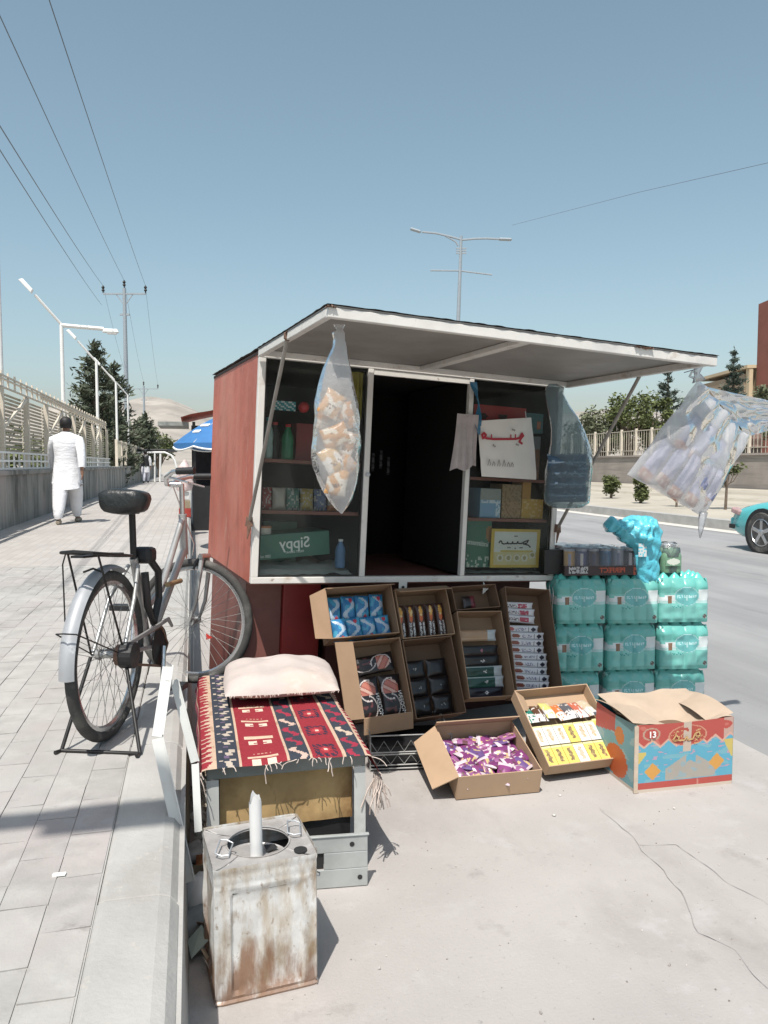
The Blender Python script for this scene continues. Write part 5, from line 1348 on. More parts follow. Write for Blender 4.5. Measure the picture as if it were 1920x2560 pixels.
# the kilim
RR, NV, CR = (.25, .03, .04), (.042, .048, .062), (.47, .34, .25)
def rug_col(px, t):
    """px: position across the weave (0-1580), t: metres from the front edge; stepped like weave"""
    q = .018; ti = floor(t / .006) * .006
    ph = (ti % .075) / .075
    j = noise.noise(V((px * .02, t * 18, 2)))
    def near(c, w): return abs(px - c) < w
    for c in (222, 420, 790, 970, 1235, 1412):
        if near(c, 13): return CR if j > -.35 else (.38, .26, .18)
    for c in (62,):
        if near(c, 8): return CR
    if px < 62: return (.24, .07, .09)
    if px < 222:                                           # red with a row of teeth
        if 142 < px < 206 and ph2(ti, .040) < (px - 138) / 95: return (.46, .34, .26)
        return RR
    if px < 420:                                           # navy with pale hooks
        u = (px - 322) / 72; p_ = ph2(ti, .082)
        if abs(u) < 1:
            if p_ < .30 and abs(u - .35 + p_) < .36: return (.42, .36, .30)
            if .30 < p_ < .55 and (u > .25 and u < .9 or -.85 < u < -.45 and p_ < .45): return (.42, .36, .30)
            if .72 < p_ < .9 and abs(u) < .28: return (.14, .10, .16)
        return NV
    if px < 790:                                           # wide red field with cream figures
        u = (px - 605) / 150; p_ = ph2(ti + .02, .17)
        if .36 < p_ < .46 and abs(u) < .80: return (.56, .42, .31) if abs(p_ - .41) < .03 or abs(u) > .6 else (.50, .36, .26)
        if .06 < p_ < .26 and .18 < abs(u) < .62 and not (.12 < p_ < .17 and abs(u) < .40): return (.60, .50, .40)
        if .54 < p_ < .56 and abs(u) < .5 and int(px / 16) % 2: return (.45, .24, .18)
        return RR
    if px < 970:                                           # navy with red and pale S figures
        u = (px - 880) / 75; p_ = ph2(ti + .01, .105); k = int((ti + .01) / .105) % 3
        s_ = .34 * sin(p_ * 2 * pi)
        if abs(u - s_ * 1.6) < .34 and .08 < p_ < .92: return (.30, .035, .06) if k else (.50, .36, .30)
        return NV
    if px < 1235:                                          # red with a dark rosette
        u = (px - 1103) / 105; p_ = (ph2(ti + .015, .19) - .35) / .30
        r = max(abs(u), abs(p_))
        if r < .85:
            if abs(u) < .14 and abs(p_) < .16: return (.60, .46, .38)
            if r > .55 and int((u + 9) * 6 + (p_ + 9) * 6) % 3: return (.035, .03, .05)
            if r < .42 and abs(u * p_) < .05: return (.38, .05, .06)
        return RR
    if px < 1412:
        u = (px - 1325) / 75; p_ = ph2(ti + .05, .105); k = int((ti + .05) / .105) % 4
        if abs(u - .5 * sin(p_ * 2 * pi)) < .34 and .08 < p_ < .92: return (.30, .035, .06) if k != 2 else (.48, .38, .30)
        return NV
    if ph2(ti, .036) < (px - 1400) / 110 and px < 1500: return (.52, .40, .31)
    return RR
def ph2(t, per): return (t % per) / per
rug = thing('rug', 'red and navy kilim with cream stripes spread over the low bench', 'rug', FLp + V((0, 0, bh_)), ROAD)
RL = bl_ + .03
def rug_p(s, t):
    px = 1580 * s; x = (px - 160) / 1260 * bw_; y = -.032 + RL * t; z = .006 + .003 * noise.noise(V((x * 9, y * 9, 0)))
    if x < 0: z += x * 1.0 + .0; x = -.012 - .02 * noise.noise(V((y * 4, 0, 1))) * min(1, -x * 20) + .25 * x
    elif x > bw_: d = x - bw_; z += -d * 1.35; x = bw_ + .010 + d * (.62 - .5 * t) + .012 * noise.noise(V((y * 5, 1, 1)))
    if t < .03: z -= .008 * (1 - t / .03)
    z += .010 * max(0, noise.noise(V((x * 5, y * 3, 4)))) * (1 if 0 < x < bw_ else 0)
    return (x, y, z)
MB().grid(rug_p, 158, 130, lambda s, t: rug_col(1580 * s, RL * t)).build('weave', mat('wool_weave', (1, 1, 1), .95, var=.16, scale=90, attr=True, bump=.5, bscale=260, bdist=.003, spec=.1), rug, smooth=True, ang=0)
fr = MB()
def strand(p, d, L, r=.0016):
    pts = [p]; v = V(d)
    for k in range(4):
        v = (v + V((random.gauss(0, .25), random.gauss(0, .25), -.35 + random.gauss(0, .2)))).normalized(); pts.append(pts[-1] + v * L / 4)
    fr.tube(pts, r, 4, cap=False)
for k in range(26):
    s = random.uniform(.02, .98); p = V(rug_p(s, 0)); strand(p, (random.gauss(0, .8), -.5, -.1), random.uniform(.010, .035) if k % 5 else .06)
for k in range(46):
    p = V(rug_p(1, random.uniform(0, .06))) + V((random.uniform(-.02, .0), 0, 0)); strand(p, (.1, -.2, -1), random.uniform(.05, .13), .0024)
for k in range(14):
    p = V(rug_p(0, random.uniform(0, .04))); strand(p, (-.1, -.2, -1), random.uniform(.03, .06), .002)
fr.build('fringe', mat('wool_fringe', (.50, .42, .37), .95, var=.2, scale=30), rug, kind='stuff')
# cushion
cu = thing('cushion', 'flat pale pink cushion with a frayed edge lying on the kilim', 'cushion', FLp + Matrix.Rotation(RA, 3, 'Z') @ V((.312, .74, bh_ + .012)), (0, 0, RA - .05))
def cush(s, t, up):
    x, y = (s - .5), (t - .5)
    e = max(0, 1 - abs(2 * x) ** 3.2) ** .55 * max(0, 1 - abs(2 * y) ** 3.2) ** .55
    wob = noise.noise(V((x * 4, y * 4, 3)))
    return (x * .44 * (1 + .04 * sin(pi * t)), y * .46 * (1 + .03 * sin(pi * s)), .046 + (.066 * e * (1 + .22 * wob) if up else -.040 * e) + .006 * wob)
cmb = MB(); cmb.grid(lambda s, t: cush(s, t, 1), 40, 40); cmb.grid(lambda s, t: cush(s, t, 0), 20, 20, flip=True)
cmb.build('cover', mat('pink_ticking', (.475, .415, .385), .95, var=.07, scale=7, bump=.4, bscale=120, bdist=.003, layers=(((.50, .40, .33), 3, .52, .7, None), ((.66, .56, .54), 6, .58, .75, None))), cu, smooth=True, ang=0)
fr = MB()
for k in range(50):
    s = random.random(); p = V(cush(s, 0.0, 1)); strand(p, (random.gauss(0, .5), -.8, -.3), random.uniform(.004, .012), .0014)
fr.build('frayed_edge', mat('frayed_thread', (.52, .42, .37), .95), cu, kind='stuff')

# ---- ghee tin used as a bin
A1, B1, C1_ = G(539, 2522), G(783, 2476), G(505, 2395)
yaw = atan2(B1.y - A1.y, B1.x - A1.x) + .075
tin = thing('tin_can', 'battered silver square oil tin with rust stains and its lid cut open', 'tin', A1, (0, 0, yaw))
TWd, TDp, TH = (B1 - A1).length + .020, .240, .352
m, N, L, b = nodes('rust_stained_tin')
tcx = N.new('ShaderNodeTexCoord'); sx_ = N.new('ShaderNodeSeparateXYZ'); L.new(tcx.outputs['Object'], sx_.inputs[0])
base = mixc(N, L, noise_fac(N, L, 22, 6, None, 'Object', .35, .65), (.62, .62, .60), (.74, .74, .72))
base = mixc(N, L, noise_fac(N, L, 26, 7, (1, 1, .28), 'Object', .44, .68), base, (.46, .385, .29))
base = mixc(N, L, noise_fac(N, L, 13, 7, (1, 1, .45), 'Object', .52, .68), base, (.31, .23, .15))
base = mixc(N, L, noise_fac(N, L, 70, 5, (1, 1, .6), 'Object', .58, .70), base, (.36, .30, .24))
mr = N.new('ShaderNodeMapRange'); L.new(sx_.outputs['Z'], mr.inputs[0]); mr.inputs[1].default_value = .21; mr.inputs[2].default_value = .0; mr.inputs[3].default_value = -.30; mr.inputs[4].default_value = .54
ad = N.new('ShaderNodeMath'); ad.operation = 'ADD'; ad.use_clamp = True; L.new(mr.outputs[0], ad.inputs[0]); L.new(noise_fac(N, L, 24, 7, (1, 1, .22), 'Object', .30, .72), ad.inputs[1])
ml = N.new('ShaderNodeMapRange'); L.new(ad.outputs[0], ml.inputs[0]); ml.inputs[1].default_value = .52; ml.inputs[2].default_value = .92; ml.inputs[4].default_value = .85
base = mixc(N, L, ml.outputs[0], base, (.25, .135, .08))
L.new(base, b.inputs['Base Color']); b.inputs['Roughness'].default_value = .42; b.inputs['Metallic'].default_value = .25
bp = N.new('ShaderNodeBump'); bp.inputs['Strength'].default_value = .45; bp.inputs['Distance'].default_value = .006; L.new(noise_fac(N, L, 16, 5, None, 'Object', 0, 1), bp.inputs['Height']); L.new(bp.outputs[0], b.inputs['Normal'])
M['tin'] = m
M['tin_top'] = mat('scuffed_tin_lid', (.42, .40, .38), .5, .35, var=.12, scale=18, bump=.2, bscale=40, layers=(((.28, .24, .21), 11, .55, .75, None), ((.55, .54, .52), 26, .62, .78, None)))
def sq(k, n, inset):
    r = .022; cx, cy = (inset, TWd - inset), (inset, TDp - inset)
    q = 4 * k / n; side = int(q) % 4; u = q - int(q)
    corners = [(cx[0], cy[0]), (cx[1], cy[0]), (cx[1], cy[1]), (cx[0], cy[1])]
    p, q_ = V(corners[side]), V(corners[(side + 1) % 4]); d = (q_ - p); Ln = d.length; d.normalize(); nin = V((-d.y, d.x))
    s = u * Ln
    # rounded corners by pulling the ends inwards
    e = 0
    for dist in (s, Ln - s):
        if dist < r: e += r * .29 * (1 - dist / r) ** 2 * 1.0
    pt = p + d * s + nin * e
    return pt, u
tb_ = MB(); nS = 136
zs = [0, .006, .012, .02, .03, .045, .06, .075, .09, .11, .13, .15, .17, .19, .21, .23, .25, .27, .28, .287, .295, .30, .305, .312, .325, .335, .340, TH]
for z in zs:
    for k in range(nS):
        ins = 0
        if z in (.006,): ins = -.002
        if z == .012: ins = .002
        if z == .305: ins = .0015
        if z >= .335: ins = -.0015 if z != .335 else .0005
        pt, u = sq(k, nS, ins)
        if .02 < z < .30:
            c = .5
            panel = .007 * min(1, max(0, (.291 - z) / .02)) if .17 < u < .83 else 0
            dn = .006 * noise.noise(V((pt.x * 13, pt.y * 13, z * 10))) + .002 * noise.noise(V((pt.x * 40, pt.y * 40, z * 30)))
            dirc = V((TWd / 2 - pt.x, TDp / 2 - pt.y)); 
            if .03 < u < .97:
                ax = V((0, 1)) if abs(dirc.y) / TDp > abs(dirc.x) / TWd else V((1, 0))
                sgn = 1 if (dirc.y if ax.y else dirc.x) > 0 else -1
                pt = pt + ax * sgn * (panel + dn + (-.003 if abs(u - .12) < .03 or abs(u - .88) < .03 else 0))
        tb_.v.append(V((pt.x, pt.y, z)))
for r in range(len(zs) - 1):
    for k in range(nS): tb_.face([r * nS + k, r * nS + (k + 1) % nS, (r + 1) * nS + (k + 1) % nS, (r + 1) * nS + k])
tb_.face([k for k in range(nS)][::-1])
tb_.build('body', M['tin'], tin, smooth=True, ang=40)
# lid plate with a round hole; sunk slightly below the rim
hc_, hr = V((TWd * .50, TDp * .50)), .082
top = MB()
for rr_ in range(5):
    f_ = rr_ / 4
    for k in range(nS):
        pt, u = sq(k, nS, .001); d = pt - hc_; cpt = hc_ + d.normalized() * hr
        q = cpt.lerp(pt, f_); top.v.append(V((q.x, q.y, TH - .006 - .004 * sin(pi * f_))))
for r in range(4):
    for k in range(nS): top.face([r * nS + k, r * nS + (k + 1) % nS, (r + 1) * nS + (k + 1) % nS, (r + 1) * nS + k])
top.build('lid', M['tin_top'], tin, smooth=True, ang=0)
MB().lathe([(hr, TH - .010), (hr + .003, TH - .003), (hr - .001, TH - .0035)], 40, Matrix.Translation((hc_.x, hc_.y, 0)), cap=False).build('hole_rim', M['tin_top'], tin, smooth=True)
ins_ = MB(); ins_.bx(.006, TWd - .006, .006, TDp - .006, .28, .284); ins_.build('inner_floor', M['black'], tin)
dsc = MB(); dsc.lathe([(.002, 0), (.074, 0), (.076, .003)], 36, cap=False); dsc.build('cut_disc', M['tin_top'], tin, loc=(hc_.x - .004, hc_.y - .012, TH - .030), rot=(-.12, .08, 0))
MB().poly([(.02, -.012, .004), (.052, .004, .004), (.047, .026, .004), (.018, .030, .004)]).build('disc_gap', M['ink_k'], tin, loc=(hc_.x + .0, hc_.y - .01, TH - .030))
MB().lathe([(.0175, 0), (.0175, .0012)], 18, Matrix.Translation((TWd * .86, TDp * .17, TH - .0055))).build('pour_hole', M['ink_k'], tin)
for cx, cy, ang in ((.040, TDp * .40, 1.2), (TWd - .030, TDp * .60, 1.35)):
    w, h = .028, .017
    pth = [(-w, -h, 0), (w, -h, .004), (w + .004, 0, .010), (w, h, .012), (-w, h, .004), (-w - .004, 0, 0)]
    MB().tube([Matrix.Rotation(ang, 3, 'Z') @ V(p) for p in pth], .0022, 6, closed=True).build('wire_handle', M['galv'], tin, smooth=True, loc=(cx, cy, TH + .001))
MB().tube([(0, -.02, 0), (.03, -.022, -.005), (.036, 0, -.010), (.03, .02, -.014), (0, .02, -.014)], .0018, 6).build('wire_handle', M['galv'], tin, smooth=True, loc=(TWd, TDp * .5, .24))
pipe = thing('pipe', 'short white pipe standing up out of the open oil tin', 'pipe', tin.matrix_basis @ V((hc_.x - .010, hc_.y - .030, TH - .03)), (.02, -.012, 0))
pr = MB(); n_ = 18
for z in (0, .05, .10, .14, .158):
    for k in range(n_):
        a_ = 2 * pi * k / n_; zz = z - (.012 * (sin(a_ * 2 + 1) + .6 * sin(a_ * 5)) if z > .15 else 0)
        pr.v.append(V((.0165 * cos(a_), .0165 * sin(a_), zz)))
for r in range(4):
    for k in range(n_): pr.face([r * n_ + k, r * n_ + (k + 1) % n_, (r + 1) * n_ + (k + 1) % n_, (r + 1) * n_ + k])
pr.build('tube', mat('white_pvc', (.70, .70, .69), .4, var=.05, scale=9, layers=(((.30, .24, .18), 30, .68, .8, None),)), pipe, smooth=True, ang=0)

# ---- white angle iron frame leaning in the gutter
afr = thing('angle_iron_stand', 'bent white angle iron frame propped against the kerb by the bicycle', 'metal stand', G(472, 2205) + V((0, 0, .001)))
o0 = V(afr.location); fm_ = mat('white_enamel', (.56, .565, .54), .45, var=.06, scale=6, layers=(((.48, .44, .38), 5, .58, .78, None), (RUST, 22, .72, .85, None)))
def fp(px, py, d): return D(px, py, d) - o0
def angle(p, q, w, name='bar'):
    a_ = MB(); a_.bar(p, q, w, .004, (.35, -.9, .25)); d = (q - p).normalized()
    a_.bar(p + V((w * .48, .008, 0)), q + V((w * .48, .008, 0)), .004, w * .8, (.35, -.9, .25)); a_.build(name, fm_, afr)
angle(fp(418, 1668, 2.34), fp(392, 1842, 2.20), .028, 'upper_bar')
angle(fp(392, 1846, 2.20), fp(472, 2205, 2.10), .030, 'lower_bar')
angle(fp(434, 1700, 2.37), fp(486, 1905, 2.33), .022, 'brace')
angle(fp(486, 1910, 2.33), fp(494, 2080, 2.25), .018, 'brace')
MB().bar(fp(412, 1702, 2.315), fp(434, 1706, 2.32), .012, .012).build('lug', fm_, afr)
# grey slip-on shoes hidden by the tin
for k, (px, py, yw, lab) in enumerate(((484, 2256, 2.2, 'grey slip on sandal by the kerb, the farther of the two behind the tin'), (496, 2318, 2.5, 'grey slip on sandal peeping out beside the oil tin, the nearer one'))):
    sh_ = thing('sandal', lab, 'sandal', G(px, py) + V((.02, .02, 0)), (0, 0, yw), 'pair of grey sandals')
    def outl(t): return .045 * (sin(pi * t) ** .55) * (1 - .12 * cos(2 * pi * t))
    sole = MB(); n_ = 20
    for z in (.0, .018, .024):
        for k2 in range(n_ + 1): t = k2 / n_; sole.v.append(V((outl(t), (t - .5) * .25, z)))
        for k2 in range(n_ + 1): t = 1 - k2 / n_; sole.v.append(V((-outl(t), (t - .5) * .25, z)))
    n2 = 2 * n_ + 2
    for r in range(2):
        for k2 in range(n2): sole.face([r * n2 + k2, r * n2 + (k2 + 1) % n2, (r + 1) * n2 + (k2 + 1) % n2, (r + 1) * n2 + k2])
    sole.face([2 * n2 + k2 for k2 in range(n2)])
    sole.build('sole', mat('grey_rubber_sole', (.16, .165, .16), .8), sh_, smooth=True)
    MB().grid(lambda s, t: (cos(pi * s) * outl(.5 + .46 * t) * 1.02, .03 + .105 * t - .03 * sin(pi * s) * (1 - t) * .5, .020 + .045 * sin(pi * s) * (1 - t * t * .75)), 16, 8).build('strap', mat('grey_rubber', (.22, .23, .225), .7, var=.15, scale=30), sh_, smooth=True, ang=0)
# litter caught in the gutter
lt_ = MB()
for k in range(120):
    a_ = random.uniform(2.0, 3.4); p = AB(a_, random.uniform(-.01, .055) , .004 + random.random() * .05)
    c = random.choice([(.6, .58, .54), (.66, .66, .64), (.6, .6, .58), (.30, .24, .17), (.5, .48, .44), (.55, .5, .42), (.30, .36, .33), (.42, .26, .18)])
    s = random.uniform(.008, .035); u = V((random.gauss(0, 1), random.gauss(0, 1), random.gauss(0, .7))).normalized() * s; w = u.cross(V((random.gauss(0, 1), random.gauss(0, 1), random.gauss(0, 1)))).normalized() * s * random.uniform(.3, .9)
    lt_.poly([p - u - w, p + u - w * .6, p + u * .8 + w + V((0, 0, s * .4)), p - u * .7 + w], c)
tag(lt_.build('litter', M['print'], kind='stuff'), 'scraps of paper and plastic rubbish caught between the bench and the kerb', 'litter')
for k, (px, py, sz, c, lab) in enumerate(((500, 2250, .080, (.62, .60, .57), 'crumpled white plastic bag in the gutter between frame and tin'), (486, 2130, .05, (.64, .63, .61), 'small white crumpled paper ball lying above the gutter bag'), (505, 2155, .045, (.42, .16, .07), 'rust brown wrapper in the gutter beside the oil tin'))):
    r_ = MB(); r_.col = c; r_.lathe([(.02, -1), (.6, -.8), (.95, -.35), (1, .1), (.8, .6), (.45, .9), (.02, 1)], 18)
    for q in range(len(r_.v)):
        v = r_.v[q]; n_ = 1 + .35 * noise.noise(v * 2.2 + V((k * 5, 0, 0))) + .2 * noise.noise(v * 5); r_.v[q] = V((v.x * n_, v.y * n_, v.z * n_ * .7)) * sz
    tag(r_.build('crumpled_bag', M['print'], None, True, 0, G(px, py + 25) + V((.02, 0, sz * .6))), lab, 'litter')
tag(MB().box((0, 0, .002), (.030, .014, .003), Matrix.Rotation(.2, 3, 'Z')).build('paper_scrap', M['ink_w'], None, False, 40, G(148, 2188, SW)), 'tiny white paper scrap lying alone on the pavers', 'paper')

# ---- bicycle
hub0 = D(270, 1641, 2.77); hub0.z = SW + .305; hub1 = D(485, 1552, 3.76)
bx1 = (hub1 - hub0).normalized(); by1 = V((0, 0, 1)).cross(bx1).normalized(); bz1 = bx1.cross(by1)
BSC = .953
BL = (hub1 - hub0).length / BSC
bike = thing('bicycle', 'old grey step through bicycle on a rear stand, front wheel hanging over the kerb', 'bicycle', hub0, frame(bx1, by1, bz1)); bike.scale = (BSC,) * 3
m_fr = mat('silver_bike_paint', (.38, .38, .37), .35, .45, var=.12, scale=10, layers=(((.14, .11, .09), 16, .64, .8, None),))
spm = mat('spoke_steel', (.22, .22, .21), .6, .2)
chrome = mat('dull_chrome', (.60, .60, .60), .22, .9, var=.05)
rub = mat('tyre_rubber', (.05, .049, .046), .85, var=.15, scale=20, layers=(((.16, .155, .14), 7, .52, .75, None),), bump=.5, bscale=140, bdist=.003)
alu = mat('silver_fender', (.36, .37, .385), .5, .2, var=.08, scale=8, layers=(((.66, .66, .66), 16, .62, .75, None), ((.25, .20, .17), 30, .7, .82, None)))
def wheel(loc, rot, extra):
    w = MB().lathe([(.020, -.045), (.022, -.03), (.014, -.028), (.014, .028), (.022, .03), (.020, .045)], 12, Matrix.Rotation(pi / 2, 4, 'X')).build('wheel', m_fr, bike, True, 40, loc, rot)
    n = 48
    MB().tube([(.302 * cos(2 * pi * k / n), 0, .302 * sin(2 * pi * k / n)) for k in range(n)], .021, 10, closed=True).build('tyre', rub, w, smooth=True)
    MB().tube([(.277 * cos(2 * pi * k / n), 0, .277 * sin(2 * pi * k / n)) for k in range(n)], .011, 6, closed=True, sx=1.2).build('rim', chrome, w, smooth=True)
    sp = MB()
    for k in range(36):
        a = 2 * pi * k / 36; b_ = a + (.85 if k % 4 < 2 else -.85); s_ = .028 if k % 2 else -.028
        sp.tube([(.019 * cos(b_), s_, .019 * sin(b_)), (.270 * cos(a), 0, .270 * sin(a))], .0011, 4, cap=False)
    sp.build('spokes', spm, w, kind='stuff')
    return w
rw = wheel((0, 0, 0), None, 0)
STE = radians(82)
fw_ = wheel((BL, 0, 0), (0, 0, STE), 0)
ref = MB().prism([(0, 0), (.034, -.012), (.034, .022)], .004).build('reflector', mat('red_reflector', (.5, .04, .03), .3), fw_, loc=(-.10, -.008, -.085), rot=(0, 0, 0))
T_ = MB
def bt(name, path, r, mtl=None, par=None, n=10): return MB().tube(path, r, n).build(name, mtl or m_fr, par or bike, smooth=True)
BBp, ST, HT, HB = V((.41, 0, -.03)), V((.24, 0, .36)), V((BL - .195, 0, .55)), V((BL - .165, 0, .35))
bt('seat_tube', [BBp, ST], .017); bt('seat_post', [ST, V((.215, 0, .575))], .0135, M['dark_metal'])
bt('head_tube', [HB, HT], .020)
bt('down_tube', [HB + V((-.01, 0, .02)), BBp], .018); bt('upper_tube', [HT + V((-.01, 0, -.03)), V((.56, 0, .20)), V((.34, 0, .12))], .015)
for s_ in (-1, 1):
    bt('chain_stay', [BBp + V((-.02, s_ * .03, 0)), V((.2, s_ * .055, -.01)), V((0, s_ * .06, 0))], .009)
    bt('seat_stay', [ST + V((0, s_ * .02, -.03)), V((.12, s_ * .052, .20)), V((0, s_ * .06, 0))], .008)
# steering: fork, stem and bars turned with the wheel
stq = Matrix.Translation((BL, 0, 0)) @ Matrix.Rotation(STE, 4, 'Z')
def stp(x, y, z): return stq @ V((x, y, z))
crown = stp(-.055, 0, .335)
for s_ in (-1, 1): bt('fork_blade', [crown + (stp(0, s_ * .03, 0) - stp(0, 0, 0)), stp(-.055, s_ * .052, .26), stp(-.035, s_ * .056, .10), stp(0, s_ * .052, 0)], [.013, .012, .010, .007])
bt('fork_crown', [stp(-.055, -.05, .335), stp(-.055, .05, .335)], .014, chrome)
bt('steerer', [HB + V((.01, 0, -.02)), HT, HT + V((-.02, 0, .15))], .0125, chrome)
SC_ = HT + V((-.022, 0, .145)); sR = Matrix.Rotation(STE + .26, 3, 'Z')
def bar_p(x, y, z): return SC_ + sR @ V((x, y, z))
bt('stem', [SC_, bar_p(.06, 0, .0)], .014, chrome)
bars = [(-.10, -.22, .055), (-.06, -.215, .055), (.0, -.19, .05), (.045, -.12, .03), (.06, -.05, .0), (.06, .05, .0), (.045, .12, .03), (.0, .19, .05), (-.06, .215, .055), (-.10, .22, .055)]
bt('handlebar', [bar_p(*q) for q in bars], .0115, chrome)
for s_ in (-1, 1): bt('grip', [bar_p(-.105, s_ * .221, .055), bar_p(-.02, s_ * .200, .053)], [.0175, .0165], M['black'])
for s_ in (-1, 1): bt('brake_lever', [bar_p(.035, s_ * .14, .03), bar_p(.0, s_ * .17, .02), bar_p(-.075, s_ * .205, .0)], .005, chrome)
bt('brake_rod', [bar_p(.03, .05, -.01), stp(-.02, .05, .40), stp(-.01, .045, .34)], .0035, chrome)
bt('brake_caliper', [stp(-.02, -.055, .27), stp(-.045, -.03, .345), stp(-.045, .03, .345), stp(-.02, .055, .27)], .006, M['dark_metal'])
# saddle
sd = MB(); prf = [(-.135, .06, .030), (-.128, .108, .056), (-.08, .124, .062), (-.02, .116, .058), (.04, .075, .046), (.10, .040, .034), (.145, .030, .026), (.155, .012, .012)]
i0 = 0
for x, w, h in prf:
    for j in range(20):
        a = 2 * pi * j / 20; sd.v.append(V((.21 + x, w * .80 * math.copysign(abs(cos(a)) ** .6, cos(a)) * (1 if sin(a) > 0 else .94), .600 + (h * .66 if sin(a) > 0 else h * 1.0) * math.copysign(abs(sin(a)) ** .7, sin(a)) + .006 * noise.noise(V((x * 20, a * 2, 1))))))
for r in range(len(prf) - 1):
    for j in range(20): sd.face([r * 20 + j, (r + 1) * 20 + j, (r + 1) * 20 + (j + 1) % 20, r * 20 + (j + 1) % 20])
sd.face([j for j in range(20)]); sd.face([(len(prf) - 1) * 20 + j for j in range(20)][::-1])
sd.build('saddle', mat('black_vinyl', (.016, .018, .018), .38, var=.3, scale=14, bump=.5, bscale=26, bdist=.01), bike, smooth=True, ang=0)
for s_ in (-1, 1): bt('saddle_spring', [(.12 + .012 * cos(k * 1.5), s_ * .05 + .012 * sin(k * 1.5), .555 + .0022 * k) for k in range(20)], .003, M['dark_metal'], n=5)
MB().box((.215, 0, .56), (.06, .05, .035)).build('saddle_clamp', M['dark_metal'], bike, bevel=.006)
# rear fender, rack, light
def arc(r, a0, a1, n): return [(r * cos(a0 + (a1 - a0) * k / n), r * sin(a0 + (a1 - a0) * k / n)) for k in range(n + 1)]
fd = MB(); n_ = 26
fd.grid(lambda s, t: ((.332 + .014 * cos((s - .5) * pi)) * cos(radians(62 + 124 * t)), (s - .5) * .056, (.332 + .014 * cos((s - .5) * pi)) * sin(radians(62 + 124 * t))), 8, n_)
fd.build('rear_fender', alu, bike, smooth=True, ang=0)
bt('fender_stay', [(.0, .062, 0), (-.335, .036, .125), (-.358, 0, .130), (-.335, -.036, .125), (0, -.062, 0)], .0028, M['dark_metal'], n=5)
bt('fender_band', [(.362 * cos(radians(112)), -.037, .362 * sin(radians(112)) - .012), (.364 * cos(radians(112)), 0, .364 * sin(radians(112))), (.362 * cos(radians(112)), .037, .362 * sin(radians(112)) - .012)], .004, M['dark_metal'], n=6)
rk = [(-.29, -.0, .405), (-.27, -.055, .40), (-.05, -.065, .385), (.10, -.05, .375), (.10, .05, .375), (-.05, .065, .385), (-.27, .055, .40)]
MB().tube(rk, .006, 6, closed=True).build('rack', M['dark_metal'], bike, smooth=True)
for y in (-.022, .022): bt('rack_rod', [(-.28, y, .402), (.10, y, .376)], .0045, M['dark_metal'], n=6)
MB().box((-.09, 0, .385), (.34, .05, .008)).build('rack_clamp', M['black'], bike)
for s_ in (-1, 1): bt('rack_stay', [(-.22, s_ * .055, .395), (0, s_ * .066, .0)], .004, M['dark_metal'], n=6)
bt('rack_wire', [(-.285, .03, .40), (-.287, .04, .36), (-.275, .035, .16)], .0028, M['dark_metal'], n=5)
# drive
MB().lathe([(.03, -.01), (.085, -.006), (.085, .0), (.03, .004)], 28, Matrix.Translation((BBp.x, -.055, BBp.z)) @ Matrix.Rotation(pi / 2, 4, 'X')).build('chainring', M['dark_metal'], bike)
MB().tube([(0, -.058, .032), (BBp.x, -.058, BBp.z + .086), (BBp.x + .08, -.058, BBp.z), (BBp.x, -.058, BBp.z - .086), (0, -.058, -.032), (-.03, -.058, 0)], .006, 5, closed=True).build('chain', M['rusty'], bike)
MB().lathe([(.02, -.02), (.04, -.018), (.045, .02), (.02, .024)], 16, Matrix.Translation((0, -.055, 0)) @ Matrix.Rotation(pi / 2, 4, 'X')).build('sprocket', M['rusty'], bike)
MB().lathe([(.03, -.03), (.05, -.025), (.05, .025), (.02, .03)], 18, Matrix.Translation((.0, -.082, 0)) @ Matrix.Rotation(pi / 2, 4, 'X')).build('hub_drum', M['black'], bike)
MB().prism([(-.02, .030), (.30, .060), (.44, .075), (.49, .04), (.50, .05), (.45, .092), (.30, .078), (-.03, .046)], .010, Matrix.Translation((0, -.082, 0))).build('chain_guard', m_fr, bike, bevel=.003)
for s_, dx, dz_ in ((-1, -.055, -.16), (1, .055, .16)):
    e_ = V((BBp.x + dx, s_ * .085, BBp.z + dz_)); bt('crank', [V((BBp.x, s_ * .07, BBp.z)), e_], [.011, .009], chrome)
    MB().box(e_ + V((0, s_ * .055, 0)), (.07, .095, .026)).build('pedal', M['black'], bike, bevel=.004)
# stand
ft_, fs_ = G(154, 1880, SW), G(350, 1888, SW)
Bi = bike.matrix_basis.inverted()
a_, c_ = Bi @ ft_, Bi @ fs_
bt('stand_leg', [V((0, .068, -.01)), a_ + V((0, 0, .006))], .007, M['dark_metal']); bt('stand_leg', [V((0, -.068, -.01)), c_ + V((0, 0, .006))], .007, M['dark_metal'])
bt('stand_foot', [a_ + V((-.03, .01, .006)), a_ + V((0, 0, .006)), c_ + V((0, 0, .006)), c_ + V((-.03, 0, .006))], .007, M['dark_metal'])
bt('pump', [V((.56, -.03, .225)), V((.74, -.03, .23))], .012, mat('brass_tone', (.36, .26, .14), .4, .5))
bt('lock_cable', [V((.30, -.04, .36)), V((.36, -.06, .30)), V((.40, -.05, .18)), V((.34, -.05, .08)), V((.27, -.05, .16)), V((.26, -.04, .30))], .016, M['black'])
MB().box((.30, -.02, .37), (.09, .09, .07)).build('tool_bag', M['black'], bike, bevel=.02)

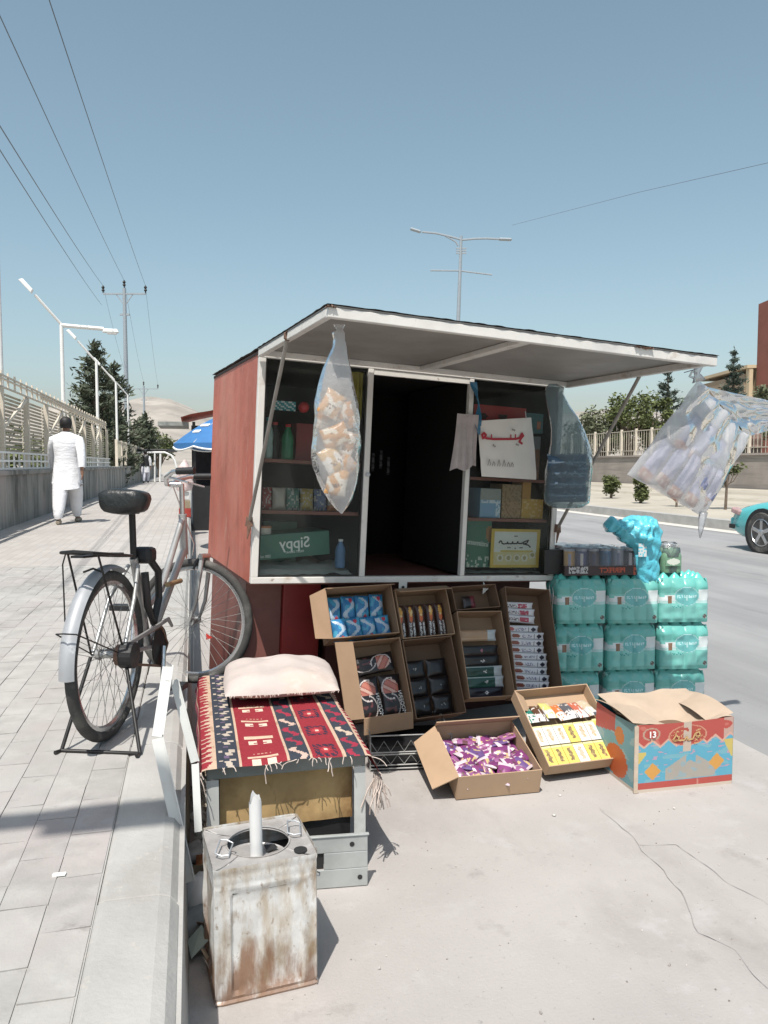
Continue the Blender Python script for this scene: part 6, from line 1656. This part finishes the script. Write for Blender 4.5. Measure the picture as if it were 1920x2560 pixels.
# ---- parasol and stall further along the kerb
pp = V((-2.36, 12.0, 0))
par = thing('parasol', 'blue advertising parasol with a yellow panel behind the kiosk', 'parasol', pp, (0, 0, .3))
pb, py_ = mat('blue_parasol', (.035, .15, .36), .75, var=.06), mat('yellow_parasol', (.60, .42, .10), .75)
MB().tube([(0, 0, 0), (0, 0, 2.25)], .022, 8).build('pole', M['galv'], par)
Rp, zr, zt = .88, 1.66, 2.14
def pp_(a, t):
    r = Rp * t * (1 - .035 * (1 - abs(((a / (pi / 4)) % 1) - .5) * 2) * t); return (r * cos(a), r * sin(a), zt - (zt - zr) * t ** 1.5)
for k in range(8):
    pn_ = MB(); pn_.grid(lambda s, t: pp_(k * pi / 4 + s * pi / 4, max(.03, t)), 8, 10); pn_.grid(lambda s, t: V(pp_(k * pi / 4 + s * pi / 4, 1)) + V((0, 0, -.10 * t * (1 - .5 * abs(2 * s - 1) ** 2) - .0)), 8, 2)
    pn_.build('panel', py_ if k in (6,) else pb, par, smooth=True, ang=0)
    MB().tube([pp_(k * pi / 4, .05), pp_(k * pi / 4, .5), V(pp_(k * pi / 4, 1.0))], .007, 5).build('rib', M['galv'], par)
tr_ = MB()
for k in range(64):
    a, a2 = 2 * pi * k / 64, 2 * pi * (k + 1) / 64
    def e_(a): s = (a / (pi / 4)) % 1; return V(pp_(a, 1.003)) + V((0, 0, -.10 * (1 - .5 * abs(2 * s - 1) ** 2)))
    tr_.tube([e_(a), e_(a2)], .014, 4)
tr_.build('trim', M['ink_w'], par, kind='stuff')
wl_ = MB()
for row, (t_, n_) in enumerate(((.62, 7), (.78, 5))):
    for k in range(n_):
        a = 3.55 + .055 * k + .02 * row; p = V(pp_(a, t_)) + V((0, 0, .012)); q = V(pp_(a + .03, t_ - .05)) + V((0, 0, .012)); wl_.tube([p, q], .012, 4); wl_.tube([p, V(pp_(a + .035, t_)) + V((0, 0, .012))], .010, 4)
wl_.build('lettering', M['ink_w'], par, kind='stuff')
st_ = thing('market_stall', 'dark roadside stall with a red roof behind the blue parasol', 'stall', AB(16.0, .35), (0, 0, RA))
MB().bx(-.35, 2.2, 0, 1.8, 0, .9).build('counter', M['black'], st_)
for x in (-.33, 2.1):
    for y in (.05, 1.7): MB().bx(x, x + .06, y, y + .06, .9, 2.2).build('post', M['dark_metal'], st_)
MB().bx(-.35, 2.2, 1.6, 1.66, .9, 2.2).build('back_cloth', mat('dark_cloth', (.02, .018, .02), .9), st_)
rr2 = MB().grid(lambda s, t: (-.55 + 3.0 * s, -.35 + 2.6 * t, 2.22 + .30 * sin(pi * min(1, s * .9 + .05)) + .02 * noise.noise(V((s * 8, t * 8, 0)))), 16, 10).build('roof', mat('red_tarpaulin', (.34, .06, .03), .7), st_, smooth=True)
MB().bx(-1.0, -.4, .1, 1.6, 2.12, 2.20).build('side_awning', mat('grey_tarpaulin', (.26, .27, .25), .8), st_)
for k, (px, py, w, h, c, lab) in enumerate(((466, 1284, .22, .16, (.34, .04, .03), 'red crate on the kerb behind the bicycle handlebar'), (466, 1262, .2, .15, (.30, .24, .16), 'tan box stacked on the red crate behind the handlebar'), (464, 1243, .16, .14, (.64, .63, .60), 'white box at the top of the stack behind the handlebar'))):
    z0 = SW + .165 * k
    p = AB(15.0, -.14, z0)
    o = MB(); o.col = c; o.bx(-w / 2, w / 2, -w / 2, w / 2, 0, h if k else .165)
    tag(o.build('crate', M['print'], None, False, 40, p, ROAD, bevel=.01), lab, 'crate')
seat = thing('goods_bundle', 'pinkish white cloth bundle on top of the crates behind the handlebar', 'bundle', AB(15.0, -.14, SW + .48)); seat.scale = (.6, .6, .55)
bm2 = MB().lathe([(.02, 0), (.24, .05), (.28, .3), (.20, .55), (.24, .75), (.10, 1.0), (.02, 1.05)], 16)
for q in range(len(bm2.v)): v = bm2.v[q]; bm2.v[q] = v * (1 + .25 * noise.noise(v * 4))
bm2.build('sack', mat('pink_white_cloth', (.58, .46, .44), .9, var=.35, scale=5), seat, smooth=True)
# white tube canopy far along the pavement
cn = thing('canopy', 'dark topped canopy on a white tube frame far down the sidewalk', 'canopy', AB(43.2, -1.9, SW))
c0 = V(cn.location)
def cp(px, py, d=43.0): return D(px, py, d) - c0
for q in ((331, 1131), (387, 1130)): MB().tube([cp(q[0], 1204), cp(*q)], .05, 6).build('post', M['white_paint'], cn)
MB().tube([cp(330, 1132), cp(387, 1131), cp(412, 1131), cp(428, 1138), cp(437, 1152), cp(447, 1196)], .055, 8).build('frame_tube', M['white_paint'], cn, smooth=True)
MB().bar(cp(331, 1126) + V((0, 1, 0)), cp(420, 1126) + V((0, 1, 0)), 2.0, .16).build('cover', M['black'], cn, bevel=.05)
MB().tube([cp(400, 1204), cp(401, 1134)], .06, 6).build('post', M['white_paint'], cn)

# ---- people
skin = mat('skin', (.30, .165, .11), .6, var=.06)
hairm = mat('black_hair', (.012, .011, .010), .6, var=.2)
def person(label, pos, H, rz, tunic, trouser, vest=None, stride=.22):
    t = thing('person', label, 'person', pos, (0, 0, rz))
    k = H / 1.75
    # continuous body grown from a skeleton (front is +Y)
    jt = {'pelvis': ((0, 0, .95), .125), 'belly': ((0, .01, 1.10), .12), 'chest': ((0, 0, 1.30), .14), 'neckb': ((0, 0, 1.46), .07), 'neck': ((0, .01, 1.53), .052), 'jaw': ((0, .03, 1.59), .062), 'skull': ((0, .015, 1.66), .082), 'crown': ((0, .0, 1.715), .06), 'nose': ((0, .115, 1.625), .012)}
    ed = [('pelvis', 'belly'), ('belly', 'chest'), ('chest', 'neckb'), ('neckb', 'neck'), ('neck', 'jaw'), ('jaw', 'skull'), ('skull', 'crown'), ('jaw', 'nose')]
    for s_, n_ in ((-1, 'l'), (1, 'r')):
        st = stride * s_
        jt.update({'hip' + n_: ((s_ * .09, 0, .90), .09), 'knee' + n_: ((s_ * .095, st * .62 + .03, .49), .058), 'ank' + n_: ((s_ * .095, st - .03, .09), .04), 'toe' + n_: ((s_ * .11, st + .13, .035), .034),
                   'sh' + n_: ((s_ * .185, -.01, 1.42), .06), 'elb' + n_: ((s_ * .255, -st * .5 - .02, 1.14), .043), 'wr' + n_: ((s_ * .265, -st * .9 + .06, .90), .029), 'palm' + n_: ((s_ * .268, -st * .9 + .08, .82), .032), 'ear' + n_: ((s_ * .085, .0, 1.625), .014)})
        ed += [('pelvis', 'hip' + n_), ('hip' + n_, 'knee' + n_), ('knee' + n_, 'ank' + n_), ('ank' + n_, 'toe' + n_), ('chest', 'sh' + n_), ('sh' + n_, 'elb' + n_), ('elb' + n_, 'wr' + n_), ('wr' + n_, 'palm' + n_), ('skull', 'ear' + n_)]
        pb_ = V(jt['palm' + n_][0])
        for fi in range(4):
            a_ = pb_ + V((s_ * (-.004), -.026 + .017 * fi, -.035)); b_ = a_ + V((-s_ * .006, .006, -.034 - .006 * (fi in (1, 2)))); c_ = b_ + V((-s_ * .012, .006, -.022))
            for nm, q, r in (('a', a_, .0095), ('b', b_, .0085), ('c', c_, .007)): jt['f%s%d%s' % (n_, fi, nm)] = (tuple(q), r)
            ed += [('palm' + n_, 'f%s%da' % (n_, fi)), ('f%s%da' % (n_, fi), 'f%s%db' % (n_, fi)), ('f%s%db' % (n_, fi), 'f%s%dc' % (n_, fi))]
        th = V(jt['wr' + n_][0]) + V((-s_ * .012, .032, -.04)); jt['th' + n_] = (tuple(th), .011); jt['tt' + n_] = (tuple(th + V((-s_ * .008, .020, -.04))), .008)
        ed += [('wr' + n_, 'th' + n_), ('th' + n_, 'tt' + n_)]
    names_ = list(jt)
    me = bpy.data.meshes.new('body'); me.from_pydata([tuple(V(jt[n][0]) * k) for n in names_], [(names_.index(a), names_.index(b)) for a, b in ed], [])
    o = bpy.data.objects.new('body', me); COL.objects.link(o); o.parent = t
    sm = o.modifiers.new('skin', 'SKIN'); sm.use_smooth_shade = True
    for i, n in enumerate(names_):
        r = jt[n][1] * k; me.skin_vertices[0].data[i].radius = (r, r); me.skin_vertices[0].data[i].use_root = (n == 'pelvis')
    sb_ = o.modifiers.new('sub', 'SUBSURF'); sb_.levels = 1; sb_.render_levels = 1
    me.materials.append(skin)
    # hair
    hr_ = MB(); hr_.lathe([(.088, -.045), (.096, .0), (.092, .04), (.07, .075), (.035, .092), (.002, .097)], 18)
    for q in range(len(hr_.v)):
        v = hr_.v[q]; hr_.v[q] = V((v.x, v.y * 1.06 - (.012 if v.y < 0 else .0), v.z - (.05 if v.y < -.02 and v.z < -.02 else 0) + (.045 if v.y > .04 and v.z < .0 else 0))) * (1 + .03 * noise.noise(v * 30))
    hr_.xf(Matrix.Scale(k, 4) @ Matrix.Translation((0, .006, 1.665))); hr_.build('hair', hairm, t, smooth=True, ang=0)
    # tunic: lofted over the body down to the knees
    def ring(z, rx, ry, cx, cy, n=36, fold=.0, ph=0):
        return [V((cx + rx * cos(2 * pi * j / n) * (1 + fold * sin(j * 2 * pi / n * 7 + ph)), cy + ry * sin(2 * pi * j / n) * (1 + fold * cos(j * 2 * pi / n * 5 + ph)), z)) * k for j in range(n)]
    def rings(spec, n=36, hem=None):
        m_ = MB()
        for sp_ in spec: m_.v += ring(*sp_[:5], n=n, fold=sp_[5], ph=sp_[6])
        for r in range(len(spec) - 1):
            for j in range(n): m_.face([r * n + j, r * n + (j + 1) % n, (r + 1) * n + (j + 1) % n, (r + 1) * n + j])
        return m_
    tu = rings([(1.515, .065, .062, 0, .0, 0, 0), (1.50, .085, .075, 0, -.005, 0, 0), (1.47, .15, .10, 0, -.008, 0, 0), (1.43, .215, .125, 0, -.01, 0, 0), (1.36, .225, .145, 0, -.01, .01, 0), (1.24, .205, .15, 0, -.005, .015, 1), (1.10, .19, .145, 0, 0, .02, 2), (.96, .20, .155, 0, 0, .03, 3), (.82, .215, .165, .0, -.01, .045, 4), (.70, .225, .175, 0, -.02, .06, 5), (.60, .232, .18, 0, -.03, .07, 6), (.565, .235, .182, .0, -.035, .075, 6.3)])
    for j in range(36):                                     # rounded side slits at the hem
        a = 2 * pi * j / 36
        for r, amt in ((11, .10), (10, .05)): tu.v[r * 36 + j] += V((0, 0, amt * abs(cos(a)) ** 6 * k))
    tu.build('tunic', tunic, t, smooth=True, ang=0)
    def tubeloft(name, pts, mtl, n=14):
        MB().tube([V(p) * k for p, r in pts], [r * k for p, r in pts], n, cap=True).build(name, mtl, t, smooth=True, ang=50)
    for s_, n_ in ((-1, 'l'), (1, 'r')):
        j = lambda q: V(jt[q + n_][0])
        sh, el, wr = j('sh'), j('elb'), j('wr')
        tubeloft('sleeve', [(sh + V((-s_ * .06, 0, -.015)), .072), (sh + V((s_ * .006, 0, -.045)), .082), (sh.lerp(el, .5) + V((s_ * .008, 0, 0)), .076), (el, .068), (el.lerp(wr, .5), .062), (wr.lerp(el, .12), .058)], tunic)
        hp_, kn, an = j('hip'), j('knee'), j('ank')
        tubeloft('trouser_leg', [(hp_ + V((0, 0, .03)), .12), (hp_.lerp(kn, .5), .125), (kn, .115), (kn.lerp(an, .5) + V((0, -.015, 0)), .098), (an + V((0, -.01, .05)), .070), (an + V((0, 0, .02)), .058)], trouser)
        to = j('toe'); sh2 = MB(); sh2.tube([V(p) * k for p in (an + V((0, -.045, -.055)), an + V((0, -.01, -.05)), to.lerp(an, .5) + V((0, 0, -.018)), to + V((0, .01, 0)), to + V((0, .045, -.004)))], [.02 * k, .042 * k, .042 * k, .038 * k, .014 * k], 10)
        sh2.build('shoe', mat('tan_shoe', (.30, .26, .20), .7) if not vest else M['black'], t, smooth=True)
    if vest:
        ve = rings([(1.49, .10, .09, 0, -.004, 0, 0), (1.45, .20, .128, 0, -.01, 0, 0), (1.37, .232, .158, 0, -.01, 0, 0), (1.24, .222, .165, 0, -.005, .01, 1), (1.10, .21, .165, 0, 0, .015, 2), (.96, .222, .175, 0, 0, .02, 3), (.90, .225, .178, 0, 0, .02, 3)])
        ve.build('vest', vest, t, smooth=True, ang=0)
    return t
whc = mat('white_cotton', (.74, .74, .76), .9, var=.05, scale=6, bump=.5, bscale=9, bmap=(1, 1, 2.2), bdist=.03)
fpos = (G(160, 1309, SW) + G(188, 1307, SW)) / 2
person('man in white tunic and trousers walking away along the wall', (fpos.x - .02, fpos.y, SW), 1.78, RA * .9, whc, whc, stride=.30)
p2_ = at(365, 41); p2_.z = SW
person('distant man in a black vest and white trousers under the canopy', p2_, 1.72, RA, mat('grey_white_cotton', (.58, .58, .60), .9), mat('pale_cotton', (.60, .60, .66), .9), M['black'])

# ---- turquoise car on the road
car_ = thing('car', 'turquoise saloon car with silver spoked wheels at the edge of the road', 'car', AB(9.88, 8.36), ROAD)    # local y forward, x away from the viewer; front axle at y=0
cp_ = mat('turquoise_car_paint', (.09, .46, .47), .25, var=.03, coat=.6)
CWd = 1.68
st_spec = [  # y, z_low, z_belt, z_top(centre), half width scale
    (.80, .34, .50, .56, .78), (.76, .24, .56, .64, .90), (.60, .20, .62, .71, .95), (.30, .18, .68, .78, .985), (-.2, .17, .74, .86, 1.0), (-.62, .17, .80, .92, 1.0), (-.75, .17, .82, .95, 1.0)]
full = st_spec + [(-1.45, .17, .86, 1.37, 1.0), (-2.0, .17, .88, 1.40, 1.0), (-2.8, .18, .88, 1.34, 1.0), (-3.25, .19, .86, .99, .985), (-3.5, .22, .84, .95, .96), (-3.62, .36, .80, .88, .88)]
cb2 = MB(); nr = 0
for y, zl, zb, zt_, hw in full:
    h = CWd / 2 * hw; cab = zt_ > 1.1
    half = [(h * .86, zl), (h * .975, zl + .08), (h, zl + (zb - zl) * .45), (h * .985, zb - .06), (h * .95, zb)] + ([(h * .74, zt_ - .06), (h * .6, zt_)] if cab else [(h * .80, (zb * .45 + zt_ * .55)), (h * .5, zt_ - .01)]) + [(0, zt_ + .01)]
    ringp = [(CWd / 2 - x, z) for x, z in half] + [(CWd / 2 + x, z) for x, z in half[-2::-1]]
    nr = len(ringp)
    for x, z in ringp: cb2.v.append(V((x, y, z)))
for r in range(len(full) - 1):
    for j in range(nr - 1): cb2.face([r * nr + j, (r + 1) * nr + j, (r + 1) * nr + j + 1, r * nr + j + 1])
    cb2.face([r * nr + nr - 1, (r + 1) * nr + nr - 1, (r + 1) * nr, r * nr])
cb2.face([j for j in range(nr)]); cb2.face([(len(full) - 1) * nr + j for j in range(nr)][::-1])
bo = cb2.build('body', cp_, car_, smooth=True, ang=50)
gls = mat('dark_car_glass', (.015, .02, .022), .06, var=0, spec=.8)
MB().poly([(.035, -.80, .84), (.20, -1.40, 1.28), (.20, -2.75, 1.26), (.035, -3.1, .89)]).build('side_window', gls, car_, loc=(-.012, 0, .02))
MB().poly([(.12, -.78, .96), (CWd - .12, -.78, .96), (CWd - .33, -1.40, 1.34), (.33, -1.40, 1.34)]).build('windscreen', gls, car_, loc=(0, .02, .02))
for yw_ in (0, -2.6):
    for sd_, x in ((1, 0), (-1, CWd)):
        MB().lathe([(.01, 0), (.365, 0), (.365, .06), (.01, .06)], 28, Matrix.Translation((x - .004 * sd_, yw_, .315)) @ Matrix.Rotation(pi / 2 * sd_, 4, 'Y')).build('wheel_arch', M['black'], car_)
        wh = MB().lathe([(.205, -.09), (.295, -.092), (.312, -.07), (.312, .07), (.295, .092), (.205, .09)], 32, Matrix.Rotation(pi / 2, 4, 'Y')).build('tyre', rub, car_, True, 40, (x + .075 * sd_, yw_, .312))
        wh.name = 'wheel'
        rm = MB(); rm.lathe([(.208, -.092), (.200, -.098), (.190, -.085), (.185, .05), (.20, .08)], 32, Matrix.Rotation(pi / 2, 4, 'Y'), cap=False); rm.build('rim', chrome, wh, smooth=True)
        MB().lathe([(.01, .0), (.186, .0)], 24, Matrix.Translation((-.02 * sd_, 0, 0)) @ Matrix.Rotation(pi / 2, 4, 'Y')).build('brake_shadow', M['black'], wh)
        for k in range(5):
            a = 2 * pi * k / 5 + .3
            MB().bar((-.082 * sd_, .02 * cos(a), .02 * sin(a)), (-.082 * sd_, .19 * cos(a), .19 * sin(a)), .062, .02, (1, 0, 0)).build('spoke', chrome, wh, bevel=.008)
        MB().lathe([(.045, 0), (.05, .012), (.03, .02)], 14, Matrix.Translation((-.09 * sd_, 0, 0)) @ Matrix.Rotation(-pi / 2 * sd_, 4, 'Y')).build('hub_cap', chrome, wh)
MB().box((.075, .63, .60), (.12, .20, .09), Matrix.Rotation(.28, 3, 'X')).build('headlight', mat('pink_lamp_lens', (.42, .28, .27), .2), car_, bevel=.025)
MB().box((CWd - .075, .63, .60), (.12, .20, .09), Matrix.Rotation(.28, 3, 'X')).build('headlight', mat('pink_lamp_lens_far', (.42, .28, .27), .2), car_, bevel=.025)
MB().box((CWd / 2, .765, .40), (1.52, .12, .20)).build('bumper', cp_, car_, bevel=.04)
MB().box((.03, .70, .36), (.03, .12, .07)).build('fog_lamp', M['black'], car_, bevel=.01)
MB().box((.0, -1.55, .72), (.02, .15, .03)).build('door_handle', cp_, car_, bevel=.006)
MB().box((-.07, -.95, .93), (.14, .10, .11)).build('mirror', cp_, car_, bevel=.03)

# ---- grit and small stones on the apron
gt = MB()
for k in range(900):
    x, y = random.uniform(-1.2, 2.4), random.uniform(1.5, 4.6)
    if AB(0, 0).x + x * cos(RA) + y * sin(RA) < .03: continue
    s = random.uniform(.0012, .0045) * (1.8 if random.random() < .05 else 1); p = V((x, y, s * .5))
    gt.col = random.choice([(.30, .28, .26), (.42, .40, .38), (.20, .18, .16), (.5, .47, .44)])
    gt.box(p, (s, s * random.uniform(.6, 1), s * .8), Euler((random.random(), random.random(), random.random() * 3)).to_matrix(), .6)
tag(gt.build('grit', M['print'], kind='stuff'), 'small stones and grit scattered over the pale apron', 'grit')
for k, (px, py, w, c, lab) in enumerate(((1385, 2040, .016, (.5, .48, .45), 'tiny pale pebble on the apron in front of the yellow tray'), (1400, 1990, .012, (.6, .58, .55), 'white speck of litter under the edge of the yellow tray'))):
    o = MB(); o.col = c; o.lathe([(.1, 0), (.5, .15), (.5, .4), (.1, .55)], 8); o.xf(Matrix.Scale(w, 4)); tag(o.build('pebble', M['print'], None, True, 0, G(px, py)), lab, 'pebble')
